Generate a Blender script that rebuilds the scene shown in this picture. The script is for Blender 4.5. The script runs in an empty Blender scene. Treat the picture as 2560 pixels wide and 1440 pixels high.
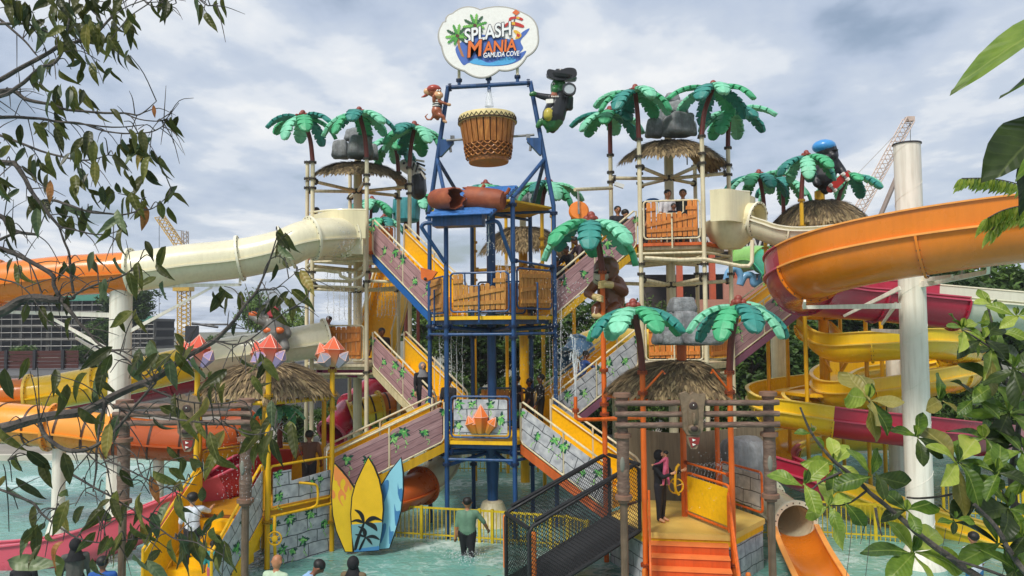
import bpy, math, random
from mathutils import Vector, Matrix, Euler, noise
R = math.radians
sc = bpy.context.scene
COL = sc.collection
rnd = random.Random(11)
V = Vector
# ------------------------------------------------------------------ camera, sky, sun, exposure
F = 1900.0                      # focal length in pixels of the 2560 px wide photograph
CZ = 5.67                       # eye height above the pool water (z = 0)
CAMM = Matrix.Translation((0, 0, CZ)) @ Matrix.Rotation(R(93.0), 4, 'X') @ Matrix.Rotation(R(-.5), 4, 'Z')
cd = bpy.data.cameras.new('camera'); cam = bpy.data.objects.new('camera', cd); COL.objects.link(cam)
cam.matrix_world = CAMM; cd.sensor_width = 36; cd.lens = 36*F/2560; cd.clip_end = 3000; cd.clip_start = .05
sc.camera = cam
SUN_EL, SUN_AZ = R(50), R(212)   # azimuth clockwise from +Y: behind the camera, to its left
sl = bpy.data.lights.new('sun', 'SUN'); sl.energy = 3.3; sl.angle = R(14); sl.color = (1, .955, .88)
so = bpy.data.objects.new('sun', sl); COL.objects.link(so)
sdir = V((math.sin(SUN_AZ)*math.cos(SUN_EL), math.cos(SUN_AZ)*math.cos(SUN_EL), math.sin(SUN_EL)))
so.rotation_euler = sdir.to_track_quat('Z', 'Y').to_euler()
wd = bpy.data.worlds.new('World'); sc.world = wd; wd.use_nodes = True
nt = wd.node_tree; nt.nodes.clear()
def N(nt, t, **k):
    n = nt.nodes.new(t)
    for a, b in k.items():
        if a[0] == 'i' and a[1:].isdigit(): n.inputs[int(a[1:])].default_value = b
        else: setattr(n, a, b)
    return n
def L(nt, a, ao, b, bi): nt.links.new(a.outputs[ao], b.inputs[bi])
def math_n(nt, op, a, b=None):
    n = N(nt, 'ShaderNodeMath', operation=op)
    for i, x in enumerate((a, b)):
        if x is None: continue
        if isinstance(x, (int, float)): n.inputs[i].default_value = x
        else: nt.links.new(x, n.inputs[i])
    return n.outputs[0]
def ramp(nt, fac, stops, interp='LINEAR'):
    n = N(nt, 'ShaderNodeValToRGB'); cr = n.color_ramp; cr.interpolation = interp
    while len(cr.elements) < len(stops): cr.elements.new(.5)
    for e, (p, c) in zip(cr.elements, stops):
        e.position = p; e.color = (*c, 1) if len(c) == 3 else c
    nt.links.new(fac, n.inputs[0]); return n.outputs[0]
sky = N(nt, 'ShaderNodeTexSky', sky_type='NISHITA', sun_disc=False, sun_elevation=SUN_EL, sun_rotation=SUN_AZ, air_density=1.3, dust_density=2.5, ozone_density=1.4)
tc = N(nt, 'ShaderNodeTexCoord'); sx = N(nt, 'ShaderNodeSeparateXYZ'); L(nt, tc, 'Generated', sx, 0)
zz = math_n(nt, 'ADD', math_n(nt, 'ABSOLUTE', sx.outputs[2]), .13)
cb = N(nt, 'ShaderNodeCombineXYZ')
nt.links.new(math_n(nt, 'DIVIDE', sx.outputs[0], zz), cb.inputs[0]); nt.links.new(math_n(nt, 'DIVIDE', sx.outputs[1], zz), cb.inputs[1])
mp = N(nt, 'ShaderNodeMapping'); mp.inputs['Scale'].default_value = (1.0, .85, 1); mp.inputs['Rotation'].default_value = (0, 0, R(24)); mp.inputs['Location'].default_value = (3.1, 1.7, 0); L(nt, cb, 0, mp, 0)
n1 = N(nt, 'ShaderNodeTexNoise', noise_dimensions='2D'); n1.inputs['Scale'].default_value = 1.35; n1.inputs['Detail'].default_value = 6; n1.inputs['Roughness'].default_value = .47; n1.inputs['Distortion'].default_value = .15; L(nt, mp, 0, n1, 0)
n2 = N(nt, 'ShaderNodeTexNoise', noise_dimensions='2D'); n2.inputs['Scale'].default_value = 3.6; n2.inputs['Detail'].default_value = 6; n2.inputs['Roughness'].default_value = .55; L(nt, mp, 0, n2, 0)
fac = math_n(nt, 'ADD', math_n(nt, 'MULTIPLY', n1.outputs[0], .66), math_n(nt, 'MULTIPLY', n2.outputs[0], .34))
cov = ramp(nt, fac, [(.30, (.30,)*3), (.47, (.86,)*3), (.6, (.97,)*3)], 'EASE')
ccol = ramp(nt, fac, [(.36, (5.5, 6.5, 8.2)), (.44, (6.0, 6.9, 8.5)), (.51, (6.7, 7.5, 8.8)), (.58, (8.3, 8.8, 9.5)), (.66, (9.8, 10.0, 10.2))], 'EASE')
mx = N(nt, 'ShaderNodeMix', data_type='RGBA'); nt.links.new(cov, mx.inputs[0]); L(nt, sky, 0, mx, 6); nt.links.new(ccol, mx.inputs[7])
bg = N(nt, 'ShaderNodeBackground'); bg.inputs[1].default_value = .095; L(nt, mx, 2, bg, 0)
wo = N(nt, 'ShaderNodeOutputWorld'); L(nt, bg, 0, wo, 0)
vs = sc.view_settings; vs.view_transform = 'Standard'; vs.look = 'None'; vs.gamma = 1; vs.use_curve_mapping = False; vs.exposure = 0.0
sc.cycles.max_bounces = 6; sc.cycles.transparent_max_bounces = 12; sc.cycles.use_denoising = True
try: sc.cycles.caustics_reflective = sc.cycles.caustics_refractive = False
except Exception: pass

# ------------------------------------------------------------------ helpers
M3 = CAMM.to_3x3()
def W(px, py, Y):
    d = M3 @ V(((px-1280)/F, -(py-720)/F, -1)); return V((0, 0, CZ)) + d*(Y/d.y)
def XZ(px, py, Y): p = W(px, py, Y); return p.x, p.z
def PZ(px, py, Y): return W(px, py, Y).z
def hx(h, k=1.0):
    o = []
    for i in (0, 2, 4):
        c = int(h[i:i+2], 16)/255; o.append(k*(c/12.92 if c <= .04045 else ((c+.055)/1.055)**2.4))
    return tuple(o)
MATS = {}
def base_mat(name):
    m = bpy.data.materials.new(name); m.use_nodes = True; t = m.node_tree
    return m, t, t.nodes['Principled BSDF'], t.nodes['Material Output']
def lum(c, k): return tuple(min(1, x*k) for x in c)
def mat(name, col, rough=.45, var=.13, scale=2.5, bump=0., bscale=30, metal=0., streak=.0, stretch=(1, 1, 1), coat=0., col2=None, spec=.5, objrand=0.):
    """plain painted / moulded surface: colour noise, weather streaks, roughness noise, fine relief"""
    if name in MATS: return MATS[name]
    if isinstance(col, str): col = hx(col)
    m, t, b, o = base_mat(name)
    c = N(t, 'ShaderNodeTexCoord'); mp = N(t, 'ShaderNodeMapping'); mp.inputs['Scale'].default_value = stretch; L(t, c, 'Object', mp, 0)
    n = N(t, 'ShaderNodeTexNoise'); n.inputs['Scale'].default_value = scale; n.inputs['Detail'].default_value = 5; n.inputs['Roughness'].default_value = .6; L(t, mp, 0, n, 0)
    hi = hx(col2) if isinstance(col2, str) else (col2 or lum(col, 1+var))
    cc = ramp(t, n.outputs[0], [(.3, lum(col, 1-var)), (.5, col), (.72, hi)])
    if streak:
        m2 = N(t, 'ShaderNodeMapping'); m2.inputs['Scale'].default_value = (7, 7, .5); L(t, c, 'Object', m2, 0)
        s = N(t, 'ShaderNodeTexNoise'); s.inputs['Scale'].default_value = 1.6; s.inputs['Detail'].default_value = 6; L(t, m2, 0, s, 0)
        x = N(t, 'ShaderNodeMix', data_type='RGBA', blend_type='MULTIPLY'); x.inputs[0].default_value = 1
        t.links.new(cc, x.inputs[6]); t.links.new(ramp(t, s.outputs[0], [(.36, (1-streak, 1-streak*1.1, 1-streak*1.25)), (.56, (1, 1, 1))]), x.inputs[7]); cc = x.outputs[2]
    if objrand:
        oi = N(t, 'ShaderNodeObjectInfo'); h = N(t, 'ShaderNodeHueSaturation')
        t.links.new(math_n(t, 'ADD', math_n(t, 'MULTIPLY', oi.outputs['Random'], 2*objrand), 1-objrand), h.inputs['Value']); t.links.new(cc, h.inputs['Color']); cc = h.outputs[0]
    t.links.new(cc, b.inputs['Base Color'])
    t.links.new(ramp(t, n.outputs[0], [(.3, (max(.05, rough-.08),)*3), (.7, (min(1, rough+.12),)*3)]), b.inputs['Roughness'])
    b.inputs['Metallic'].default_value = metal; b.inputs['Coat Weight'].default_value = coat; b.inputs['Coat Roughness'].default_value = .12; b.inputs['Specular IOR Level'].default_value = spec
    if bump:
        bn = N(t, 'ShaderNodeTexNoise'); bn.inputs['Scale'].default_value = bscale; bn.inputs['Detail'].default_value = 4; L(t, mp, 0, bn, 0)
        bp = N(t, 'ShaderNodeBump'); bp.inputs['Strength'].default_value = bump; bp.inputs['Distance'].default_value = .03; L(t, bn, 0, bp, 'Height'); L(t, bp, 0, b, 'Normal')
    MATS[name] = m; return m
def catmull(pts, n=8, closed=False):
    pts = [V(p) for p in pts]; out = []
    k = len(pts)
    for i in range(k if closed else k-1):
        if closed: p0, p1, p2, p3 = pts[i-1], pts[i], pts[(i+1) % k], pts[(i+2) % k]
        else: p1, p2 = pts[i], pts[i+1]; p0 = pts[i-1] if i else p1*2-p2; p3 = pts[i+2] if i+2 < k else p2*2-p1
        for j in range(n):
            t = j/n; out.append(.5*((2*p1)+(p2-p0)*t+(2*p0-5*p1+4*p2-p3)*t*t+(3*p1-p0-3*p2+p3)*t**3))
    if not closed: out.append(pts[-1].copy())
    return out
def frames(pts, up=None):
    """tangent, side, up for each point; up given = keep level with it, else parallel transport"""
    n = len(pts); T = []
    for i in range(n):
        d = pts[min(i+1, n-1)]-pts[max(i-1, 0)]; T.append(d.normalized() if d.length > 1e-9 else V((0, 0, 1)))
    out = []; ref = None
    for t in T:
        if up is not None:
            s = t.cross(up)
            if s.length < 1e-5: s = V((1, 0, 0))
            s.normalize(); u = s.cross(t).normalized()
        else:
            if ref is None: ref = V((0, 0, 1)) if abs(t.z) < .9 else V((0, 1, 0))
            s = t.cross(ref)
            if s.length < 1e-5: s = t.orthogonal()
            s.normalize(); u = s.cross(t).normalized(); ref = u
        out.append((t, s, u))
    return out
class MB:
    def __init__(s): s.v = []; s.f = []; s.m = []
    def add(s, vs, fs, m=0):
        o = len(s.v); s.v += [tuple(v) for v in vs]; s.f += [tuple(i+o for i in f) for f in fs]; s.m += [m]*len(fs); return s
    def box(s, c, size, mx=None, m=0):
        c = V(c); h = V(size)/2
        vs = [V((a*h.x, b*h.y, d*h.z)) for a in (-1, 1) for b in (-1, 1) for d in (-1, 1)]
        vs = [c+((mx @ v) if mx else v) for v in vs]
        return s.add(vs, [(0, 1, 3, 2), (4, 6, 7, 5), (0, 4, 5, 1), (2, 3, 7, 6), (0, 2, 6, 4), (1, 5, 7, 3)], m)
    def tube(s, pts, r, n=8, closed=False, caps=True, m=0):
        pts = [V(p) for p in pts]; k = len(pts)
        rr = r if isinstance(r, (list, tuple)) else [r]*k
        if closed:
            fr = frames([pts[-1]]+pts+[pts[0]])[1:-1]
        else: fr = frames(pts)
        vs = []
        for p, (t, a, u), q in zip(pts, fr, rr):
            for j in range(n):
                w = 2*math.pi*j/n; vs.append(p+(a*math.cos(w)+u*math.sin(w))*q)
        fs = []
        for i in range(k if closed else k-1):
            i2 = (i+1) % k
            for j in range(n):
                j2 = (j+1) % n; fs.append((i*n+j, i2*n+j, i2*n+j2, i*n+j2))
        if caps and not closed: fs += [tuple(range(n))[::1], tuple((k-1)*n+j for j in range(n))[::-1]]
        return s.add(vs, fs, m)
    def cyl(s, a, b, r, n=12, r2=None, m=0): return s.tube([a, b], [r, r if r2 is None else r2], n, m=m)
    def ball(s, c, r, nu=12, nv=8, mx=None, m=0):
        c = V(c); r = V((r, r, r)) if isinstance(r, (int, float)) else V(r); vs = []; fs = []
        for i in range(1, nv):
            for j in range(nu):
                a = math.pi*i/nv; w = 2*math.pi*j/nu; p = V((r.x*math.sin(a)*math.cos(w), r.y*math.sin(a)*math.sin(w), r.z*math.cos(a))); vs.append(c+(mx @ p if mx else p))
        for e in (1, -1):
            p = V((0, 0, r.z*e)); vs.append(c+(mx @ p if mx else p))
        for i in range(nv-2):
            for j in range(nu): j2 = (j+1) % nu; fs.append((i*nu+j, (i+1)*nu+j, (i+1)*nu+j2, i*nu+j2))
        t = (nv-1)*nu
        for j in range(nu): j2 = (j+1) % nu; fs += [(t, j, j2), (t+1, (nv-2)*nu+j2, (nv-2)*nu+j)]
        return s.add(vs, fs, m)
    def lathe(s, c, prof, n=24, m=0, mx=None, caps=True):
        c = V(c); vs = []; fs = []; k = len(prof)
        for r, z in prof:
            for j in range(n):
                w = 2*math.pi*j/n; p = V((r*math.cos(w), r*math.sin(w), z)); vs.append(c+(mx @ p if mx else p))
        for i in range(k-1):
            for j in range(n): j2 = (j+1) % n; fs.append((i*n+j, i*n+j2, (i+1)*n+j2, (i+1)*n+j))
        if caps: fs += [tuple(range(n))[::-1], tuple((k-1)*n+j for j in range(n))]
        return s.add(vs, fs, m)
    def prism(s, poly, th, mx=None, z0=0., m=0):
        """polygon in local XY, thickness th along +Z from z0"""
        k = len(poly); vs = [V((p[0], p[1], z0)) for p in poly]+[V((p[0], p[1], z0+th)) for p in poly]
        if mx: vs = [mx @ v for v in vs]
        a = sum(poly[i][0]*poly[(i+1) % k][1]-poly[(i+1) % k][0]*poly[i][1] for i in range(k))
        fs = [tuple(range(k))[::-1], tuple(range(k, 2*k))]+[(i, (i+1) % k, k+(i+1) % k, k+i) for i in range(k)]
        if a < 0: fs = [f[::-1] for f in fs]
        return s.add(vs, fs, m)
    def sweep(s, pts, prof, up=V((0, 0, 1)), closed=True, caps=False, m=0, fr=None):
        """profile (side, up) carried along pts; prof may be a function of the fraction along"""
        fr = fr or frames(pts, up); k = len(pts); vs = []; fs = []
        for i, (p, (t, a, u)) in enumerate(zip(pts, fr)):
            pr = prof(i/(k-1)) if callable(prof) else prof
            n = len(pr); vs += [p+a*x+u*y for x, y in pr]
        for i in range(k-1):
            for j in range(n if closed else n-1): j2 = (j+1) % n; fs.append((i*n+j, i*n+j2, (i+1)*n+j2, (i+1)*n+j))
        if caps: fs += [tuple(range(n)), tuple((k-1)*n+j for j in range(n))[::-1]]
        return s.add(vs, fs, m)
    def mesh(s, name, mats, smooth=True, angle=38):
        me = bpy.data.meshes.new(name); me.from_pydata(s.v, [], s.f)
        for m in (mats if isinstance(mats, (list, tuple)) else [mats]): me.materials.append(m)
        if len(me.materials) > 1: me.polygons.foreach_set('material_index', s.m)
        if smooth:
            me.polygons.foreach_set('use_smooth', [True]*len(me.polygons)); me.set_sharp_from_angle(angle=R(angle))
        me.update(); return me
    def obj(s, name, mats, parent=None, mx=None, **k): return link(name, s.mesh(name, mats, **k), parent, mx)
def link(name, me, parent=None, mx=None):
    o = bpy.data.objects.new(name, me); COL.objects.link(o)
    if mx is not None: o.matrix_basis = mx
    if parent is not None:
        o.parent = parent
        if parent.type == 'EMPTY': o.matrix_parent_inverse = Matrix.Translation(-parent.location)
    return o
def tag(o, label, cat, group=None):
    o['label'] = label; o['category'] = cat
    if group: o['group'] = group
    return o
def thing(name, label, cat, loc=(0, 0, 0), group=None):
    o = bpy.data.objects.new(name, None); COL.objects.link(o); o.location = loc; o.empty_display_size = .2
    return tag(o, label, cat, group)
def struct(o, kind='structure'): o['kind'] = kind; return o
def basis(x, y, z, o=(0, 0, 0)):
    m = Matrix.Identity(4)
    for i, a in enumerate((x, y, z)):
        for j in range(3): m[j][i] = a[j]
    for j in range(3): m[j][3] = o[j]
    return m
def face_mx(o, n, up=V((0, 0, 1))):
    """local X to the right seen from outside, local Y up, local Z = outward normal n"""
    n = V(n).normalized(); x = V(up).cross(n).normalized(); y = n.cross(x); return basis(x, y, n, o)
def rrect(x0, y0, x1, y1, r, k=5):
    out = []
    for cx, cy, a in ((x1-r, y0+r, -90), (x1-r, y1-r, 0), (x0+r, y1-r, 90), (x0+r, y0+r, 180)):
        for i in range(k+1): w = R(a+90*i/k); out.append((cx+r*math.cos(w), cy+r*math.sin(w)))
    return out
def rotz(a): return Matrix.Rotation(a, 4, 'Z')
# shared palette
CREAM = mat('cream_paint', 'dcd0ae', .42, .1, streak=.22); BLUE = mat('blue_paint', '21497a', .42, .16, streak=.3); BLUED = mat('blue_beam_paint', '224c7e', .42, .14, streak=.3)
YEL = mat('yellow_paint', 'e0ac10', .38, .12, streak=.18); YELP = mat('yellow_panel_plastic', 'f2bb12', .35, .09, 1.5, streak=.1); ORA = mat('orange_paint', 'dd6518', .4, .12, streak=.22)
WHITEC = mat('white_column_paint', 'e8e3d4', .5, .06, 1.2, streak=.16); STEEL = mat('galvanised_steel', '8d8c88', .4, .2, 6, metal=.7); DARK = mat('dark_steel', '2b2c30', .5, .2)
BROWN = mat('palm_trunk_paint', '6a2a1e', .45, .15, 4, streak=.2); BLACK = mat('black_rubber', '131416', .6, .2); CREAMG = mat('cream_fibreglass', 'e2d8b0', .32, .08, .8, streak=.07, coat=.2)
# ------------------------------------------------------------------ setting: ground, water, deck
def ground_mat():
    return mat('ground_earth', '6b6a5a', .9, .25, .6, bump=.3, bscale=9, col2='7d7a68')
def water_mat():
    m, t, b, o = base_mat('pool_water')
    c = N(t, 'ShaderNodeTexCoord')
    n = N(t, 'ShaderNodeTexNoise'); n.inputs['Scale'].default_value = .22; n.inputs['Detail'].default_value = 4; L(t, c, 'Object', n, 0)
    col = ramp(t, n.outputs[0], [(.32, hx('56807a')), (.5, hx('69a095')), (.7, hx('80b3a6'))])
    f1 = N(t, 'ShaderNodeTexNoise'); f1.inputs['Scale'].default_value = .33; f1.inputs['Detail'].default_value = 3; L(t, c, 'Object', f1, 0)
    f2 = N(t, 'ShaderNodeTexNoise'); f2.inputs['Scale'].default_value = 2.3; f2.inputs['Detail'].default_value = 9; f2.inputs['Roughness'].default_value = .68; f2.inputs['Distortion'].default_value = 1.4; L(t, c, 'Object', f2, 0)
    foam = ramp(t, math_n(t, 'ADD', math_n(t, 'MULTIPLY', f1.outputs[0], .6), math_n(t, 'MULTIPLY', f2.outputs[0], .55)), [(.58, (0, 0, 0)), (.74, (.7, .7, .7))])
    x = N(t, 'ShaderNodeMix', data_type='RGBA'); t.links.new(foam, x.inputs[0]); t.links.new(col, x.inputs[6]); x.inputs[7].default_value = (.74, .8, .78, 1)
    t.links.new(x.outputs[2], b.inputs['Base Color'])
    t.links.new(ramp(t, foam, [(0, (.09,)*3), (1, (.7,)*3)]), b.inputs['Roughness'])
    b.inputs['IOR'].default_value = 1.33
    w1 = N(t, 'ShaderNodeTexNoise'); w1.inputs['Scale'].default_value = 2.6; w1.inputs['Detail'].default_value = 5; w1.inputs['Distortion'].default_value = .8; L(t, c, 'Object', w1, 0)
    w2 = N(t, 'ShaderNodeTexNoise'); w2.inputs['Scale'].default_value = 9; w2.inputs['Detail'].default_value = 3; L(t, c, 'Object', w2, 0)
    bp = N(t, 'ShaderNodeBump'); bp.inputs['Strength'].default_value = .6; bp.inputs['Distance'].default_value = .10
    t.links.new(math_n(t, 'ADD', w1.outputs[0], math_n(t, 'MULTIPLY', w2.outputs[0], .3)), bp.inputs['Height']); L(t, bp, 0, b, 'Normal')
    return m
def sheet(name, poly, z, m):
    b = MB(); b.add([V((x, y, z)) for x, y in poly], [tuple(range(len(poly)))]); return b.obj(name, m, smooth=False)
struct(sheet('ground', [(-1500, -200), (1500, -200), (1500, 2500), (-1500, 2500)], -.35, ground_mat()))
struct(sheet('pool_water', [(-60, -8), (60, -8), (60, 34), (-60, 34)], 0, water_mat()))
PAVE = mat('deck_paving', '8a8377', .85, .2, .8, bump=.2, bscale=14)
d = MB(); d.box((0, 42, -.1), (120, 15.6, .5)); struct(d.obj('pool_deck', PAVE))
d = MB(); d.box((0, 34.1, .1), (120, .35, .28)); struct(d.obj('pool_kerb', mat('pale_kerb', 'bdb6a6', .7, .12)))
GRAVEL = mat('gravel_terrace', '5d5c5b', .95, .3, 4, bump=.5, bscale=40)
d = MB(); d.box((-45, 72, 1.1), (62, 36, 3)); struct(d.obj('terrace', GRAVEL))
# dark red board wall on the terrace
RED = mat('dark_red_boards', '4b231d', .7, .25, 6, stretch=(1, 1, 14))
t = thing('board_wall', 'dark red wooden board wall standing on the gravel terrace', 'wall', W(80, 912, 62))
x0, z0 = XZ(-90, 908, 62); x1, _ = XZ(196, 908, 62)
bm_ = MB(); bm_.box((0, 0, 0), ((x1-x0), .08, .26)); me = bm_.mesh('board', RED, smooth=False)
for i in range(5):
    link('board', me, t, Matrix.Translation(((x0+x1)/2, 62+.04*(i % 2), 2.85+.29*i)))
for i in range(4):
    b = MB(); b.box((x0+1.2+i*(x1-x0-2.4)/3, 61.86, 3.3), (.22, .14, 1.8)); b.obj('post', DARK, t)
# ------------------------------------------------------------------ trees behind the play structure
def leaf_mat(name, cols, rough=.55, trans=.25):
    m, t, b, o = base_mat(name)
    c = N(t, 'ShaderNodeTexCoord'); oi = N(t, 'ShaderNodeObjectInfo')
    n = N(t, 'ShaderNodeTexNoise'); n.inputs['Scale'].default_value = 3.2; n.inputs['Detail'].default_value = 6; L(t, c, 'Object', n, 0)
    f = math_n(t, 'ADD', n.outputs[0], math_n(t, 'MULTIPLY', math_n(t, 'SUBTRACT', oi.outputs['Random'], .5), .22))
    cc = ramp(t, f, [(.3, hx(cols[0])), (.5, hx(cols[1])), (.68, hx(cols[2]))])
    t.links.new(cc, b.inputs['Base Color']); b.inputs['Roughness'].default_value = rough; b.inputs['Specular IOR Level'].default_value = .35
    tr = N(t, 'ShaderNodeBsdfTranslucent'); t.links.new(cc, tr.inputs[0]); ms = N(t, 'ShaderNodeMixShader'); ms.inputs[0].default_value = trans
    L(t, b, 0, ms, 1); L(t, tr, 0, ms, 2); L(t, ms, 0, o, 0); return m
BARK = mat('bark', '5b5247', .9, .25, 5, bump=.5, bscale=12)
TREEM = [leaf_mat('foliage_dark', ('263a16', '3a5220', '55702e')), leaf_mat('foliage_mid', ('324a1c', '4a6626', '6a8438')), leaf_mat('foliage_pale', ('48602c', '66803c', '88a050'))]
def crown_mesh(seed, m, clumps=130, per=46, ls=.085, sparse=False):
    r = random.Random(seed); b = MB(); vs = []; fs = []
    for _ in range(clumps):
        while True:
            p = V((r.uniform(-1, 1), r.uniform(-1, 1), r.uniform(-1, 1)))
            if .25 < p.length < 1: break
        p *= (.62+.5*noise.noise(p*1.7+V((seed, 0, 0)))) if sparse else (.8+.35*noise.noise(p*1.6+V((seed, 0, 0))))
        cr = r.uniform(.12, .25)
        for _ in range(per):
            q = p+V((r.gauss(0, 1), r.gauss(0, 1), r.gauss(0, .75)))*cr*.55
            s = ls*r.uniform(.6, 1.25); e = Euler((r.uniform(-1.1, 1.1), r.uniform(-1.1, 1.1), r.uniform(0, 6.28))).to_matrix()
            k = len(vs); vs += [q+e @ V(v)*s for v in ((-.9, 0, 0), (0, -.42, .1), (1, 0, -.15), (0, .42, .1))]; fs.append((k, k+1, k+2, k+3))
    b.add(vs, fs); return b.mesh('crown', m, smooth=False)
CROWNS = [crown_mesh(i, TREEM[i % 3], 120, 44, .08) for i in range(3)]+[crown_mesh(9, TREEM[2], 60, 34, .07, True)]
def trunk_mesh(seed):
    r = random.Random(seed); b = MB(); b.tube(catmull([(0, 0, 0), (.1, .05, .8), (-.05, .1, 1.7), (.05, 0, 2.6)], 4), [.16-.008*i for i in range(13)], 7)
    for i in range(6):
        a = r.uniform(0, 6.28); z = r.uniform(1.2, 2.2); b.tube(catmull([(0, 0, z), (.5*math.cos(a), .5*math.sin(a), z+.5), (1.1*math.cos(a), 1.1*math.sin(a), z+1.2)], 3), [.08, .07, .06, .05, .04, .03, .02], 5)
    return b.mesh('trunk', BARK)
TRUNKS = [trunk_mesh(i) for i in range(2)]
def tree(px, top, Y, rad, k, label, z0=0., rz=None, group='trees behind the water play structure', bottom=None):
    p = W(px, top, Y); h = p.z-z0; rz = rz or rad*.8
    t = thing('tree', label, 'tree', (p.x, Y, z0), group)
    cz = p.z-rz
    link('crown', CROWNS[k], t, Matrix.Translation((p.x, Y, cz)) @ rotz(rnd.uniform(0, 6)) @ Matrix.Diagonal((rad, rad, rz, 1)))
    link('trunk', TRUNKS[k % 2], t, Matrix.Translation((p.x, Y, z0)) @ rotz(rnd.uniform(0, 6)) @ Matrix.Diagonal((1, 1, max(.3, (cz+rz*.4-z0)/2.6), 1)))
TL = [(1080, 700, 47, 3.2, 1, 'tree seen between the left tower and the blue tower'), (1200, 770, 41, 2.8, 0, 'dark tree behind the thick blue centre column'), (1330, 745, 44, 3.0, 1, 'tree behind the right side of the blue tower'),
      (1420, 740, 39, 3.0, 1, 'leafy tree left of the brown ape statue'), (1520, 745, 42, 2.8, 0, 'dark tree behind the brown ape statue'), (1640, 700, 62, 3.2, 3, 'thin far tree seen left of the cream right tower column'), (1735, 700, 60, 3.0, 3, 'thin far tree seen right of the cream right tower column'),
      (1880, 800, 38, 3.2, 0, 'dark tree under the yellow inner stair at the right'), (1990, 770, 41, 3.4, 1, 'tree behind the yellow spiral slide column'), (2110, 740, 44, 3.2, 0, 'dark tree behind the crimson slide'),
      (2350, 650, 36, 3.4, 0, 'dark tree behind the white column and orange slide'), (2460, 640, 39, 3.6, 1, 'tree below the orange slide at the right'), (2570, 655, 37, 3.4, 0, 'dark tree at the right edge below the orange slide'), (2250, 800, 46, 3.0, 1, 'tree hidden behind the yellow spiral'),
      (640, 690, 66, 2.6, 3, 'slender pale tree left of the grey animal statue'), (735, 735, 70, 2.6, 3, 'small pale tree right of the grey animal statue'), (545, 832, 90, 2.2, 1, 'small round tree far left of the grey animal statue'),
      (330, 700, 85, 3.4, 0, 'dark tree behind the white left column'), (255, 790, 80, 2.2, 1, 'small tree in front of the unfinished building')]
for a in TL: tree(a[0], a[1], a[2], a[3], a[4], a[5], z0=2.6 if a[0] < 760 else 0.1, rz=a[3]*1.25 if a[4] == 3 else None)
for i, (px, top, Y, rad, k) in enumerate([(1140, 930, 36.5, 1.7, 1), (1260, 940, 37, 1.8, 0), (1370, 925, 36.5, 1.8, 1), (1480, 930, 37, 1.8, 0), (1590, 950, 37, 1.7, 1), (1700, 960, 37.5, 1.6, 0), (1800, 950, 37, 1.7, 1), (1880, 930, 36.5, 1.8, 0), (1960, 925, 37, 1.8, 1), (2060, 940, 37, 1.8, 0), (2180, 930, 37, 1.8, 1), (2310, 920, 36, 1.8, 0), (2420, 925, 35.8, 1.8, 1), (2540, 930, 36, 1.8, 0), (960, 960, 38, 1.7, 1), (850, 1000, 37, 1.5, 0), (730, 1010, 38, 1.5, 1), (60, 860, 70, 1.5, 2), (200, 862, 68, 1.6, 1), (380, 880, 66, 1.8, 0), (480, 880, 66, 1.8, 1), (290, 870, 67, 1.6, 0)]):
    z0 = 2.6 if px < 600 else .12; p = W(px, top, Y)
    t = thing('shrub', 'rounded green shrub in the planting behind the pools', 'shrub', (p.x, Y, z0), 'shrubs behind the pools')
    link('foliage', CROWNS[k], t, Matrix.Translation((p.x, Y, (p.z+z0)/2)) @ rotz(i*1.3) @ Matrix.Diagonal((rad, rad*.8, (p.z-z0)/2*1.1, 1)))
# ------------------------------------------------------------------ far buildings and cranes
CONC = mat('raw_concrete', '56544f', .9, .2, .5, streak=.25); NET = mat('green_safety_net', '4a8a78', .8, .15, 2); YCR = mat('crane_yellow', 'c9a13a', .5, .12)
def far_building(label, pxa, pxb, ytop, Y, floors, net):
    xa, _ = XZ(pxa, 800, Y); xb, _ = XZ(pxb, 800, Y); zt = PZ((pxa+pxb)/2, ytop, Y); zb = 2.4
    t = thing('construction_building', label, 'building', ((xa+xb)/2, Y, zb)); fh = (zt-zb)/floors
    for i in range(floors+1):
        b = MB(); b.box(((xa+xb)/2, Y+4, zb+i*fh), (xb-xa, 9, .5)); b.obj('floor_slab', CONC, t)
    nx = max(3, int((xb-xa)/4))
    for i in range(nx+1):
        b = MB(); b.box((xa+.4+i*(xb-xa-.8)/nx, Y+.3, (zb+zt)/2), (.5, .5, zt-zb-.02)); b.obj('column', CONC, t)
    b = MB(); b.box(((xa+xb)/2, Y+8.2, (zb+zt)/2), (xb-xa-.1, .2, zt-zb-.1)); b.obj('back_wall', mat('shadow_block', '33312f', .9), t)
    b = MB()
    for i in range(nx*3):
        x = xa+i*(xb-xa)/(nx*3-1); b.cyl((x, Y-.9, zb), (x, Y-.9, zt+1), .06, 5)
    for i in range(floors*2): b.cyl((xa, Y-.9, zb+i*fh/2), (xb, Y-.9, zb+i*fh/2), .05, 5)
    struct(b.obj('scaffold', STEEL, t), 'stuff')
    if net:
        for i in range(3):
            b = MB(); w = (xb-xa)/3; b.box((xa+w*(i+.5), Y-1.1, zt+.2), (w*.97, .06, fh*.55)); b.obj('safety_net', NET, t)
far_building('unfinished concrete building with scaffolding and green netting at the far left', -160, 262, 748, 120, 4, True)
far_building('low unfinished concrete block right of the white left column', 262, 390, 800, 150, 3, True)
def lattice(b, A, B, w, n, r):
    A = V(A); B = V(B); d = (B-A).normalized(); s = d.cross(V((0, 1, 0))).normalized(); u = s.cross(d)
    c = [(s*w/2+u*w/2), (s*-w/2+u*w/2), (s*-w/2-u*w/2), (s*w/2-u*w/2)]
    for o in c: b.cyl(A+o, B+o, r, 5)
    for i in range(n):
        for k in range(4):
            p = A.lerp(B, i/n)+c[k]; q = A.lerp(B, (i+1)/n)+c[(k+1) % 4]; b.cyl(p, q, r*.7, 4)
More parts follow.
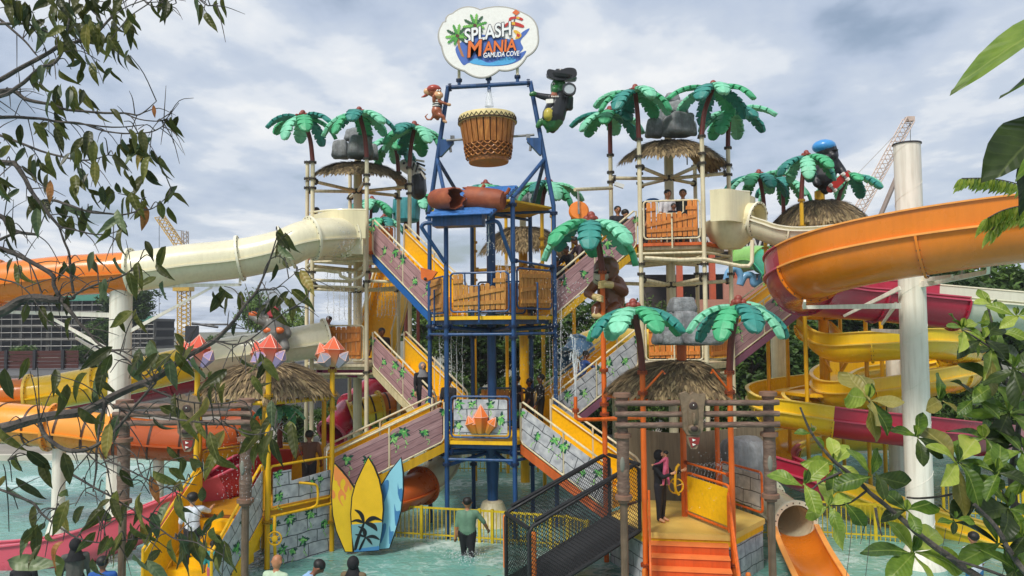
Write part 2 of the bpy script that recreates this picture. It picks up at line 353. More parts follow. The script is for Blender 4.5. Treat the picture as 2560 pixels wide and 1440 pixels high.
t = thing('tower_crane', 'yellow lattice tower crane far behind the cream tube slide', 'crane', W(460, 870, 140))
b = MB(); lattice(b, W(460, 875, 140), W(460, 640, 140), 1.7, 22, .12); b.obj('mast', YCR, t)
b = MB(); lattice(b, W(463, 640, 140), W(462, 578, 140), .9, 6, .09); b.obj('tower_top', mat('crane_grey', 'a79a90', .5), t)
b = MB(); lattice(b, W(455, 622, 140), W(398, 540, 140), 1.3, 10, .1); b.obj('jib', YCR, t)
b = MB(); b.box(W(450, 632, 139.2), (2.0, 1.4, 1.6)); b.obj('cab', mat('crane_cab', 'b98a52', .5), t)
b = MB(); b.box(W(459, 722, 140), (3.0, 2.4, .9)); b.obj('collar', YCR, t)
b = MB(); b.cyl(W(462, 578, 140), W(420, 572, 140), .04, 4); b.cyl(W(398, 540, 140), W(398, 790, 140), .05, 4); b.obj('cable', DARK, t)
t = thing('luffing_crane', 'pale lattice crane jib rising behind the white right column', 'crane', W(2120, 870, 100))
PCR = mat('crane_pale_red', 'c9b3a4', .5)
b = MB(); lattice(b, W(2085, 640, 100), W(2272, 300, 100), 1.1, 30, .075); b.obj('jib', PCR, t)
b = MB(); b.cyl(W(2150, 660, 100), W(2262, 395, 100), .33, 8); b.obj('strut', mat('crane_brown', '8a7a70', .5), t)
b = MB(); b.box(W(2274, 298, 100), (1.0, .8, .6)); b.obj('jib_head', PCR, t)
b = MB(); b.cyl(W(2276, 300, 100), W(2276, 480, 100), .05, 4); b.cyl(W(2262, 312, 100), W(2100, 480, 100), .04, 4); b.obj('cable', STEEL, t)
b = MB(); b.box(W(2090, 760, 100), (4, 4, 12)); b.obj('base', PCR, t)
# street lamp and sign mast far left
t = thing('street_lamp', 'thin far street lamp left of the grey animal statue', 'street lamp', W(672, 860, 70))
b = MB(); b.tube(catmull([W(672, 860, 70), W(672, 760, 70), W(671, 738, 70), W(680, 731, 70)], 4), .06, 6); b.obj('pole', STEEL, t)
b = MB(); b.box(W(681, 731, 70), (.5, .2, .1)); b.obj('lamp_head', STEEL, t)
t = thing('gantry_post', 'dark post with a crossbar beside the far small tree', 'post', W(480, 880, 70))
b = MB(); b.box(W(480, 850, 70), (.9, .9, 2.6)); b.obj('post', DARK, t)
b = MB(); b.cyl(W(480, 811, 70), W(570, 811, 70), .1, 6); b.cyl(W(480, 808, 70), W(545, 818, 70), .12, 6); b.obj('crossbar', DARK, t)
# dark hall with orange columns behind the right tower
t = thing('open_hall', 'dark roofed hall with orange columns behind the right tower', 'building', W(1830, 900, 56))
OCOL = mat('orange_column', 'b8583a', .6)
for px in (1700, 1782, 1845, 1966):
    b = MB(); b.box(W(px, 760, 55), (.4, .4, 9)); b.obj('column', OCOL, t)
xa, za = XZ(1640, 640, 56.5); xb, zb = XZ(2000, 580, 56.5)
b = MB(); b.box(((xa+xb)/2, 60, zb-.6), (xb-xa, 8, 1.8)); b.obj('roof', mat('hall_roof', '2a2524', .6), t)
b = MB(); b.box(((xa+xb)/2, 63.5, 5.5), (xb-xa-.4, .3, 9)); b.obj('back_wall', mat('hall_wall', '3b3230', .8), t)
b = MB()
for i in range(16):
    x = xa+i*(xb-xa)/16; w = (xb-xa)/16; b.cyl((x, 55.9, zb-1.4), (x+w/2, 55.9, zb-.4), .08, 5); b.cyl((x+w/2, 55.9, zb-.4), (x+w, 55.9, zb-1.4), .08, 5)
b.cyl((xa, 55.9, zb-1.4), (xb, 55.9, zb-1.4), .1, 5); b.obj('roof_truss', mat('truss_white', 'c9c6c0', .5), t)
b = MB(); b.box(W(1905, 722, 54), (5.5, .3, 1.5)); b.obj('parapet', mat('salmon_wall', 'b07a68', .7), t)
b = MB(); b.box(W(1840, 790, 50), (6, .3, 2.2)); b.obj('low_wall', mat('salmon_wall', 'b07a68', .7), t)
# ------------------------------------------------------------------ the towers: one hexagonal plan, 6.1 m apart
RT_ = 1.87
def pol(c, a, r): return V((c[0]+r*math.cos(R(a)), c[1]+r*math.sin(R(a)), 0))
BT = V((-.61, 22.3, 0)); LT = pol(BT, 140.2, 6.15); RTW = pol(BT, 20.2, 6.1); OT = pol(BT, -39.8, 6.1); YT = pol(BT, -159.8, 6.3); KT = pol(BT, 80.2, 6.1); FT = pol(RTW, 20.2, 6.1)
ANG = dict(FL=-129.8, FR=-69.8, RR=-9.8, BR=50.2, BL=110.2, LL=170.2)
def vtx(c, k, r=RT_): return pol(c, ANG[k], r)
def flange_mesh(r, m):
    b = MB()
    for dz in (-.028, .008): b.lathe((0, 0, dz), [(r*1.02, 0), (r*1.85, 0), (r*1.85, .02), (r*1.02, .02)], 14)
    for i in range(8):
        a = i*math.pi/4; b.cyl((r*1.55*math.cos(a), r*1.55*math.sin(a), -.05), (r*1.55*math.cos(a), r*1.55*math.sin(a), .05), .012, 5)
    return b.mesh('flange', m, angle=30)
FLG = {}
def flange(parent, p, r, m, axis=None):
    k = (round(r, 3), m.name)
    if k not in FLG: FLG[k] = flange_mesh(r, m)
    mx = Matrix.Translation(p)
    if axis is not None: mx = mx @ V(axis).to_track_quat('Z', 'Y').to_matrix().to_4x4()
    return link('flange', FLG[k], parent, mx)
DCREAM = mat('flange_grimy_steel', '4a443c', .55, .25, metal=.3); DBLUE = mat('flange_navy', '14294a', .5, .2); DYEL = mat('flange_ochre', 'a97e12', .5, .2); DORA = mat('flange_rust', '93401a', .5, .2)
def pole(t, xy, z0, z1, r, m, fm, ys=()):
    b = MB(); b.cyl((xy[0], xy[1], z0), (xy[0], xy[1], z1), r, 14); o = b.obj('pole', m, t)
    for y in ys:
        px = 1280; flange(o, (xy[0], xy[1], y), r, fm)
    return o
def pz(y, xy): return PZ(1280+xy[0]/xy[1]*F, y, xy[1])
def hexpoly(r, off=0): return [(r*math.cos(R(a+off)), r*math.sin(R(a+off))) for a in ANG.values()]
HEXO = [(math.cos(R(-129.8+60*i)), math.sin(R(-129.8+60*i))) for i in range(6)]
def hexplate(t, c, z, th, r, m, name='platform'):
    b = MB(); b.prism([(c.x+x*r, c.y+y*r) for x, y in HEXO], th, z0=z-th); return b.obj(name, m, t, smooth=False)
def beam(t, a, b_, r, m, name='beam', fm=None):
    a = V(a); b_ = V(b_); b = MB(); b.cyl(a, b_, r, 12); o = b.obj(name, m, t)
    if fm is not None:
        d = (b_-a).normalized(); flange(o, a+d*.12, r, fm, d); flange(o, b_-d*.12, r, fm, d)
    return o
def at(xy, z): return V((xy[0], xy[1], z))
# ---- railings
SLAT = mat('varnished_slat', 'b47a34', .5, .28, 5, stretch=(6, .7, 6), bump=.25, bscale=20, objrand=.12, col2='d09a50')
SLATO = mat('orange_slat', 'c9772c', .45, .22, 5, stretch=(6, .7, 6), bump=.25, bscale=20, objrand=.12, col2='dd9448')
def slat_boards(t, mx, x0, x1, y0, hs, m, seed=0, curve=0.):
    r = random.Random(seed); n = len(hs); w = (x1-x0)/n
    for i, h in enumerate(hs):
        xa = x0+i*w+.012; xb = x0+(i+1)*w-.012; top = y0+h+r.uniform(-.012, .012)
        b = MB(); b.prism([(xa, y0+r.uniform(-.02, .01)), (xb, y0), (xb+.004, top-.03), (xb-.03, top), (xa+.03, top), (xa, top-.03)], .028, z0=.02)
        b.obj('slat', m, t, mx, smooth=False)
def board(t, mx, x0, ya, x1, yb, w, m, z=.052):
    b = MB(); b.prism([(x0, ya), (x1, yb), (x1-.01, yb+w), (x0+.01, ya+w)], .03, z0=z); b.obj('cross_board', m, t, mx, smooth=False)
def loop_tube(t, mx, poly, r, m, name='rail_frame'):
    b = MB(); b.tube([(x, y, 0) for x, y in poly], r, 8, closed=True); return b.obj(name, m, t, mx)
def slat_panel(t, mx, w, h, fm, wood, dip=True, seed=1, y0=.12, strut=True):
    h2 = w/2
    loop_tube(t, mx, rrect(-h2, y0, h2, y0+h, .1), .028, fm)
    if dip:
        hs = [h-.1, h-.08, h*.62, h*.62, h*.6, h*.62, h*.66, h*.6, h-.06, h-.06]
        b = MB(); b.tube([mxp for mxp in [V((-.32*h2*1.6, y0+h, .0)), V((-.5*h2, y0+h*.7, 0)), V((-.44*h2, y0+h*.66, 0)), V((.36*h2, y0+h*.66, 0)), V((.42*h2, y0+h*.7, 0)), V((.42*h2, y0+h, 0))]], .022, 8); b.obj('hand_rail', fm, t, mx)
        slat_boards(t, mx, -h2+.07, h2-.07, y0+.06, hs, wood, seed)
        board(t, mx, -h2+.08, y0+h*.16, h2-.1, y0+h*.2, .1, wood); board(t, mx, -h2+.08, y0+h*.3, h2-.12, y0+h*.53, .1, wood)
        board(t, mx, -h2+.08, y0+h*.72, -h2+.36, y0+h*.74, .09, wood); board(t, mx, h2-.42, y0+h*.74, h2-.1, y0+h*.74, .11, wood)
    else:
        slat_boards(t, mx, -h2+.07, h2-.07, y0+.06, [h-.1]*9, wood, seed)
        board(t, mx, -h2+.09, y0+h*.12, h2-.1, y0+h*.15, .11, wood); board(t, mx, -h2+.09, y0+h*.4, h2-.1, y0+h*.56, .11, wood); board(t, mx, -h2+.09, y0+h*.76, h2-.1, y0+h*.8, .11, wood)
    if strut:
        b = MB(); b.tube([V((0, -.18, .1)), V((0, y0+h*.66, .1)), V((0, y0+h*.66, .0))], .026, 8); b.obj('strut', fm, t, mx)
def face_at(c, a, z, r=RT_): return face_mx(at(pol(c, a, r*.866), z), (math.cos(R(a)), math.sin(R(a)), 0))
# ---- printed panels
def print_mat(name, kind):
    m, t, b, o = base_mat(name); c = N(t, 'ShaderNodeTexCoord'); s = N(t, 'ShaderNodeSeparateXYZ')
    wv = N(t, 'ShaderNodeTexNoise'); wv.inputs['Scale'].default_value = 1.3; wv.inputs['Detail'].default_value = 3; L(t, c, 'Object', wv, 0)
    va = N(t, 'ShaderNodeVectorMath', operation='MULTIPLY_ADD'); L(t, wv, 1, va, 0); va.inputs[1].default_value = (.09, .09, 0) if kind == 'wood' else (.2, .17, 0); L(t, c, 'Object', va, 2)
    if kind == 'wood':
        L(t, va, 0, s, 0); y = math_n(t, 'MULTIPLY', s.outputs[1], 5.2); fr = math_n(t, 'FRACT', y); fl = math_n(t, 'FLOOR', y)
        line = ramp(t, fr, [(.0, (0, 0, 0)), (.035, (0, 0, 0)), (.075, (1, 1, 1)), (1, (1, 1, 1))])
        wn = N(t, 'ShaderNodeTexWhiteNoise', noise_dimensions='1D'); t.links.new(fl, wn.inputs['W'])
        mp = N(t, 'ShaderNodeMapping'); mp.inputs['Scale'].default_value = (1.2, 16, 1); L(t, va, 0, mp, 0)
        g = N(t, 'ShaderNodeTexNoise'); g.inputs['Scale'].default_value = 2.2; g.inputs['Detail'].default_value = 7; g.inputs['Distortion'].default_value = .6; L(t, mp, 0, g, 0)
        f = math_n(t, 'ADD', math_n(t, 'MULTIPLY', g.outputs[0], .75), math_n(t, 'MULTIPLY', wn.outputs['Value'], .25))
        cc = ramp(t, f, [(.22, hx('83605f')), (.45, hx('a67f80')), (.66, hx('bd9896')), (.8, hx('cfb2aa'))])
        dk = hx('3d2830')
    else:
        br = N(t, 'ShaderNodeTexBrick', offset=.45, squash=1.0); L(t, va, 0, br, 0); br.inputs['Scale'].default_value = 1.0; br.inputs['Brick Width'].default_value = .6; br.inputs['Row Height'].default_value = .31; br.inputs['Mortar Size'].default_value = .014; br.inputs['Mortar Smooth'].default_value = .3
        line = math_n(t, 'SUBTRACT', 1.0, br.outputs['Fac'])
        g = N(t, 'ShaderNodeTexNoise'); g.inputs['Scale'].default_value = 5; g.inputs['Detail'].default_value = 7; L(t, c, 'Object', g, 0)
        cc = ramp(t, g.outputs[0], [(.3, hx('94959a')), (.5, hx('b2b3b6')), (.7, hx('cbcbcb'))])
        vo = N(t, 'ShaderNodeTexVoronoi'); vo.inputs['Scale'].default_value = 7.5; vo.inputs['Randomness'].default_value = 1; L(t, c, 'Object', vo, 0)
        line = math_n(t, 'MULTIPLY', line, ramp(t, vo.outputs['Distance'], [(.085, (.25,)*3), (.12, (1, 1, 1))])); dk = hx('4c4e52')
    x = N(t, 'ShaderNodeMix', data_type='RGBA'); t.links.new(line, x.inputs[0]); x.inputs[6].default_value = (*dk, 1); t.links.new(cc, x.inputs[7])
    t.links.new(x.outputs[2], b.inputs['Base Color']); b.inputs['Roughness'].default_value = .42; return m
PWOOD = print_mat('printed_mauve_planks', 'wood'); PSTONE = print_mat('printed_stone_blocks', 'stone')
VG = [mat('printed_leaf_green', '5fae58', .5, .15, 9), mat('printed_leaf_dark', '1f4a3c', .5, .15, 9), mat('printed_leaf_lime', '9ccf78', .5, .1, 9)]
def vines(parent, spots, seed, z=.0225):
    r = random.Random(seed); b = MB()
    def leaf(x, y, a, l, w, m, dz):
        ca, sa = math.cos(a), math.sin(a)
        b.add([V((x+u*ca-v*sa, y+u*sa+v*ca, z+dz)) for u, v in ((0, 0), (.35*l, w), (.75*l, w*.6), (l, 0), (.75*l, -w*.6), (.35*l, -w))], [(0, 5, 4, 3, 2, 1)], m)
    for (x, y, s) in spots:
        for i in range(9): leaf(x+r.uniform(-.06, .06)*s, y+r.uniform(-.06, .06)*s, r.uniform(0, 6.28), .17*s, .04*s, 1, .0002*i)
        for i in range(11): a = r.uniform(-.4, 3.6)+3.3; leaf(x+r.uniform(-.05, .05)*s, y+r.uniform(-.06, .08)*s, a, .15*s*r.uniform(.6, 1.1), .028*s, r.choice((0, 0, 2)), .003+.0002*i)
        # a thin hanging runner
        px, py = x, y
        for i in range(7):
            nx, ny = px+.05*math.sin(i*1.4+x*9)*s, py-.055*s; d = V((-(ny-py), nx-px, 0)).normalized()*.006
            b.add([V((px, py, z+.001))+d, V((px, py, z+.001))-d, V((nx, ny, z+.001))-d, V((nx, ny, z+.001))+d], [(0, 1, 2, 3)], 1)
            if i > 2: leaf(nx, ny, r.uniform(3.4, 6), .075*s, .02*s, 2, .002)
            px, py = nx, ny
    if parent is None: return b
    o = b.obj('printed_vine', VG, parent, smooth=False); o['kind'] = 'stuff'; return o
# ---- stairs between platforms
def clip_round(poly, r):
    out = []; n = len(poly)
    for i in range(n):
        p = V((*poly[i], 0)); a = V((*poly[i-1], 0)); c = V((*poly[(i+1) % n], 0))
        d1 = (a-p).normalized()*r; d2 = (c-p).normalized()*r
        for k in range(5): t = k/4; q = (1-t)**2*(p+d1)+2*t*(1-t)*p+t*t*(p+d2); out.append((q.x, q.y))
    return out
def stair(c1, z1, c2, z2, a, label, style, stringer, far_style=None, width=1.3, vs=3, r1=RT_*.866, r2=RT_*.866, lift=0.):
    d = V((math.cos(R(a)), math.sin(R(a)), 0)); A = at(pol(c1, a, r1), z1); B = at(c2-d*r2, z2); n = V((d.y, -d.x, 0))
    if n.y > 0: n = -n                                    # n points to the camera side
    t = thing('stairway', label, 'stairs', A)
    run = B-A; st = run.normalized(); k = max(4, round(abs(z2-z1)/.19)); run_h = V((run.x, run.y, 0)).length
    me = MB(); me.box((0, 0, 0), (run_h/k*1.12, width, .05)); tm = me.mesh('tread', YELP, smooth=False)
    mr = MB(); mr.box((0, 0, 0), (.03, width, abs(z2-z1)/k)); rm = mr.mesh('riser', YELP, smooth=False)
    ang = math.atan2(d.y, d.x)
    for i in range(k):
        p = A.lerp(B, (i+.5)/k); link('tread', tm, t, Matrix.Translation(p) @ rotz(ang)); q = A.lerp(B, (i+1)/k); link('riser', rm, t, Matrix.Translation((q.x, q.y, p.z+(z2-z1)/k/2)) @ rotz(ang))
    for s in (1, -1):
        o = n*s*(width/2+.03); near = s > 0
        b = MB(); b.add([A+o+V((0, 0, z))+n*e for z in (-.34, -.1) for e in (-.03, .03)]+[B+o+V((0, 0, z))+n*e for z in (-.34, -.1) for e in (-.03, .03)], [(0, 1, 3, 2), (4, 6, 7, 5), (0, 4, 5, 1), (2, 3, 7, 6), (0, 2, 6, 4), (1, 5, 7, 3)])
        b.obj('stringer', stringer, t, smooth=False)
        for j, (f0, f1) in enumerate(((.02, .49), (.51, .98))):
            P0 = A.lerp(B, f0)+o; P1 = A.lerp(B, f1)+o; x = (P1-P0).normalized()*(1 if (P1-P0).x > 0 else -1); nn = n*s; y = nn.cross(x)
            if y.z < 0: x = -x; y = nn.cross(x)
            mx = basis(x, y, nn, (P0+P1)/2+V((0, 0, .45))); inv = mx.inverted()
            poly = [inv @ (P+V((0, 0, z))) for P, z in ((P0, .0), (P1, .0), (P1, .94), (P0, .94))]
            poly = clip_round([(p.x, p.y) for p in poly], .1)
            st_m = {'wood': PWOOD, 'stone': PSTONE, 'yellow': YELP}[style]
            b = MB(); b.prism(poly, .016, z0=.004); po = b.obj('outer_panel', st_m, t, mx, smooth=False)
            b = MB(); b.prism(poly, .016, z0=-.014); b.obj('inner_panel', YELP, t, mx, smooth=False)
            if near and style != 'yellow':
                r = random.Random(label+str(j)); sp = []
                xs = [p[0] for p in poly]; x0, x1 = min(xs), max(xs)
                for q in range(vs):
                    u = x0+(x1-x0)*(.16+.68*(q+.2*r.random())/max(1, vs-1)); c = [p[1] for p in poly if abs(p[0]-u) < (x1-x0)*.4]
                    # stay inside the slanted outline
                    wp = mx @ V((u, 0, 0)); f = (wp-A-o).dot(st)/run.length; base = A.lerp(B, max(0, min(1, f)))+o; top = inv @ (base+V((0, 0, .94-.2-.28*(q % 2)))); sp.append((top.x, top.y, .95 if q % 2 == 0 else .8))
                vines(po, sp, label+str(j))
        # rails
        up = V((0, 0, 1)); rl = [A+o+up*.05, A+o+up*1.02, A.lerp(B, .03)+o+up*1.08, A.lerp(B, .97)+o+up*1.08, B+o+up*1.02, B+o+up*.05, B.lerp(A, .03)+o-up*.03, A.lerp(B, .03)+o-up*.03]
        b = MB(); b.tube(rl, .03, 8, closed=True); b.obj('rail', CREAM, t)
        b = MB(); m_ = A.lerp(B, .5)+o; b.cyl(m_-up*.05, m_+up*1.08, .026, 8); b.obj('rail_post', CREAM, t)
        b = MB(); b.tube([A.lerp(B, .02)+o*.9+up*.86, A.lerp(B, .98)+o*.9+up*.86], .022, 8); b.obj('inner_rail', CREAM, t)
    return t
# =================================================================== blue centre tower
Z1, Z2, Z3 = 2.62, 6.0, 9.12
bt = thing('blue_tower', 'blue hexagonal steel tower carrying the drum bucket in the centre', 'tower', at(BT, 0))
for k in ANG:
    p = vtx(BT, k); pole(bt, p, -.3, 9.2, .064, BLUE, DBLUE, [pz(815, p), pz(843, p), pz(1160, p), pz(533 if k in 'RRLL' else 512, p)])
b = MB(); b.lathe(at(BT, -.3), [(.27, 0), (.27, .3)], 20); b.lathe(at(BT, 1.15), [(.13, 0), (.13, 8.2)], 20); b.cyl(at(BT, .2), at(BT, 1.16), .155, 20); b.obj('centre_column', BLUED, bt)
b = MB(); b.lathe(at(BT, -.3), [(.62, 0), (.55, .35), (.3, .95), (.2, 1.0)], 22); b.obj('column_base', CREAM, bt)
for z in (Z1, Z2):
    hexplate(bt, BT, z, .1, RT_*.98, YELP); hexplate(bt, BT, z-.104, .12, RT_*.9, BLUED, 'floor_frame')
    for k in ANG: beam(bt, at(BT, z-.42), at(vtx(BT, k), z-.3), .06, BLUED, fm=DBLUE)
    q = list(ANG)
    for i in range(6): beam(bt, at(vtx(BT, q[i]), z-.5), at(vtx(BT, q[(i+1) % 6]), z-.5), .042, BLUED, 'tie_bar')
b = MB(); b.lathe(at(BT, 1.05), [(.16, 0), (.2, .9), (.34, 1.15), (.34, 1.2)], 18); b.obj('column_head', BLUED, bt)
for k in ('FL', 'FR', 'RR', 'LL', 'BR', 'BL'):
    beam(bt, at(BT, 2.1), at(vtx(BT, k), 1.95), .05, BLUED, 'brace_arm')
hexplate(bt, BT, Z3+.06, .06, RT_*.97, mat('yellow_roof', 'c79a12', .5, .15, streak=.2), 'roof_deck')
for k in ANG: beam(bt, at(BT, Z3-.08), at(vtx(BT, k), Z3-.08), .045, BLUED, 'roof_beam')
slat_panel(bt, face_at(BT, -99.8, Z2), 1.62, 1.06, BLUED, SLAT, True, 3)
slat_panel(bt, face_at(BT, -39.8, Z2), 1.55, 1.1, BLUED, SLAT, False, 4, y0=.2)
slat_panel(bt, face_at(BT, -159.8, Z2), 1.4, 1.02, BLUED, SLAT, False, 5, y0=.1)
beam(bt, at(vtx(BT, 'FR'), 7.5), at(vtx(BT, 'RR'), 7.42), .035, BLUED, 'spray_bar', DBLUE)
# crystal panel of the lower platform
mx = face_at(BT, -99.8, Z1)
loop_tube(bt, mx, rrect(-.81, .1, .81, 1.2, .1), .028, BLUED)
b = MB(); b.prism(rrect(-.74, .17, .74, 1.12, .06), .02, z0=-.01); po = b.obj('stone_panel', PSTONE, bt, mx, smooth=False)
vines(po, [(-.6, .98, .9), (-.22, .99, .7), (.28, 1.0, .8), (-.6, .42, .8), (.55, .6, 1.0)], 77, z=.0125)
# lower platform far railings
slat_panel(bt, face_at(BT, 80.2, Z1), 1.5, 1.05, BLUED, SLAT, False, 6, strut=False)
for a in (80.2,): slat_panel(bt, face_at(BT, a, Z2), 1.5, 1.0, BLUED, SLAT, False, 7, strut=False)
# trough and bent pipes above the platform
b = MB(); b.box((W(1085, 553, 20.35)+W(1210, 553, 20.35))/2, (1.36, .5, .3), Matrix.Rotation(R(-9.8), 3, 'Z')); b.obj('water_trough', BLUED, bt, smooth=False)
b = MB(); b.tube(catmull([W(1086, 557, 20.4), W(1064, 558, 20.4), W(1055, 566, 20.4), W(1060, 578, 20.45), W(1112, 656, 20.8)], 5), .055, 10); b.obj('bent_pipe', BLUED, bt)
b = MB(); b.tube(catmull([W(1216, 557, 20.3), W(1238, 553, 20.2), W(1249, 562, 20.2), W(1256, 585, 20.25), W(1281, 654, 20.5)], 5), .055, 10); b.obj('bent_pipe', BLUED, bt)
# corrugated ramp
rp = [W(1066, 540, 19.95), W(1226, 533, 19.75), W(1292, 463, 22.0), W(1162, 470, 22.2)]
b = MB(); kx = 40; vs_ = []; fs_ = []
nrm = (rp[1]-rp[0]).cross(rp[3]-rp[0]).normalized()
for i in range(kx+1):
    e = nrm*.028*math.sin(i/kx*math.pi*2*11)
    for q in (rp[0].lerp(rp[3], i/kx), rp[1].lerp(rp[2], i/kx)): vs_ += [q+e, q+e-nrm*.02]
for i in range(kx): k = i*4; fs_ += [(k, k+2, k+6, k+4), (k+1, k+5, k+7, k+3), (k, k+4, k+5, k+1), (k+2, k+3, k+7, k+6)]
b.add(vs_, fs_); b.obj('corrugated_ramp', mat('blue_corrugated', '3f73b4', .35, .12, streak=.25), bt, angle=60)
beam(bt, rp[0]-nrm*.06, rp[3]-nrm*.06, .04, BLUED, 'ramp_beam'); beam(bt, rp[1]-nrm*.06, rp[2]-nrm*.06, .04, BLUED, 'ramp_beam')
# slanted A-frame that carries bucket and sign
LTOP, RTOP = W(1120, 219, 22.35), W(1326, 207, 22.2)
LF, RF = at(vtx(BT, 'LL'), 9.2), at(vtx(BT, 'RR'), 9.2)
beam(bt, LF, LTOP, .068, BLUE, 'frame_leg'); beam(bt, RF, RTOP, .068, BLUE, 'frame_leg'); beam(bt, LTOP+V((-.06, 0, 0)), RTOP+V((.06, 0, 0)), .066, BLUE, 'frame_beam', DBLUE)
lj, rj = LF.lerp(LTOP, .42), RF.lerp(RTOP, .38)
for k, j in (('FL', lj), ('BL', lj), ('FR', rj), ('BR', rj)): beam(bt, at(vtx(BT, k), 9.2), j, .058, BLUE, 'frame_brace')
for j, s, dz in ((LF.lerp(LTOP, .56), 1, 0), (RF.lerp(RTOP, .53), -1, 0)):
    b = MB(); b.prism([(0, 0), (s*.42, 0), (s*.42, -.1), (s*.05, -.5), (0, -.5)], .2, basis(V((1, 0, 0)), V((0, 0, 1)), V((0, -1, 0)), j+V((0, .1, .05)))); b.obj('axle_bracket', BLUED, bt, smooth=False)
    b = MB(); b.box(j+V((s*.38, 0, .1)), (.12, .16, .14)); b.cyl(j+V((s*.3, -.02, -.1)), j+V((s*.33, -.02, -.32)), .04, 8); b.obj('bearing', STEEL, bt)
# =================================================================== cream towers
lt = thing('cream_tower', 'cream tower at the left with the cream tube slide leaving it', 'tower', at(LT, 0), 'cream towers')
tops = dict(FL=405, LL=405, FR=396, RR=419, BR=431, BL=431)
for k in ANG:
    p = vtx(LT, k); pole(lt, p, -.3, pz(tops[k], p), .068, CREAM, DCREAM, [pz(tops[k]+1, p), pz(tops[k]+42, p), pz(tops[k]+65, p), pz(680, p), pz(704, p), pz(930, p)])
b = MB(); b.cyl(at(LT, -.3), at(LT, PZ(890, 405, LT.y)), .15, 18); b.obj('centre_column', CREAM, lt)
rt = thing('cream_tower', 'cream tower at the right with a cream slide start on its top deck', 'tower', at(RTW, 0), 'cream towers')
tops = dict(FL=348, FR=340, LL=387, RR=369, BR=372, BL=390)
for k in ANG:
    p = vtx(RTW, k); pole(rt, p, -.3, pz(tops[k], p), .068, CREAM, DCREAM, [pz(tops[k]+1, p), pz(tops[k]+44, p), pz(tops[k]+68, p), pz(660, p), pz(685, p)])
b = MB(); b.cyl(at(RTW, -.3), at(RTW, PZ(1677, 352, RTW.y)), .15, 18); b.obj('centre_column', CREAM, rt)
OPLAT = mat('orange_platform', 'c85a1c', .45, .15, streak=.25)
for t, c in ((lt, LT), (rt, RTW)):
    for z, m in ((8.2, OPLAT), (4.55, CREAM)):
        hexplate(t, c, z, .09, RT_*.98, m); hexplate(t, c, z-.094, .1, RT_*.9, CREAM, 'floor_frame')
        q = list(ANG)
        for i in range(6): beam(t, at(vtx(c, q[i]), z-.32), at(vtx(c, q[(i+1) % 6]), z-.32), .04, CREAM, 'tie_bar')
        for k in ANG: beam(t, at(c, z-.5), at(vtx(c, k), z-.45), .055, CREAM)
    for z in (10.55, 7.1):
        for k in ANG: beam(t, at(c, z-.1), at(vtx(c, k), z), .058, CREAM, fm=DCREAM)
slat_panel(rt, face_at(RTW, -99.8, 8.2), 1.66, 1.15, CREAM, SLATO, True, 8)
slat_panel(rt, face_at(RTW, -99.8, 4.55), 1.66, 1.1, CREAM, SLATO, False, 9, strut=True)
slat_panel(rt, face_at(RTW, -39.8, 4.55), 1.6, 1.0, CREAM, SLATO, False, 12, strut=False)
slat_panel(lt, face_at(LT, -99.8, 4.55), 1.66, 1.12, CREAM, SLATO, False, 10, strut=False)
slat_panel(lt, face_at(LT, 80.2, 8.2), 1.6, 1.1, CREAM, SLATO, False, 11, strut=False)
slat_panel(rt, face_at(RTW, 80.2, 8.2), 1.6, 1.1, CREAM, SLATO, False, 13, strut=False)
# water pipes on the left tower
def pipe(t, pts, r, m, name='water_pipe', n=8): b = MB(); b.tube(pts, r, n); return b.obj(name, m, t)
def pxs(l, Y=None): return [W(a[0], a[1], a[2] if len(a) > 2 else Y) for a in l]
pipe(lt, catmull(pxs([(893, 622), (908, 614), (911, 622), (911, 675), (905, 690), (880, 700), (862, 694), (852, 690), (848, 681), (830, 679), (800, 674), (786, 674)], 24.2), 4), .05, CREAM)
pipe(lt, pxs([(780, 700), (880, 704)], 24.5), .05, CREAM); pipe(lt, pxs([(912, 702), (1030, 706)], 24.6), .05, CREAM); pipe(lt, pxs([(780, 715), (905, 718)], 24.3), .035, CREAM)
pipe(lt, catmull(pxs([(730, 905), (732, 885), (742, 877), (760, 876), (775, 876)], 24.0), 4), .07, CREAM)
# pipework under the right tower platform
pipe(rt, pxs([(1612, 645), (1700, 650), (1760, 648), (1850, 665), (1872, 665), (1880, 655), (1881, 600)], 22.2), .06, CREAM)
pipe(rt, pxs([(1437, 474, 22.6), (1530, 470, 24)]), .055, CREAM, 'boom')
b = MB(); b.tube(catmull(pxs([(1718, 412), (1718, 385), (1722, 381), (1736, 383), (1739, 387)], 24), 3), .02, 6); b.obj('goose_neck', STEEL, rt)
b = MB(); b.box(W(1548, 463, 23.6), (.3, .12, .12), Euler((0, R(20), 0)).to_matrix()); b.obj('camera_housing', mat('white_plastic', 'd8d8d4', .4), rt)
b = MB(); b.tube(catmull(pxs([(1612, 520), (1618, 502), (1640, 499), (1655, 510)], 24.8), 5), .045, 8); b.obj('blue_hoop', mat('hoop_blue', '3c7ac0', .4), rt)
# fan wheel hanging on the boom
t = thing('tipping_disc', 'round orange tipping disc hung from the cream boom', 'water feature', W(1447, 528, 22.4))
b = MB(); b.lathe(W(1447, 528, 22.4), [(0.01, -.1), (.26, -.09), (.3, -.04), (.3, .04), (.26, .09), (.01, .1)], 26, mx=Matrix.Rotation(R(80), 3, 'X')); b.obj('disc', mat('orange_disc', 'e07a1e', .4), t)
b = MB(); b.cyl(W(1447, 478, 22.3), W(1448, 527, 22.2), .015, 6); b.cyl(W(1444, 478, 22.5), W(1446, 527, 22.25), .015, 6); b.box(W(1447, 529, 22.2), (.06, .04, .14)); b.obj('hanger', STEEL, t)
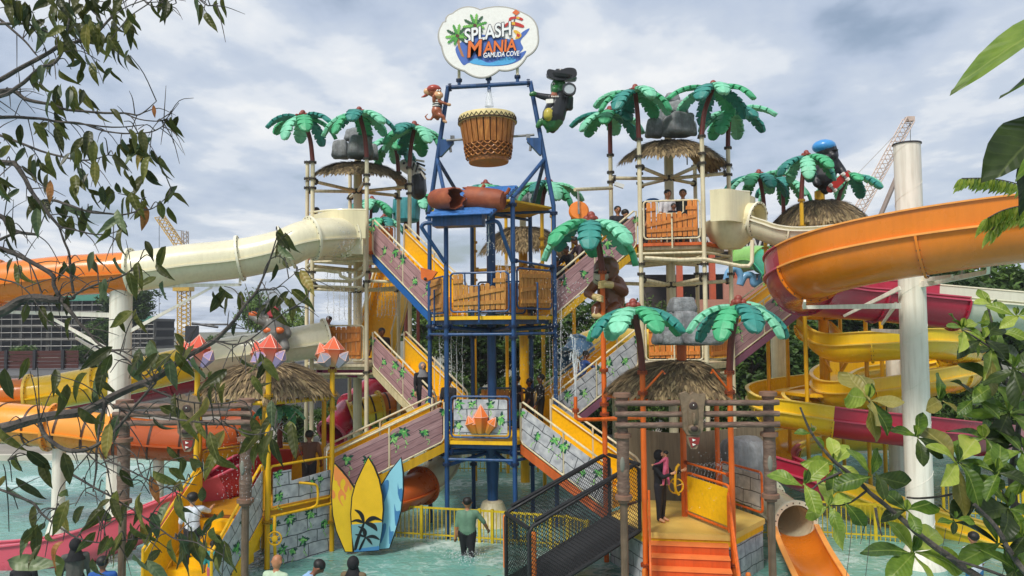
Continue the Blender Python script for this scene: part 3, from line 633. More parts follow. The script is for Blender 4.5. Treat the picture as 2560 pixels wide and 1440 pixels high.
# back tower and far right tower, yellow
def ytower(name, label, c, top, zs, ks, loc_top):
    t = thing(name, label, 'tower', at(c, 0), 'yellow towers')
    for k in ks: p = vtx(c, k); pole(t, p, -.3, pz(top.get(k, 540), p), .066, YEL, DYEL, [pz(top.get(k, 540)+1, p), pz(top.get(k, 540)+66, p), pz(top.get(k, 540)+88, p), pz(700, p)])
    b = MB(); b.cyl(at(c, -.3), at(c, loc_top), .17, 18); b.obj('centre_column', YEL, t)
    for z in zs:
        hexplate(t, c, z, .1, RT_*.95, YELP)
        for k in ks: beam(t, at(c, z-.4), at(vtx(c, k), z-.3), .06, YEL, fm=DYEL)
    return t
kt = ytower('yellow_tower', 'yellow tower seen through the blue tower from behind', KT, dict(FR=530, FL=540, RR=535, BR=540, BL=540, LL=540), (6.6, 3.2), ANG, 9.3)
for k in ANG: beam(kt, at(KT, 7.9), at(vtx(KT, k), 7.85), .06, YEL, fm=DYEL)
ft = ytower('yellow_tower', 'yellow tower at the right with the black ape statue on top', FT, dict(FL=500, LL=532, BR=535, RR=620, FR=640, BL=540), (6.3, 3.4), ANG, PZ(2062, 478, FT.y))
for k in ('FL', 'LL', 'BR', 'BL'): beam(ft, at(FT, 8.9), at(vtx(FT, k), 8.8), .055, YEL, fm=DYEL)
b = MB(); b.lathe(at(FT, 2.55), [(.2, 0), (.26, .1), (.3, .45), (.26, .5), (.2, .52)], 18); b.obj('column_head', YEL, ft)
for s in (-1, 1): beam(ft, W(2090+s*12, 930, FT.y-.3), W(2090+s*70, 835, FT.y-.2), .06, YEL, 'brace_arm')
# =================================================================== stairs
SBLUE = mat('stringer_blue', '15599c', .4); SYEL = mat('stringer_yellow', 'cfa018', .4, .1, streak=.2); SORA = mat('stringer_orange', 'c4602a', .45, .1, streak=.2); SMAU = mat('stringer_mauve', '7a4a5e', .45)
SCRE = mat('stringer_cream', 'cdbf95', .45, streak=.2)
stair(BT, Z2, LT, 8.2, 140.2, 'mauve plank stair with blue stringer rising left to the left cream tower top', 'wood', SBLUE, vs=3)
stair(BT, Z1, LT, 4.55, 140.2, 'mauve plank stair from the lower blue platform to the middle of the left cream tower', 'wood', SCRE, vs=3)
stair(YT, 1.35, BT, Z1, 20.2, 'mauve plank stair behind the surfboards up to the lower blue platform', 'wood', SYEL, vs=3)
stair(OT, 1.15, BT, Z1, 140.2, 'grey stone print stair from the orange tower up to the lower blue platform', 'stone', SORA, vs=3)
stair(BT, Z1, RTW, 4.55, 20.2, 'grey stone print stair behind the orange pole up to the right cream tower', 'stone', SMAU, vs=3)
stair(BT, Z2, RTW, 8.2, 20.2, 'mauve plank stair rising right behind the green palm to the right cream tower', 'wood', SYEL, vs=3)
stair(RTW, 4.55, FT, 6.3, 20.2, 'mauve plank stair at the far right partly hidden by the crimson slide bend', 'wood', SMAU, vs=2)
# yellow inner stair of the left tower from the middle to the top
stair(LT, 4.55, pol(LT, 80.2, 6.1), 8.2, 80.2, 'bright yellow stair running away behind the left cream tower', 'yellow', SYEL)
# ------------------------------------------------------------------ slides
GO = mat('orange_gelcoat', 'df7c1a', .24, .1, .7, streak=.05, coat=.25); GCR = mat('crimson_gelcoat', 'b0243f', .26, .1, .7, streak=.05, coat=.25); GY = mat('yellow_gelcoat', 'ffd226', .24, .08, .7, streak=.05, coat=.25)
GPK = mat('pink_gelcoat', 'd8586a', .3, .1, .7, coat=.2); GCRM = mat('cream_gelcoat', 'e4dcbc', .28, .08, .6, streak=.06, coat=.25); GTER = mat('terracotta_gelcoat', 'b8561f', .3, .1, .7, coat=.25); GWHT = mat('chalk_gelcoat', 'cfcfbc', .35, .06, .7, streak=.05)
GAM = mat('amber_gelcoat', 'eb9a34', .24, .1, .7, coat=.25); GMAG = mat('magenta_gelcoat', 'b8407f', .3); LIPO = mat('orange_lip', 'f0a04e', .35); LIPC = mat('crimson_lip', 'c64b63', .35); LIPY = mat('yellow_lip', 'f4cf55', .35); LIPW = mat('cream_lip', 'e8e2c8', .35)
LIP = {GO.name: LIPO, GCR.name: LIPC, GY.name: LIPY, GCRM.name: LIPW, GPK.name: GPK, GWHT.name: LIPW, GTER.name: GTER}
def ring_flange(parent, p, t, s, u, r, m, w=.11, th=.035, a0=0, a1=360, bolts=20, name='joint_flange'):
    b = MB(); full = a1-a0 >= 360; k = 32; pr = []
    for e in (-th, th):
        for rr in (r+.004, r+w): pr.append((rr, e))
    vs = []; fs = []
    for i in range(k+(0 if full else 1)):
        a = R(a0+(a1-a0)*i/k); d = s*math.cos(a)+u*math.sin(a)
        for rr, e in (pr[0], pr[1], pr[3], pr[2]): vs.append(p+d*rr+t*e)
    n = len(vs)//4
    for i in range(n if full else n-1):
        j = (i+1) % n
        for q in range(4): fs.append((i*4+q, i*4+(q+1) % 4, j*4+(q+1) % 4, j*4+q))
    b.add(vs, fs)
    for i in range(bolts):
        a = R(a0+(a1-a0)*(i+.5)/bolts); d = s*math.cos(a)+u*math.sin(a); c = p+d*(r+w*.55); b.cyl(c-t*(th+.014), c+t*(th+.014), .017, 5, m=1)
    o = b.obj(name, [m, DCREAM], parent, angle=30); return o
def cut(pts, f0, f1):
    n = len(pts)-1; a = int(round(f0*n)); c = int(round(f1*n)); return pts[a:c+1], a, c
def tube_slide(name, label, ctrl, r, secs, res=8, stripes=None, group='tube slides', hollow=True):
    """closed tube; secs: (fraction end, material)"""
    pts = catmull(ctrl, res); t = thing(name, label, 'slide', pts[0], group); fr = frames(pts, V((0, 0, 1))); f0 = 0; k = 26
    for f1, m in secs:
        q, a, c = cut(pts, f0, f1); b = MB()
        prof = [(r*math.cos(2*math.pi*i/k), r*math.sin(2*math.pi*i/k)) for i in range(k)]
        ff = fr[a:c+1]; b.sweep(q, prof, fr=ff); b.sweep(q[::-1], [(x*.955, y*.955) for x, y in prof], fr=ff[::-1])
        o = b.obj('tube_section', m, t, angle=50)
        for s in (-1, 1):                                  # side seams of the two half shells
            b = MB(); b.sweep(q, [(s*r*.97, -.025-.16*r), (s*(r+.07), -.025-.16*r), (s*(r+.07), .02-.16*r), (s*r*.97, .02-.16*r)], caps=True, fr=ff); b.obj('side_seam', m, o, smooth=False)
        for i in ((a, c) if f0 == 0 else (c,)):
            T, S, U = fr[i]; ring_flange(o, pts[i], T, S, U, r, LIP.get(m.name, m))
        if stripes:
            n = len(q)
            for i in range(2, n-1, stripes[1]):
                T, S, U = fr[a+i]; ring_flange(o, pts[a+i], T, S, U, r, stripes[0], w=.012, th=.03, bolts=0, name='stripe')
        f0 = f1
    return t
def flume_slide(name, label, ctrl, r, secs, side=-1, wall=.35, low=.06, res=8, group='open flume slides', joints=True, depth=1.0, seam=True):
    """open half pipe; the wall on `side` is higher"""
    pts = catmull(ctrl, res); t = thing(name, label, 'slide', pts[0], group); fr = frames(pts, V((0, 0, 1))); f0 = 0
    arc = [(r*math.cos(R(180+180*i/14)), depth*r*math.sin(R(180+180*i/14))) for i in range(15)]
    wl, wr = (wall, low) if side < 0 else (low, wall); th = .045
    outer = [(-r-.05*wl, wl)]+arc+[(r+.05*wr, wr)]
    k = (r-th)/r; inner = [((r-th+.05*wr), wr)]+[(x*k, y*k) for x, y in arc[::-1]]+[(-(r-th+.05*wl), wl)]
    for f1, m in secs:
        q, a, c = cut(pts, f0, f1); ff = fr[a:c+1]; b = MB(); b.sweep(q, outer+inner, caps=True, fr=ff); o = b.obj('flume_section', m, t, angle=45)
        lm = LIP.get(m.name, m)
        for sx, zt in ((-1, wl), (1, wr)):
            x = sx*(r+.05*zt); b = MB(); b.sweep(q, [(x-sx*.07, zt-.012), (x+sx*.05, zt-.012), (x+sx*.05, zt+.022), (x-sx*.07, zt+.022)], caps=True, fr=ff); b.obj('lip', lm, o, smooth=False)
        if seam:
            for sx in (-1, 1):
                b = MB(); b.sweep(q, [(sx*(r-.01), -.02), (sx*(r+.075), -.02), (sx*(r+.075), .022), (sx*(r-.01), .022)], caps=True, fr=ff); b.obj('side_seam', lm, o, smooth=False)
        if joints:
            for i in ((a, c) if f0 == 0 else (c,)):
                T, S, U = fr[i]; ring_flange(o, pts[i], T, S, U, r, m if i == c else lm, w=.07, th=.025, a0=180, a1=360, bolts=12)
        f0 = f1
    return t
def E(px, py, Y, r, dz=0.): p = W(px, py, Y); p.y += r; p.z += dz; return p
# left: big cream to orange tube
tube_slide('tube_slide', 'long cream then orange tube slide leaving the left tower at the top left', [W(858, 590, 24.3), W(815, 592, 23.5), W(760, 600, 23.0), W(700, 624, 22.8), (W(600, 646, 22.6)), W(470, 660, 22.3), W(330, 679, 22.0), W(160, 690, 21.9), W(0, 708, 21.8), W(-200, 730, 21.8)], .585,
           [(.19, GCRM), (.31, GCRM), (.445, GCRM), (.667, GCRM), (.89, GO), (1, GO)], res=9)
# left: lower cream, yellow, then striped orange return
tube_slide('tube_slide', 'cream then yellow tube slide below the grey animal statue', [W(815, 846, 24.6), W(740, 860, 24.2), W(640, 876, 24), W(560, 888, 24), W(480, 907, 24), W(380, 930, 24), W(250, 958, 24), W(130, 980, 24), W(40, 990, 23.8), W(-70, 992, 23.6), W(-170, 1000, 23.2)], .55,
           [(.14, GCRM), (.385, GCRM), (.6, GY), (.76, GY), (1, GO)], res=8)
tube_slide('tube_slide', 'orange tube slide with dark stripes at the left edge', [W(-170, 1035, 22), W(-60, 1050, 21.8), W(40, 1060, 21.6), W(130, 1068, 21.6), W(220, 1080, 21.8), W(310, 1092, 22), W(420, 1102, 22.3), W(510, 1104, 22.6), W(580, 1092, 23.2), W(600, 1070, 24.2)], .57,
           [(.33, GAM), (.52, GAM), (.75, GTER), (1, GTER)], stripes=(mat('dark_stripe', '4a2c1c', .5), 6))
flume_slide('flume_slide', 'crimson open slide running left behind the thatched yellow tower', [W(640, 900, 27), W(560, 925, 26.5), W(480, 945, 26), W(380, 965, 25.8), W(260, 985, 25.6), W(120, 1005, 25.6)], .5, [(.5, GCR), (1, GCR)], side=-1, wall=.3)
flume_slide('flume_slide', 'pink open slide sweeping down left from the yellow tower to the water', [W(700, 1160, 22.0), W(640, 1165, 21.0), W(590, 1190, 20.4), W(535, 1225, 20), W(470, 1258, 19.8), W(380, 1296, 19.5), W(280, 1335, 19.2), W(170, 1372, 19), W(60, 1392, 18.9), W(-60, 1402, 18.9)], .5, [(.3, GCR), (.62, GPK), (1, GPK)], side=-1, wall=.42, low=.3, seam=False)
# right: big orange flume, U-turn, crimson return, chalk end
RB = .78
bc = V((10.2, 18.4, 0)); bend = [V((14.5, 15.3, 7.95)), V((12.2, 15.32, 7.78))]+[bc+V((-3.05*math.cos(R(a)), 3.05*math.sin(R(a)), z)) for a, z in ((-90, 7.66), (-60, 7.48), (-30, 7.27), (-5, 7.05), (20, 6.86), (45, 6.72), (70, 6.62), (90, 6.55))]+[V((11.8, 21.5, 6.38)), V((13.6, 21.5, 6.2)), V((15.5, 21.5, 6.02))]
flume_slide('flume_slide', 'large orange open slide bending into crimson around the white right column', bend, RB, [(.13, GO), (.26, GO), (.415, GO), (.56, GCR), (.75, GCR), (.865, GCR), (1, GWHT)], side=-1, wall=.52, low=.08, res=10)
# right: yellow and crimson spiral
rs = .58
def H(px, py, Y): return W(px, py, Y)+V((0, .35, -.2))
sp = [H(2040, 800, 26.5), H(2095, 845, 25), H(2190, 843, 24), H(2309, 836, 24), H(2390, 845, 25), H(2425, 866, 27), H(2380, 888, 29), H(2250, 902, 29.5), H(2130, 917, 28.5), H(2085, 942, 26.5), H(2110, 967, 24.8), H(2190, 960, 24.2), H(2310, 938, 24.4), H(2395, 922, 25.6), H(2425, 917, 27.5), H(2380, 917, 29.5), H(2200, 938, 29.5), H(2010, 958, 28), H(1925, 978, 26.3),
      H(1945, 1005, 24), H(2010, 1016, 23), H(2096, 1031, 22.5), H(2257, 1050, 22), H(2400, 1068, 22.5), H(2520, 1080, 24.5), H(2540, 1083, 27), H(2450, 1080, 29.5), H(2250, 1078, 30), H(2050, 1085, 28.5), H(1965, 1108, 26.5), H(1945, 1137, 24.3), H(1985, 1158, 23.1), H(2091, 1194, 22.2), H(2210, 1238, 21.5), H(2332, 1279, 20.8), H(2531, 1340, 19.6), H(2640, 1372, 19)]
n_ = len(sp)-1
flume_slide('spiral_slide', 'yellow and crimson spiral open slide behind the white right column', sp, rs, [(2/n_, GY), (4/n_, GY), (6/n_, GY), (9/n_, GY), (11/n_, GY), (13/n_, GY), (15/n_, GY), (17/n_, GY), (19/n_, GY), (21/n_, GY), (23.4/n_, GCR), (26/n_, GPK), (29/n_, GY), (30.5/n_, GCR), (32/n_, GCR), (34/n_, GY), (1, GY)], side=1, wall=.38, low=.16, res=7, group='open flume slides')
# right tower: cream start box with hood, then open flume
t = thing('slide_start', 'cream curved start box with round hood on the right tower', 'slide', W(1820, 600, 23.2))
def curved_wall(t, A, B, C_, z0, z1, m, name, th=.05):
    pts = catmull([A, B, C_], 8); b = MB(); k = len(pts); fr = frames(pts, V((0, 0, 1))); vs = []; fs = []
    for p, (T, S, U) in zip(pts, fr):
        for o in (0, th):
            for z in (z0, z1): q = p+S*o; vs.append(V((q.x, q.y, z)))
    for i in range(k-1): a = i*4; fs += [(a, a+4, a+5, a+1), (a+2, a+3, a+7, a+6), (a+1, a+5, a+7, a+3), (a, a+2, a+6, a+4)]
    fs += [(0, 1, 3, 2), (k*4-4, k*4-2, k*4-1, k*4-3)]; b.add(vs, fs); return b.obj(name, m, t)
zt, zm, zb_ = PZ(1820, 478, 22.6), PZ(1820, 556, 22.6), PZ(1820, 608, 22.8)
curved_wall(t, W(1776, 520, 22.4), W(1822, 520, 22.25), W(1872, 520, 23.0), zm, zt, CREAMG, 'curved_wall')
curved_wall(t, W(1872, 520, 23.06), W(1885, 520, 23.6), W(1872, 520, 24.3), zm, zt-.05, CREAMG, 'curved_wall')
b = MB(); b.tube(catmull(pxs([(1776, 478, 22.4), (1822, 477, 22.25), (1873, 480, 23.0)]), 6), .04, 8); b.obj('rim', GCRM, t)
b = MB(); b.lathe(W(1828, 600, 23.4), [(.3, -.28), (.62, -.02), (.78, .3), (.79, .56), (.74, .6), (.7, .56)], 24); b.obj('basin', CREAMG, t)
hp = [W(1850, 545, 23.3), W(1893, 550, 22.9)]
b = MB(); T = (hp[1]-hp[0]).normalized(); b.sweep([hp[0], hp[0].lerp(hp[1], .5), hp[1]], [(.5*math.cos(2*math.pi*i/24), .5*math.sin(2*math.pi*i/24)) for i in range(24)]); b.sweep([hp[1], hp[0]], [(.46*math.cos(2*math.pi*i/24), .46*math.sin(2*math.pi*i/24)) for i in range(24)]); o = b.obj('hood', CREAMG, t)
fr = frames(hp, V((0, 0, 1)))[1]; ring_flange(o, hp[1], *fr, .5, LIPW, w=.06)
flume_slide('flume_slide', 'cream open slide leaving the right tower towards the black ape tower', [W(1880, 552, 23.0), W(1915, 565, 22.8), W(1960, 580, 22.6), W(2020, 581, 22.5), W(2100, 572, 22.6), W(2200, 566, 23)], .47, [(.42, GCRM), (1, GCRM)], side=1, wall=.1, low=.1)
# left tower: start box
t = thing('slide_start', 'cream curved start wall on the left tower top deck', 'slide', W(850, 600, 24.2))
curved_wall(t, W(776, 560, 25.0), W(835, 560, 24.0), W(914, 560, 24.1), PZ(850, 596, 24), PZ(850, 527, 24), CREAMG, 'curved_wall')
b = MB(); b.tube(catmull(pxs([(776, 531, 25.0), (835, 525, 24.0), (915, 525, 24.1)]), 6), .04, 8); b.obj('rim', GCRM, t)
b = MB(); b.box(W(868, 618, 24.5), (1.2, .9, .55)); b.obj('basin', CREAMG, t)
# bottom right: cream tube exit into the orange run-out
tube_slide('tube_slide', 'short cream tube slide opening onto the orange run-out lane', [W(1790, 1165, 23), W(1860, 1205, 21.8), W(1930, 1262, 20.3), W(1988, 1308, 19.0)], .46, [(.6, GCRM), (1, GCRM)])
flume_slide('run_out_lane', 'orange run-out lane with low walls in the bottom right pool', [W(1986, 1312, 19.1), W(2012, 1370, 17.6), W(2050, 1440, 16.0), W(2090, 1510, 14.6)], .52, [(.5, GO), (1, GO)], side=-1, wall=.02, low=.02, depth=.62, seam=False, joints=False)
# under the left lower stair: cream and terracotta tube
tube_slide('tube_slide', 'terracotta and cream tube slide under the stair behind the surfboards', [W(955, 1250, 20.9), W(1000, 1238, 21.2), W(1045, 1220, 21.8), W(1085, 1190, 22.6), W(1108, 1150, 23.6), W(1100, 1115, 24.6), W(1050, 1085, 25.4)], .46, [(.38, GTER), (.7, GCRM), (1, GCRM)])
# behind the left tower
tube_slide('tube_slide', 'yellow and orange ribbed tube behind the left tower legs', [W(880, 1040, 27.6), W(930, 1022, 27.8), W(985, 1012, 28.2), W(1060, 1005, 29)], .5, [(.45, GY), (1, GO)], stripes=(mat('dark_stripe', '3a2418', .5), 3))
tube_slide('tube_slide', 'crimson tube behind the left tower below the magenta deck', [W(830, 1085, 27), W(850, 1060, 27.4), W(880, 1020, 28.4), W(930, 975, 29.5), W(1000, 965, 30), W(1080, 955, 30.5)], .5, [(.4, GCR), (1, GCR)])
t = thing('magenta_trough', 'magenta open trough under the left tower middle deck', 'slide', W(860, 935, 25.5)); b = MB(); b.sweep(catmull([W(800, 920, 25.8), W(860, 925, 26.2), W(1000, 940, 27)], 5), [(-.4, .2), (-.4, -.2), (.4, -.2), (.4, .2), (.36, .2), (.36, -.15), (-.36, -.15), (-.36, .2)], caps=True); b.obj('trough', GMAG, t)
tube_slide('tube_slide', 'yellow tube slide behind the right grey stair', [W(1425, 905, 27), W(1445, 880, 27.5), W(1480, 858, 28.2), W(1540, 850, 29.5), W(1620, 860, 31)], .5, [(.3, mat('sky_blue_gelcoat', '6f9cc4', .3)), (1, GY)])
tube_slide('tube_slide', 'bright green tube slide seen behind the far right yellow pole', [W(1850, 650, 48), W(1885, 645, 47), W(1912, 650, 46), W(1932, 670, 45), W(1945, 705, 44.5), W(1950, 760, 44)], .78, [(.4, mat('lime_gelcoat', '86b860', .3)), (.7, mat('sea_green_gelcoat', '3f9a78', .3)), (1, mat('lime_gelcoat', '86b860', .3))])
# blue creature spray feature far behind
t = thing('spray_arches', 'blue looping tube spray feature far behind the right tower', 'water feature', W(1860, 740, 47))
BLT = mat('sky_blue_tube', '6d9cc0', .3)
for a in ([(1815, 705), (1822, 680), (1840, 672), (1852, 690), (1850, 712)], [(1850, 712), (1862, 690), (1880, 690), (1885, 710), (1900, 705), (1905, 692), (1918, 688), (1922, 694)]):
    b = MB(); b.tube(catmull(pxs(a, 47), 5), .22, 10); b.obj('loop', BLT, t)
# ------------------------------------------------------------------ white support columns
def column(label, px, top, Y, r, base=True, m=WHITEC, ribs=True):
    p = W(px, top, Y); zt = p.z; x = p.x
    t = thing('support_column', label, 'column', (x, Y, 0), 'slide support columns')
    b = MB(); b.lathe((x, Y, -.3), [(r, 0), (r, zt+.3), (r*.92, zt+.302), (r*.9, zt+.1)], 28); b.obj('shaft', m, t)
    if ribs:   # spiral weld seam
        pts = []; n = int((zt+.3)/.05)
        for i in range(n):
            z = -.2+i*.05; a = z*2*math.pi/1.15; pts.append(V((x+math.cos(a)*r*1.002, Y+math.sin(a)*r*1.002, z)))
        b = MB(); b.tube(pts, .008, 4); b.obj('weld_seam', m, t)
    if base: b = MB(); b.lathe((x, Y, -.3), [(r*1.9, 0), (r*1.75, .35), (r*1.1, .75), (r*1.02, .78)], 24); b.obj('footing', m, t)
    return t
c1 = column('tall white column in front of the crimson slide at the right', 2267, 362, 18.2, .3)
b = MB(); b.lathe(W(2267, 362, 18.2), [(.3, 0), (.325, 0), (.325, .03), (.3, .03)], 28, caps=False); b.obj('cap_ring', DARK, c1)
c2 = column('white column carrying the cream and orange tube slide at the left', 303, 725, 22.0, .3)
column('slim white column under the striped orange tube', 149, 1100, 21.6, .17); column('slim white column beside the wooden gate post', 397, 1110, 22.3, .15)
column('grey beige column inside the yellow spiral', 2232, 880, 27, .24, False); column('pale column left of the yellow spiral', 1945, 800, 30, .3, False, CREAM)
def arm(t, a, b_, w, m=WHITEC, name='bracket_arm'):
    a = V(a); b_ = V(b_); d = (b_-a); L_ = d.length; mx = d.to_track_quat('X', 'Z').to_matrix(); b = MB()
    b.add([mx @ V((x, y*w*.35*(1 if x == 0 else .7), z*w*.55*(1 if x == 0 else .6)))+a for x in (0, L_) for y in (-1, 1) for z in (-1, 1)], [(0, 1, 3, 2), (4, 6, 7, 5), (0, 4, 5, 1), (2, 3, 7, 6), (0, 2, 6, 4), (1, 5, 7, 3)]); return b.obj(name, m, t, smooth=False)
arm(c1, W(2250, 765, 18.0), W(2010, 768, 17.6), .12); arm(c1, W(2250, 720, 18), W(2110, 790, 19.5), .09); arm(c1, W(2300, 712, 18), W(2470, 680, 15.6), .13); arm(c1, W(2310, 700, 18), W(2380, 690, 15.9), .1); arm(c1, W(2262, 830, 18.2), W(2180, 825, 20.6), .1)
arm(c1, W(2240, 760, 18.3), W(2205, 810, 20.9), .09); arm(c1, W(2010, 768, 17.6), W(2012, 752, 17.4), .1); arm(c1, W(2470, 680, 15.6), W(2472, 645, 15.3), .1)
arm(c2, W(325, 715, 22), W(600, 712, 22.4), .12); arm(c2, W(325, 828, 22), W(530, 718, 22.3), .09, name='brace'); arm(c2, W(280, 788, 22), W(20, 780, 21.9), .13); arm(c2, W(280, 880, 22), W(120, 790, 22), .1, name='brace'); arm(c2, W(275, 895, 22.2), W(190, 845, 23.6), .1)
arm(c2, W(600, 712, 22.4), W(600, 690, 22.5), .12)
# ------------------------------------------------------------------ moulded palms
FR_M = [mat('frond_mint', '7cc8a4', .5, .14, 1.4, streak=.12), mat('frond_green', '46a874', .5, .16, 1.4, streak=.12), mat('frond_teal', '2f857a', .5, .16, 1.4, streak=.15)]
def frond_mesh(m, th0, th1, L_=1.34, Wd=.235, seed=0):
    r = random.Random(seed); b = MB(); st = []
    ts = [0, .05, .1, .18]; nt_ = [.3, .46, .62, .78]
    for q in nt_: ts += [q-.07, q-.004, q+.014, q+.045]
    ts += [.95, .975, 1.0]; ts = sorted(ts); pos = V((0, 0, 0)); last = 0
    def wid(t):
        w = Wd*min(1, .32+t*2.1)*(1 if t < .72 else math.sqrt(max(0, 1-((t-.72)/.285)**2.2)))
        return w
    vs = []; fs = []; k = 0
    for t in ts:
        n = 6
        for i in range(n):
            th = R(th0-(th0-th1)*(last+(t-last)*(i+.5)/n)); pos = pos+V((math.cos(th), 0, math.sin(th)))*(t-last)*L_/n
        last = t; th = R(th0-(th0-th1)*t); up = V((-math.sin(th), 0, math.cos(th))); w = wid(t)
        near = any(abs(t-q-.014) < 1e-6 for q in nt_); wl = w*(.56 if near else 1.08 if any(abs(t-q+.004) < 1e-6 for q in nt_) else .97); bw = t+(-.03 if near else 0)
        e = V((math.cos(th), 0, math.sin(th)))*(-.03 if near else 0)
        vs += [pos+up*.03, pos+e+V((0, wl*.8, 0))+up*.0, pos+e+V((0, wl, 0))-up*.035, pos+e+V((0, wl*.98, 0))-up*.1, pos-up*.05, pos+e+V((0, -wl*.98, 0))-up*.1, pos+e+V((0, -wl, 0))-up*.035, pos+e+V((0, -wl*.8, 0))+up*.0]
    n = len(ts)
    for i in range(n-1):
        for j in range(8): j2 = (j+1) % 8; fs.append((i*8+j, (i+1)*8+j, (i+1)*8+j2, i*8+j2))
    fs += [tuple(range(8)), tuple((n-1)*8+j for j in range(8))[::-1]]
    b.add(vs, fs); return b.mesh('frond', m, smooth=False)
FRM = [[frond_mesh(m, a, c, seed=i) for m in FR_M] for i, (a, c) in enumerate(((6, -66), (-6, -80), (16, -50)))]
b = MB()
for a in range(3): b.ball((.1*math.cos(a*2.1), .1*math.sin(a*2.1), .05), .085, 10, 6)
b.ball((0, 0, .13), .09, 10, 6)
for a in range(5): b.box((.17*math.cos(a*1.257), .17*math.sin(a*1.257), -.0), (.2, .09, .05), Matrix.Rotation(a*1.257, 3, 'Z'))
HEART = b.mesh('coconut_heart', mat('coconut_brown', '8a3a2c', .5, .2, 5))
b = MB(); b.add([V((0, -.025, .045)), V((.32, -.018, .075)), V((.32, .018, .075)), V((0, .025, .045))], [(0, 1, 2, 3)])
def palm(label, crown, base, scale=1., rot=0., seed=0, group='moulded palm trees', nf=8, r=.078):
    rr = random.Random(seed); t = thing('palm_tree', label, 'palm tree', base, group); crown = V(crown); base = V(base)
    mid = base.lerp(crown, .5); mid.x += (base.x-crown.x)*.22; mid.y += (base.y-crown.y)*.22
    pts = catmull([base, mid, crown], 6); b = MB(); b.tube(pts, [r*(1-.12*i/(len(pts)-1)) for i in range(len(pts))], 12); b.obj('trunk', BROWN, t)
    link('coconut_heart', HEART, t, Matrix.Translation(crown) @ rotz(rot) @ Matrix.Scale(scale, 4))
    for i in range(nf):
        a = rot+2*math.pi*i/nf+rr.uniform(-.1, .1); v = rr.choice((0, 1, 2)) if i % 2 else 0
        mx = Matrix.Translation(crown+V((0, 0, -.02))) @ rotz(a) @ Matrix.Translation((.1*scale, 0, 0)) @ Matrix.Rotation(R(rr.uniform(-9, 9)), 4, 'X') @ Matrix.Rotation(R(rr.uniform(-7, 7)), 4, 'Y') @ Matrix.Scale(scale*rr.uniform(.93, 1.05), 4)
        link('frond', FRM[v][(i+seed) % 3], t, mx)
def ptop(c, k, y): p = vtx(c, k); return at(p, pz(y, p))
palm('leftmost moulded palm on the left cream tower', W(757, 291, 24.8), ptop(LT, 'FL', 405), 1.0, .3, 1)
palm('second moulded palm in front of the grey rocks on the left tower', W(898, 283, 24.4), ptop(LT, 'FR', 396), 1.02, .1, 2)
palm('moulded palm nearest the monkey statue on the left tower', W(1036, 318, 25.9), ptop(LT, 'RR', 419), 1.05, .6, 3)
palm('moulded palm behind the thatch of the left tower', W(985, 352, 27.5), ptop(LT, 'BR', 431), .95, .2, 4)
palm('leftmost moulded palm on the right cream tower', W(1524, 281, 24.7), ptop(RTW, 'LL', 387), 1.02, .5, 5)
palm('moulded palm left of the grey rocks on the right tower', W(1588, 228, 23.0), ptop(RTW, 'FL', 348), 1.04, .2, 6)
palm('highest moulded palm right of the grey rocks on the right tower', W(1783, 219, 22.8), ptop(RTW, 'FR', 340), 1.06, .9, 7)
palm('rightmost moulded palm on the right cream tower', W(1826, 277, 24.1), ptop(RTW, 'RR', 369), 1.05, .35, 8)
palm('moulded palm just behind the right leg of the blue frame', W(1368, 457, 27.0), ptop(KT, 'FR', 530), 1.08, .25, 9)
palm('moulded palm half hidden behind the blue corrugated ramp', W(1214, 463, 27.6), ptop(KT, 'FL', 540), 1.0, .7, 10)
palm('moulded palm at the left of the black ape tower', W(1897, 438, 26.6), ptop(FT, 'LL', 532), 1.0, .15, 11)
palm('moulded palm behind the left palm of the black ape tower', W(1955, 448, 28.4), ptop(FT, 'BL', 540), 1.0, .5, 12)
palm('moulded palm in front of the black ape statue', W(2016, 390, 25.1), ptop(FT, 'FL', 500), .94, .35, 13)
palm('moulded palm right of the red skateboard', W(2120, 440, 27.8), ptop(FT, 'BR', 535), .98, .8, 14)
palm('moulded palm above the brown ape statue on an orange pole', W(1478, 553, 18.4), at(vtx(OT, 'LL'), PZ(1505, 680, 18.7)), 1.12, .62, 15)
palm('low front moulded palm on the left pole of the orange tower', W(1583, 770, 16.6), at(vtx(OT, 'FL'), PZ(1603, 930, 17)), .98, .33, 16)
palm('low front moulded palm on the right pole of the orange tower', W(1846, 762, 16.3), at(vtx(OT, 'FR'), PZ(1832, 930, 16.7)), .98, .1, 20)
palm('far moulded palm above the teal barrel behind the left tower', W(1045, 492, 36), W(1045, 600, 36), 1.05, .3, 18)
palm('far moulded palm partly hidden by the left tower railing', W(930, 502, 35), W(925, 600, 35), 1.1, .9, 19)
palm('lower far moulded palm beside the teal barrel', W(960, 545, 34), W(958, 640, 34), .9, .5, 20)
palm('small green moulded palm under the thatch of the yellow tower', W(697, 1012, 21.4), W(700, 1120, 21.4), .62, .3, 21)
# far teal barrel tower behind the left tower
t = thing('far_tower', 'far slim tower with a teal barrel behind the left tower', 'tower', W(1015, 900, 35.5))
for px in (925, 958, 1045): b = MB(); p = W(px, 600, {925: 35, 958: 34, 1045: 36}[px]); b.cyl((p.x, p.y, -.1), (p.x, p.y, p.z+.03), .085, 10); b.obj('pole', BROWN, t)
b = MB(); c_ = W(1016, 555, 35.5); b.lathe(c_, [(.5, 0), (.62, .1), (.66, .6), (.62, 1.05), (.5, 1.1)], 22); b.obj('barrel', mat('teal_barrel', '3f8f95', .4, .2, 3, streak=.3), t)
b = MB(); b.cyl((c_.x, c_.y, -.1), c_, .12, 10); b.obj('barrel_post', BROWN, t)
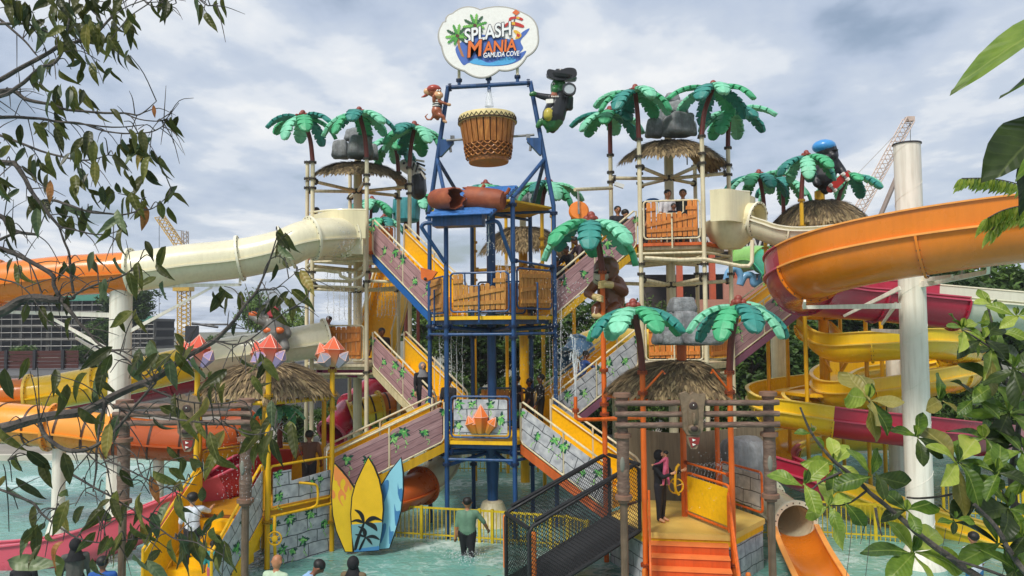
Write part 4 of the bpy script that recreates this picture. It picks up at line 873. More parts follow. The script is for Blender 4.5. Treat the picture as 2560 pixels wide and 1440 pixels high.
# ------------------------------------------------------------------ thatched canopies
STRAW = [mat('straw_a', '847050', .9, .25, 6), mat('straw_b', '63533c', .9, .25, 6), mat('straw_c', 'a08a64', .9, .2, 6)]
def thatch_meshes(a0=0, a1=360, N_=3600):
    r = random.Random(5); b = MB(); Rr = 1.0; h = 1.0
    def surf(ph, s):
        m = math.fmod(ph+600, 60.0)-30; rho = .9*math.cos(R(30))/math.cos(R(m))*.55+.45*.9; return V((rho*s*math.cos(R(ph-129.8)), rho*s*math.sin(R(ph-129.8)), h*(1-s**2.8)))
    vs = []; fs = []; nu = 48; nv = 10
    for j in range(nv+1):
        for i in range(nu+1): vs.append(surf(a0+i*(a1-a0)/nu, .03+.97*j/nv))
    for j in range(nv):
        for i in range(nu): w_ = nu+1; fs.append((j*w_+i, (j+1)*w_+i, (j+1)*w_+i+1, j*w_+i+1))
    shell = MB(); shell.add(vs, fs); sh = shell.mesh('shell', mat('canopy_shell', '8d7c58', .8, .15))
    vs = []; fs = []; ms = []
    for i in range(N_):
        s = math.sqrt(r.uniform(.02, 1.04)); ph = r.uniform(a0, a1); L_ = r.uniform(.16, .3); p = surf(ph, min(s, 1.0)); d = (surf(ph, s+.04)-p).normalized(); side = V((-d.y, d.x, 0)).normalized()*.011*r.uniform(.6, 1.4)
        lift = V((0, 0, r.uniform(.005, .035))); jit = V((r.gauss(0, .12), r.gauss(0, .12), r.gauss(0, .07))); q = p+lift+(d+jit).normalized()*L_*.55; d2 = (d+jit+V((0, 0, -.75 if s > .86 else -.05))).normalized(); e = q+d2*L_*.5
        k = len(vs); vs += [p+lift-side, p+lift+side, q+side, q-side, e]; fs += [(k, k+1, k+2, k+3), (k+3, k+2, k+4)]; c = r.choice((0, 0, 1, 1, 2)); ms += [c, c]
    b.add(vs, fs); b.m = ms; st = b.mesh('straw', STRAW, smooth=False); return sh, st
THF = thatch_meshes(); THH = thatch_meshes(-42, 168, 2800); THO = thatch_meshes(-190, 68, 4200)
def canopy(label, c, zr, h, rad=2.05, half=False, turn=0.):
    TSH, TST = (THF, THH, THO)[int(half)]
    t = thing('thatched_canopy', label, 'canopy', at(c, zr), 'thatched canopies')
    mx = Matrix.Translation(at(c, zr)) @ rotz(R(turn)) @ Matrix.Diagonal((rad, rad, h, 1))
    link('shell', TSH, t, mx); o = link('straw', TST, t, mx); o['kind'] = 'stuff'; return t
canopy('thatched canopy under the grey rocks on the left tower', LT, 10.78, .6, 1.98, True, 0)
canopy('thatched canopy under the grey rocks on the right tower', RTW, 10.86, .72, 2.08, True, 5)
canopy('thatched canopy of the orange tower below the front rocks', OT, 4.16, .68, 2.05, 2)
canopy('thatched canopy of the yellow tower between crystals', YT, 4.02, .78, 2.12)
canopy('thatched canopy seen through the blue tower', KT, 8.45, .95, 1.95, True, 0)
canopy('thatched canopy under the black ape statue', FT, 9.1, .9, 1.95)
# ------------------------------------------------------------------ grey rocks
ROCK = mat('moulded_rock', '7d7f81', .7, .25, 1.6, bump=.5, bscale=6, col2='a0a2a4', streak=.2)
def rock_mesh(seed):
    b = MB(); n = 7; idx = {}; vs = []; fs = []
    def key(p):
        k = tuple(round(x, 4) for x in p)
        if k not in idx:
            q = V(p); l = (abs(q.x)**7+abs(q.y)**7+abs(q.z)**7)**(1/7); q = q/l
            q *= 1+.1*noise.noise(q*1.3+V((seed*3.1, 0, 0)))+.05*noise.noise(q*3.5+V((0, seed, 0))); q.x *= 1-.12*q.z; q.y *= 1-.12*q.z
            idx[k] = len(vs); vs.append(q)
        return idx[k]
    for ax in range(3):
        for sg in (-1, 1):
            for i in range(n):
                for j in range(n):
                    c = []
                    for di, dj in ((0, 0), (1, 0), (1, 1), (0, 1)):
                        p = [0, 0, 0]; p[ax] = sg; p[(ax+1) % 3] = -1+2*(i+di)/n; p[(ax+2) % 3] = -1+2*(j+dj)/n; c.append(key(p))
                    fs.append(tuple(c) if sg > 0 else tuple(c[::-1]))
    b.add(vs, fs); return b.mesh('rock', ROCK, angle=60)
ROCKS = [rock_mesh(i) for i in range(5)]
def rocks(label, Y, lst, base):
    t = thing('rock_pile', label, 'rocks', base, 'moulded rock piles')
    for i, (px, py, w, h, dy) in enumerate(lst):
        p = W(px, py, Y+dy); k = Y/F
        link('rock', ROCKS[i % 5], t, Matrix.Translation(p) @ rotz(.35*math.sin(i*2.3)) @ Matrix.Rotation(R(4*math.sin(i*3.1)), 4, 'Y') @ Matrix.Diagonal((w*k/2*.95, w*k/2*.9, h*k/2*.95, 1)))
    b = MB(); b.cyl(base, V(base)+V((0, 0, .5)), .12, 12); b.obj('post', CREAM if Y > 20 else ORA, t)
rocks('grey moulded rock pile on top of the left tower', 26.1, [(852, 374, 40, 48, 0), (901, 368, 62, 56, -.5), (888, 338, 44, 34, .2), (930, 380, 32, 42, .3)], at(LT, PZ(890, 404, 26)))
rocks('grey moulded rock pile on top of the right tower', 24.2, [(1637, 320, 44, 50, 0), (1697, 312, 70, 58, -.5), (1694, 270, 50, 34, .1), (1664, 288, 30, 44, .3), (1680, 246, 36, 26, .3), (1728, 322, 30, 36, .4)], at(RTW, PZ(1677, 352, 24.3)))
rocks('grey moulded rock pile above the orange tower thatch', 18.3, [(1664, 836, 62, 54, 0), (1750, 842, 94, 44, -.2), (1682, 845, 46, 36, -.5), (1707, 805, 74, 60, .2), (1705, 764, 66, 44, .3), (1730, 820, 60, 40, .4), (1655, 800, 34, 34, .6)], at(OT, PZ(1710, 900, 18.3)))
rocks('grey moulded rock pile seen behind the blue frame leg', 28.2, [(1300, 498, 44, 44, 0), (1332, 505, 40, 36, .1), (1315, 482, 30, 24, .2)], at(KT, 9.3))
b = MB(); b.cyl(at(OT, -.3), at(OT, PZ(1710, 870, 18.3)), .075, 12); OTC = b
# ------------------------------------------------------------------ continuous moulded bodies (statues, people)
def blob(name, caps, mats, parent, voxel=.03, smooth_it=2, mx=None):
    """caps: (p0, p1, r0, r1, material) rounded cones merged into one skin"""
    b = MB()
    for p0, p1, r0, r1, m in caps:
        p0 = V(p0); p1 = V(p1); d = p1-p0
        if d.length < 1e-4: b.ball(p0, (r0, r0, r0) if not isinstance(r0, tuple) else r0, 12, 8); continue
        u = d.normalized(); pts = []; rr = []
        for a in (-80, -55, -30, 0): pts.append(p0+u*r0*math.sin(R(a))); rr.append(r0*math.cos(R(a)))
        for a in (0, 30, 55, 80): pts.append(p1+u*r1*math.sin(R(a))); rr.append(r1*math.cos(R(a)))
        b.tube(pts, rr, 10)
    me = bpy.data.meshes.new('tmp'); me.from_pydata(b.v, [], b.f); o = bpy.data.objects.new('tmp', me); COL.objects.link(o)
    md = o.modifiers.new('r', 'REMESH'); md.mode = 'VOXEL'; md.voxel_size = voxel
    if smooth_it: s = o.modifiers.new('s', 'SMOOTH'); s.iterations = smooth_it; s.factor = .5
    dg = bpy.context.evaluated_depsgraph_get(); out = bpy.data.meshes.new_from_object(o.evaluated_get(dg)); bpy.data.objects.remove(o); bpy.data.meshes.remove(me)
    out.name = name; out.materials.clear()
    for m in mats: out.materials.append(m)
    segs = [(V(c[0]), V(c[1]), c[2] if not isinstance(c[2], tuple) else sum(c[2])/3, c[3], c[4]) for c in caps]; mi = []
    for p in out.polygons:
        c = p.center; best = 1e9; bm_ = 0
        for p0, p1, r0, r1, m in segs:
            d = p1-p0; l2 = d.length_squared; t = 0 if l2 < 1e-8 else max(0, min(1, (c-p0).dot(d)/l2)); q = (c-(p0+d*t)).length-(r0+(r1-r0)*t)
            if q < best: best = q; bm_ = m
        mi.append(bm_)
    out.polygons.foreach_set('material_index', mi); out.polygons.foreach_set('use_smooth', [True]*len(mi)); out.update()
    return link(name, out, parent, mx)
def cap(Y, a, b_, r0, r1, m, dy0=0., dy1=0.): k = Y/F; return (W(a[0], a[1], Y+dy0), W(b_[0], b_[1], Y+dy1), r0*k, r1*k, m)
def pball(t, name, Y, px, py, r, m, dy=0., sc3=None):
    k = Y/F; b = MB(); b.ball(W(px, py, Y+dy), r*k if sc3 is None else tuple(x*k for x in sc3), 12, 8); return b.obj(name, m, t)
G = lambda n, c, **k: mat(n, c, .35, .12, 4, coat=.2, **k)
EYEW = G('eye_white', 'e8e4da'); EYEB = G('eye_black', '101012')
# small brown monkey holding the blue frame
Y = 22.1; t = thing('monkey_statue', 'brown monkey statue in a striped shirt clinging to the blue frame leg', 'statue', W(1095, 300, Y))
MBR = G('monkey_brown', '9a5230'); MTAN = G('monkey_tan', 'd9a679'); MSH = G('monkey_shirt', '25282c'); MRED = G('bandana_red', 'a8402e')
blob('body', [cap(Y, (1086, 228), (1090, 232), 17, 15, 0), cap(Y, (1096, 236), (1100, 238), 10, 9, 1, -.12, -.16), cap(Y, (1092, 252), (1094, 266), 11, 13, 2), cap(Y, (1092, 278), (1094, 284), 14.5, 13, 0), cap(Y, (1097, 252), (1110, 258), 5, 4, 0, -.1, -.14), cap(Y, (1110, 258), (1120, 262), 4, 3.5, 0, -.14, -.1), cap(Y, (1120, 261), (1124, 262), 4.5, 4.5, 1, -.1, -.08), cap(Y, (1085, 252), (1084, 240), 5, 4, 0, -.12, -.18), cap(Y, (1100, 288), (1108, 292), 6.5, 5, 0, -.1, -.12), cap(Y, (1108, 292), (1111, 300), 5, 4, 0, -.12, -.1), cap(Y, (1086, 288), (1094, 297), 6.5, 5, 0, .1, .1), cap(Y, (1110, 302), (1115, 305), 4.5, 4, 1, -.1, -.1),
      cap(Y, (1084, 288), (1078, 299), 3.5, 3, 0, .08, .1), cap(Y, (1078, 299), (1068, 299), 3, 2.6, 0, .1, .1), cap(Y, (1068, 299), (1063, 291), 2.6, 2.3, 0, .1, .1), cap(Y, (1063, 291), (1069, 285), 2.3, 2, 0, .1, .1), cap(Y, (1067, 229), (1068, 231), 9, 8, 1)], [MBR, MTAN, MSH], t, .026)
b = MB(); b.ball(W(1085, 224, Y-.01), tuple(x*Y/F for x in (19, 19, 12)), 14, 8); b.obj('bandana', MRED, t)
b = MB(); b.tube(catmull(pxs([(1072, 232), (1062, 240), (1053, 243)], Y), 3), [.06, .05, .05, .04, .03, .02, .01], 6); b.obj('bandana_knot', MRED, t)
for dz in (254, 260, 266): b = MB(); b.lathe(W(1093, dz, Y), [(.142, -.016), (.15, -.012), (.15, .012), (.142, .016)], 14); b.obj('shirt_stripe', EYEW, t)
for x in (1094, 1100): pball(t, 'eye', Y, x, 227, 3.4, EYEW, -.19); pball(t, 'pupil', Y, x+1, 227, 1.8, EYEB, -.225)
# green crocodile in a black hat
Y = 22.0; t = thing('crocodile_statue', 'green crocodile statue in black hat and vest with a magnifying glass', 'statue', W(1380, 330, Y))
CG = G('croc_green', '2f6b35'); CBK = G('croc_vest', '1a1b1e'); CY = G('croc_belly', 'b9a93c'); CMO = G('croc_mouth', 'b06a50')
blob('body', [cap(Y, (1396, 216), (1394, 224), 21, 19, 0), cap(Y, (1390, 221), (1387, 224), 10, 9, 0, -.15, -.26), cap(Y, (1386, 236), (1385, 237), 9, 8, 3, -.15, -.24), cap(Y, (1398, 250), (1384, 290), 26, 30, 1), cap(Y, (1383, 300), (1380, 308), 27, 23, 0), cap(Y, (1371, 283), (1370, 290), 13, 12, 2, -.24, -.26), cap(Y, (1375, 312), (1369, 330), 10, 4, 0), cap(Y, (1390, 312), (1382, 326), 11, 8, 1), cap(Y, (1352, 305), (1345, 315), 9, 7, 0),
      cap(Y, (1375, 245), (1352, 240), 10, 8, 1), cap(Y, (1352, 240), (1336, 235), 8, 6, 1), cap(Y, (1334, 234), (1328, 236), 7, 6, 0, -.05, -.05), cap(Y, (1415, 252), (1424, 268), 11, 10, 1), cap(Y, (1424, 268), (1426, 245), 9, 8, 1, -.1, -.25), cap(Y, (1426, 243), (1425, 238), 6, 6, 0, -.28, -.3)], [CG, CBK, CY, CMO], t, .03)
b = MB(); mx3 = Euler((R(8), R(8), 0)).to_matrix(); b.lathe(W(1403, 198, Y), [(.02, .22), (.2, .26), (.26, .1), (.28, .0), (.44, .03), (.46, .09), (.44, .0), (.25, -.04)], 18, mx=mx3); b.obj('hat', CBK, t)
b = MB(); b.prism([(v.x, v.y) for v in catmull([(-.42, .03, 0), (-.2, -.1, 0), (.12, -.12, 0), (.42, -.02, 0), (.4, .2, 0), (.16, .24, 0), (-.1, .16, 0), (-.38, .2, 0)], 4, True)], .05, face_mx(W(1404, 191, Y-.3), (0, -1, 0))); b.obj('hat_brim', CBK, t)
mg = W(1423, 224, Y-.42); b = MB(); b.lathe(mg, [(.15, -.05), (.2, -.05), (.2, .05), (.15, .05)], 22, mx=Matrix.Rotation(R(80), 3, 'X'), caps=False); b.obj('magnifier_ring', CBK, t)
b = MB(); b.lathe(mg, [(.01, .01), (.16, .01), (.16, .03), (.01, .03)], 22, mx=Matrix.Rotation(R(80), 3, 'X')); b.obj('lens', mat('lens_grey', 'a9b0b4', .15), t)
for i in range(4): b = MB(); b.lathe(W(1380+i*5, 243, Y-.3), [(.025, 0), (.004, .06)], 6); b.obj('tooth', EYEW, t)
b = MB(); b.prism(rrect(-.11, -.06, .11, .06, .02), .02, face_mx(W(1374, 253, Y-.34), (-.2, -1, 0))); b.obj('neck_cloth', EYEW, t)
pball(t, 'eye', Y, 1384, 210, 4, EYEW, -.19); pball(t, 'pupil', Y, 1383.5, 210, 2.2, EYEB, -.235)
# brown ape hugging the orange pole
Y = 19.05; t = thing('ape_statue', 'brown ape statue hugging the orange pole under a palm', 'statue', W(1512, 790, Y))
AB = G('ape_brown', '6e3f22'); AT = G('ape_tan', 'd8b878'); AF = G('ape_face', 'a79c80')
blob('body', [cap(Y, (1516, 672), (1512, 684), 34, 30, 0, .1, .05), cap(Y, (1502, 690), (1500, 697), 20, 18, 2, -.16, -.18), cap(Y, (1524, 715), (1528, 750), 32, 36, 0, .15, .2), cap(Y, (1545, 705), (1558, 728), 16, 15, 0, 0, -.05), cap(Y, (1558, 728), (1535, 715), 14, 11, 0, -.05, -.3), cap(Y, (1526, 712), (1511, 711), 10, 9, 1, -.36, -.5), cap(Y, (1488, 712), (1470, 733), 13, 12, 0, -.1, -.2), cap(Y, (1470, 733), (1484, 742), 11, 9, 0, -.2, -.45), cap(Y, (1488, 742), (1499, 744), 9, 8, 1, -.5, -.5), cap(Y, (1505, 760), (1490, 772), 15, 13, 0, -.15, -.3), cap(Y, (1490, 772), (1487, 785), 12, 9, 0, -.3, -.4), cap(Y, (1486, 788), (1500, 791), 8, 7, 1, -.42, -.42), cap(Y, (1540, 770), (1520, 785), 16, 13, 0, -.1, -.2)], [AB, AT, AF], t, .03)
for i in range(4): b = MB(); b.tube(pxs([(1512, 703+i*4.5, Y-.52), (1502, 705+i*4.5, Y-.6), (1497, 706+i*4.5, Y-.52)]), [.035, .033, .026], 6); b.obj('finger', AT, t)
for i in range(4): b = MB(); b.tube(pxs([(1492, 737+i*4, Y-.56), (1502, 740+i*4, Y-.6), (1507, 742+i*4, Y-.52)]), [.032, .03, .024], 6); b.obj('finger', AT, t)
for x in (1492, 1517): b = MB(); b.ball(W(x, 681, Y-.33), tuple(q*Y/F for q in (8, 6, 3)), 10, 6); b.obj('eyelid', EYEB, t)
b = MB(); b.tube(catmull(pxs([(1488, 699, Y-.36), (1496, 703, Y-.4), (1505, 701, Y-.38)]), 3), .012, 5); b.obj('mouth', EYEB, t)
# black ape with cap and skateboard
Y = 26.4; t = thing('ape_statue', 'black ape statue in a blue cap with a red skateboard', 'statue', W(2062, 478, Y))
GB = mat('ape_black', '15161a', .45, .3, 4); CAPB = G('cap_blue', '3e8fd0')
blob('body', [cap(Y, (2066, 376), (2072, 388), 26, 24, 0), cap(Y, (2078, 388), (2082, 390), 13, 12, 0, -.2, -.28), cap(Y, (2066, 408), (2060, 445), 27, 30, 0), cap(Y, (2088, 405), (2104, 425), 12, 10, 0, -.1, -.2), cap(Y, (2104, 425), (2112, 440), 10, 9, 0, -.2, -.4), cap(Y, (2044, 412), (2034, 440), 13, 11, 0), cap(Y, (2034, 440), (2042, 460), 10, 9, 0, 0, -.2), cap(Y, (2052, 455), (2058, 476), 13, 10, 0), cap(Y, (2074, 455), (2064, 478), 13, 9, 0)], [GB], t, .035)
b = MB(); b.ball(W(2060, 367, Y), tuple(q*Y/F for q in (29, 29, 18)), 16, 8); b.obj('cap', CAPB, t)
b = MB(); b.ball(W(2086, 376, Y-.28), tuple(q*Y/F for q in (9, 12, 3)), 12, 6); b.obj('brow', GB, t)
sk = thing('skateboard', 'red skateboard with white wheels held by the black ape', 'skateboard', W(2095, 455, Y-.5)); mxs = Matrix.Translation(W(2094, 456, Y-.5)) @ Euler((R(100), 0, R(0))).to_matrix().to_4x4() @ Matrix.Rotation(R(42), 4, 'Z')
b = MB(); b.prism(rrect(-.46, -.13, .46, .13, .12), .05); b.obj('deck', G('skate_red', 'b3261e'), sk, mxs)
for x in (-.28, .28):
    b = MB(); b.box((x, 0, .07), (.08, .24, .05)); b.obj('truck', STEEL, sk, mxs)
    for y in (-.12, .12): b = MB(); b.lathe((x, y, .11), [(.02, -.04), (.075, -.04), (.075, .04), (.02, .04)], 14, mx=Matrix.Rotation(R(90), 3, 'X')); b.obj('wheel', EYEW, sk, mxs)
# zebra head statue behind the left tower palms
Y = 28.2; t = thing('zebra_statue', 'black and white zebra statue behind the left tower palms', 'statue', W(1045, 480, Y))
ZW = G('zebra_white', 'cfcbc2'); ZB = G('zebra_black', '26262a')
blob('body', [cap(Y, (1012, 414), (1028, 420), 17, 20, 0), cap(Y, (1034, 424), (1042, 440), 20, 20, 0), cap(Y, (1044, 445), (1046, 478), 21, 22, 1)], [ZW, ZB], t, .035)
for i in range(5): b = MB(); b.box(W(1050+i*2, 402+i*9, Y-.25), (.34, .06, .07), Euler((0, R(10+i*12), 0)).to_matrix()); b.obj('mane_tuft', ZB if i % 2 else ZW, t)
for i in range(3): b = MB(); b.box(W(1024+i*9, 412+i*4, Y-.31), (.06, .05, .3), Euler((0, R(15), 0)).to_matrix()); b.obj('stripe', ZB, t)
pball(t, 'eye', Y, 1010, 408, 3.5, EYEB, -.24)
# grey animal with headphones on the lower tube
Y = 23.2; t = thing('hippo_statue', 'grey animal statue with red headphones and orange pads on the lower tube', 'statue', W(685, 850, Y))
HG = G('hippo_grey', '77746e'); HO = G('pad_orange', 'd8672a')
blob('body', [cap(Y, (678, 772), (668, 778), 25, 20, 0), cap(Y, (655, 786), (648, 790), 14, 12, 0, -.05, -.1), cap(Y, (688, 810), (688, 832), 30, 33, 0), cap(Y, (664, 806), (645, 800), 12, 10, 0, -.2, -.3), cap(Y, (645, 800), (628, 790), 9, 8, 0, -.3, -.3), cap(Y, (706, 812), (718, 835), 14, 12, 0), cap(Y, (670, 850), (646, 862), 15, 13, 0, -.2, -.3), cap(Y, (705, 850), (712, 868), 15, 13, 0, 0, -.1)], [HG, HO], t, .035)
b = MB(); b.lathe(W(680, 784, Y), [(.31, -.05), (.335, -.05), (.335, .05), (.31, .05)], 22, mx=Euler((0, R(90), R(10))).to_matrix(), caps=False); b.obj('headband', G('phones_red', 'a3222a'), t)
b = MB(); b.lathe(W(682, 779, Y-.34), [(.01, -.06), (.16, -.06), (.18, 0), (.16, .06), (.01, .07)], 20, mx=Matrix.Rotation(R(82), 3, 'X')); b.obj('ear_cup', G('phones_red', 'a3222a'), t)
b = MB(); b.lathe(W(682, 779, Y-.43), [(.005, 0), (.05, 0), (.05, .02), (.005, .02)], 14, mx=Matrix.Rotation(R(82), 3, 'X')); b.obj('ear_cup_badge', EYEW, t)
for x in (645, 657): b = MB(); b.box(W(x, 774, Y-.25), (.16, .06, .1)); b.obj('sunglass_lens', EYEB, t)
for x, y in ((632, 786), (670, 826), (698, 826)): b = MB(); b.ball(W(x, y, Y-.31), (.15, .09, .1), 12, 8); b.obj('pad', HO, t)
# ------------------------------------------------------------------ drum bucket
t = thing('drum_bucket', 'large wooden drum shaped tipping bucket with cream rim', 'water feature', W(1222, 408, 22.3))
dc = W(1222, 408, 22.3); k = 22.3/F; tilt = Euler((0, R(-1.5), 0)).to_matrix()
DW = mat('drum_wood', 'a3611f', .45, .32, 3, stretch=(5, 5, .8), bump=.3, bscale=12, objrand=.1, col2='c8843a', coat=.15); DD = mat('drum_dark', '3a2412', .7, .2)
DS = mat('drum_skin', 'd9c68c', .55, .12, 5)
zr, r0, r1 = 119*k, 71*k, 51*k
def drad(z): return r1+(r0-r1)*(max(0, z)/zr)**.85
b = MB(); b.lathe(dc, [(r1*.9, .02), (drad(.3)-.04, .3), (drad(zr*.6)-.035, zr*.6), (r0*.95, zr-.02), (r0*.86, zr-.02), (r0*.8, zr*.5), (.1, .3)], 36, mx=tilt); b.obj('barrel', DD, t)
for i in range(26):
    a0, a1 = 2*math.pi*(i+.09)/26, 2*math.pi*(i+.91)/26; b = MB(); vs_ = []
    for z in (zr*.37, zr*.6, zr*.86):
        for a in (a0, (a0+a1)/2, a1):
            for o in (-.03, .025): r_ = drad(z)+o; vs_.append(dc+tilt @ V((r_*math.cos(a), r_*math.sin(a), z)))
    fs_ = []
    for j in range(2):
        for q in range(2): s = j*6+q*2; fs_ += [(s+1, s+3, s+9, s+7), (s, s+6, s+8, s+2)]
        s = j*6; fs_ += [(s, s+1, s+7, s+6), (s+4, s+10, s+11, s+5)]
    fs_ += [(0, 2, 3, 1), (2, 4, 5, 3), (12, 13, 15, 14), (14, 15, 17, 16)]
    b.add(vs_, fs_); b.obj('stave', DW, t, smooth=False)
b = MB(); b.lathe(dc, [(r0*.96, zr*.84), (r0*1.04, zr*.845), (r0*1.045, zr*.875), (r0*1.02, zr*.88), (r0*1.02, zr*.985), (r0*1.0, zr*1.01), (r0*.88, zr*1.01), (r0*.86, zr*.9)], 40, mx=tilt, caps=False); b.obj('rim', DS, t)
zz_ = []
for i in range(72): a = math.pi*2*i/72; zz_.append(dc+tilt @ V((r0*1.03*math.cos(a), r0*1.03*math.sin(a), zr*(.885 if i % 2 else .955))))
b = MB(); b.tube(zz_, .014, 5, closed=True); b.obj('zigzag_lacing', DD, t)
b = MB(); b.lathe(dc, [(r0*1.035, zr*.845), (r0*1.06, zr*.85), (r0*1.06, zr*.875), (r0*1.035, zr*.88)], 40, mx=tilt, caps=False); b.obj('hoop', DD, t)
for row in range(4):
    z = zr*(.36-.07*row); n = 22; b = MB()
    for i in range(n):
        pts_ = []
        for q in range(6): a = 2*math.pi*(i+(row % 2)*.5+q/5)/n; pts_.append(dc+tilt @ V(((drad(z)+.018)*math.cos(a), (drad(z)+.018)*math.sin(a), z-.075*math.sin(math.pi*q/5))))
        b.tube(pts_, .02, 5)
    o = b.obj('carved_scallops', DW, t); o['kind'] = 'stuff'
b = MB(); b.lathe(dc, [(drad(.15)-.01, .15), (drad(zr*.25)-.008, zr*.25), (drad(zr*.38)-.006, zr*.38)], 36, mx=tilt, caps=False); b.obj('carved_band', mat('drum_carve', '7a4618', .6, .3, 8), t)
b = MB(); b.lathe(dc, [(r1*.92, 0), (r1*.97, 0), (r1*1.0, .04), (r1*.98, .1), (r1*1.03, .14), (r1*1.02, .2), (r1*.95, .22)], 36, mx=tilt); b.obj('foot_ring', DW, t)
b = MB(); b.cyl(W(1116, 351, 22.3), W(1165, 348, 22.3), .035, 10); b.obj('axle', STEEL, t); b = MB(); b.cyl(W(1284, 341, 22.2), W(1336, 337, 22.2), .035, 10); b.obj('axle', STEEL, t)
# broken clay jar on the ramp
JAR = mat('clay_jar', '8e4424', .6, .25, 3, bump=.3, bscale=10, col2='a85c38'); JIN = mat('clay_inside', '6a2a16', .7)
def jar(label, c, L_, r, ang, dir_, seed, extra, turn=-9.8):
    rr = random.Random(seed); t = thing('broken_jar', label, 'jar', c, 'broken clay jar halves'); mx = Matrix.Rotation(R(ang), 4, 'Y') @ Matrix.Rotation(R(turn), 4, 'Z'); b = MB(); n = 28; vs_ = []; fs_ = []
    prof = [(-.5, .45), (-.46, .8), (-.3, .95), (0, 1.0), (.3, 1.02), (.5, 1.02)]
    jag = [rr.uniform(-.13, .13) for _ in range(n)]
    for o in (1, .88):
        for q, (x, rad) in enumerate(prof):
            for j in range(n): a = 2*math.pi*j/n; xx = x+(jag[j] if q == 5 else jag[j]*.4 if q == 4 else 0); vs_.append(V(c)+mx @ V((dir_*xx*L_, rad*r*o*math.cos(a), rad*r*o*math.sin(a))))
    m_ = len(prof)
    for o in range(2):
        for q in range(m_-1):
            for j in range(n): j2 = (j+1) % n; f = (o*m_*n+q*n+j, o*m_*n+q*n+j2, o*m_*n+(q+1)*n+j2, o*m_*n+(q+1)*n+j); fs_.append(f if (o == 0) == (dir_ > 0) else f[::-1])
    for j in range(n): j2 = (j+1) % n; fs_.append(((m_-1)*n+j, (m_-1)*n+j2, (2*m_-1)*n+j2, (2*m_-1)*n+j))
    fs_ += [tuple(range(n)), tuple(m_*n+j for j in range(n))]
    b.add(vs_, fs_); b.obj('shell', JAR, t)
    for e in extra: b = MB(); b.tube(catmull([V(c)+mx @ V(p) for p in e], 4), .05, 8); b.obj('handle', JAR, t)
jar('left half of a broken terracotta jar on the blue ramp', W(1110, 497, 20.35), .9, .29, 6, 1, 2, [], -42)
jar('right half of a broken terracotta jar on the blue ramp', W(1216, 499, 20.4), 1.05, .32, 8, -1, 3, [[(.4, 0, .15), (.55, 0, .22), (.62, 0, .36)], [(-.15, 0, .28), (-.14, 0, .36), (-.1, 0, .4)]], -18)
# orange scoop at the left of the blue tower
t = thing('tipping_scoop', 'orange tipping scoop at the left railing of the blue tower', 'water feature', W(1070, 695, 21.4))
b = MB(); b.prism([(-.02, .22), (.44, .1), (.3, -.1), (.12, -.17), (.0, -.1)], .3, face_mx(W(1056, 690, 21.3), (0, -1, 0))); b.obj('scoop', G('scoop_orange', 'dd6a1e'), t); pball(t, 'pivot', 21.3, 1063, 697, 4, DARK, -.32)
# ------------------------------------------------------------------ the sign
sg = thing('park_sign', 'white cloud shaped sign with SPLASH MANIA logo above the drum', 'sign', W(1222, 190, 22.3)); ks = 22.3/F
SMX = face_mx(W(1225, 102, 22.1), (0, -1, 0)) @ Matrix.Rotation(R(.5), 4, 'Z')
def S(zx, zy): return ((960+zx/3.273-1225)*ks, (102-zy/3.273)*ks)        # zoom pixels of the logo to sign metres
cusps = [(505, 168), (560, 100), (790, 72), (1150, 108), (1262, 282), (1165, 468), (938, 578), (652, 580), (470, 372), (473, 190)]
bul = [.32, .25, .16, .24, .27, .27, .3, .25, .22, .3]
out = []
for i in range(len(cusps)):
    a = V((*S(*cusps[i]), 0)); c = V((*S(*cusps[(i+1) % len(cusps)]), 0)); d = c-a; nn = V((-d.y, d.x, 0)) if False else V((d.y, -d.x, 0)); nn = -nn
    for j in range(12): q = j/12; p = a.lerp(c, q)+nn*bul[i]*4*q*(1-q)*.7; out.append((p.x, p.y))
SW = mat('sign_white', 'f2efe8', .45, .03, 3, streak=.05)
b = MB(); b.prism(out, .06, z0=-.06); b.obj('board', SW, sg, SMX, smooth=False)
b = MB(); b.tube([(x, y, -.03) for x, y in out], .035, 6, closed=True); b.obj('board_edge', mat('sign_edge', 'b3aea6', .5), sg, SMX)
def art(name, pts, m, z, closed=True, n=5): b = MB(); p = [S(*q) for q in pts]; p = [(v.x, v.y) for v in catmull([(x, y, 0) for x, y in p], n, True)] if n > 1 else p; b.prism(p, .004, z0=z); return b.obj(name, m, sg, SMX, smooth=False)
P = lambda n, c: mat(n, c, .45, .06, 5)
art('splash', [(640, 530), (580, 400), (640, 330), (620, 300), (700, 310), (800, 280), (1080, 330), (1130, 270), (1195, 235), (1170, 280), (1120, 340), (1140, 400), (1110, 440), (1165, 425), (1110, 500), (1000, 540), (830, 545), (700, 515)], P('splash_blue', '4a6cb8'), .002)
art('splash_light', [(700, 515), (760, 480), (860, 520), (1000, 475), (1080, 500), (1000, 535), (830, 542)], P('splash_cyan', '4fa8dc'), .007)
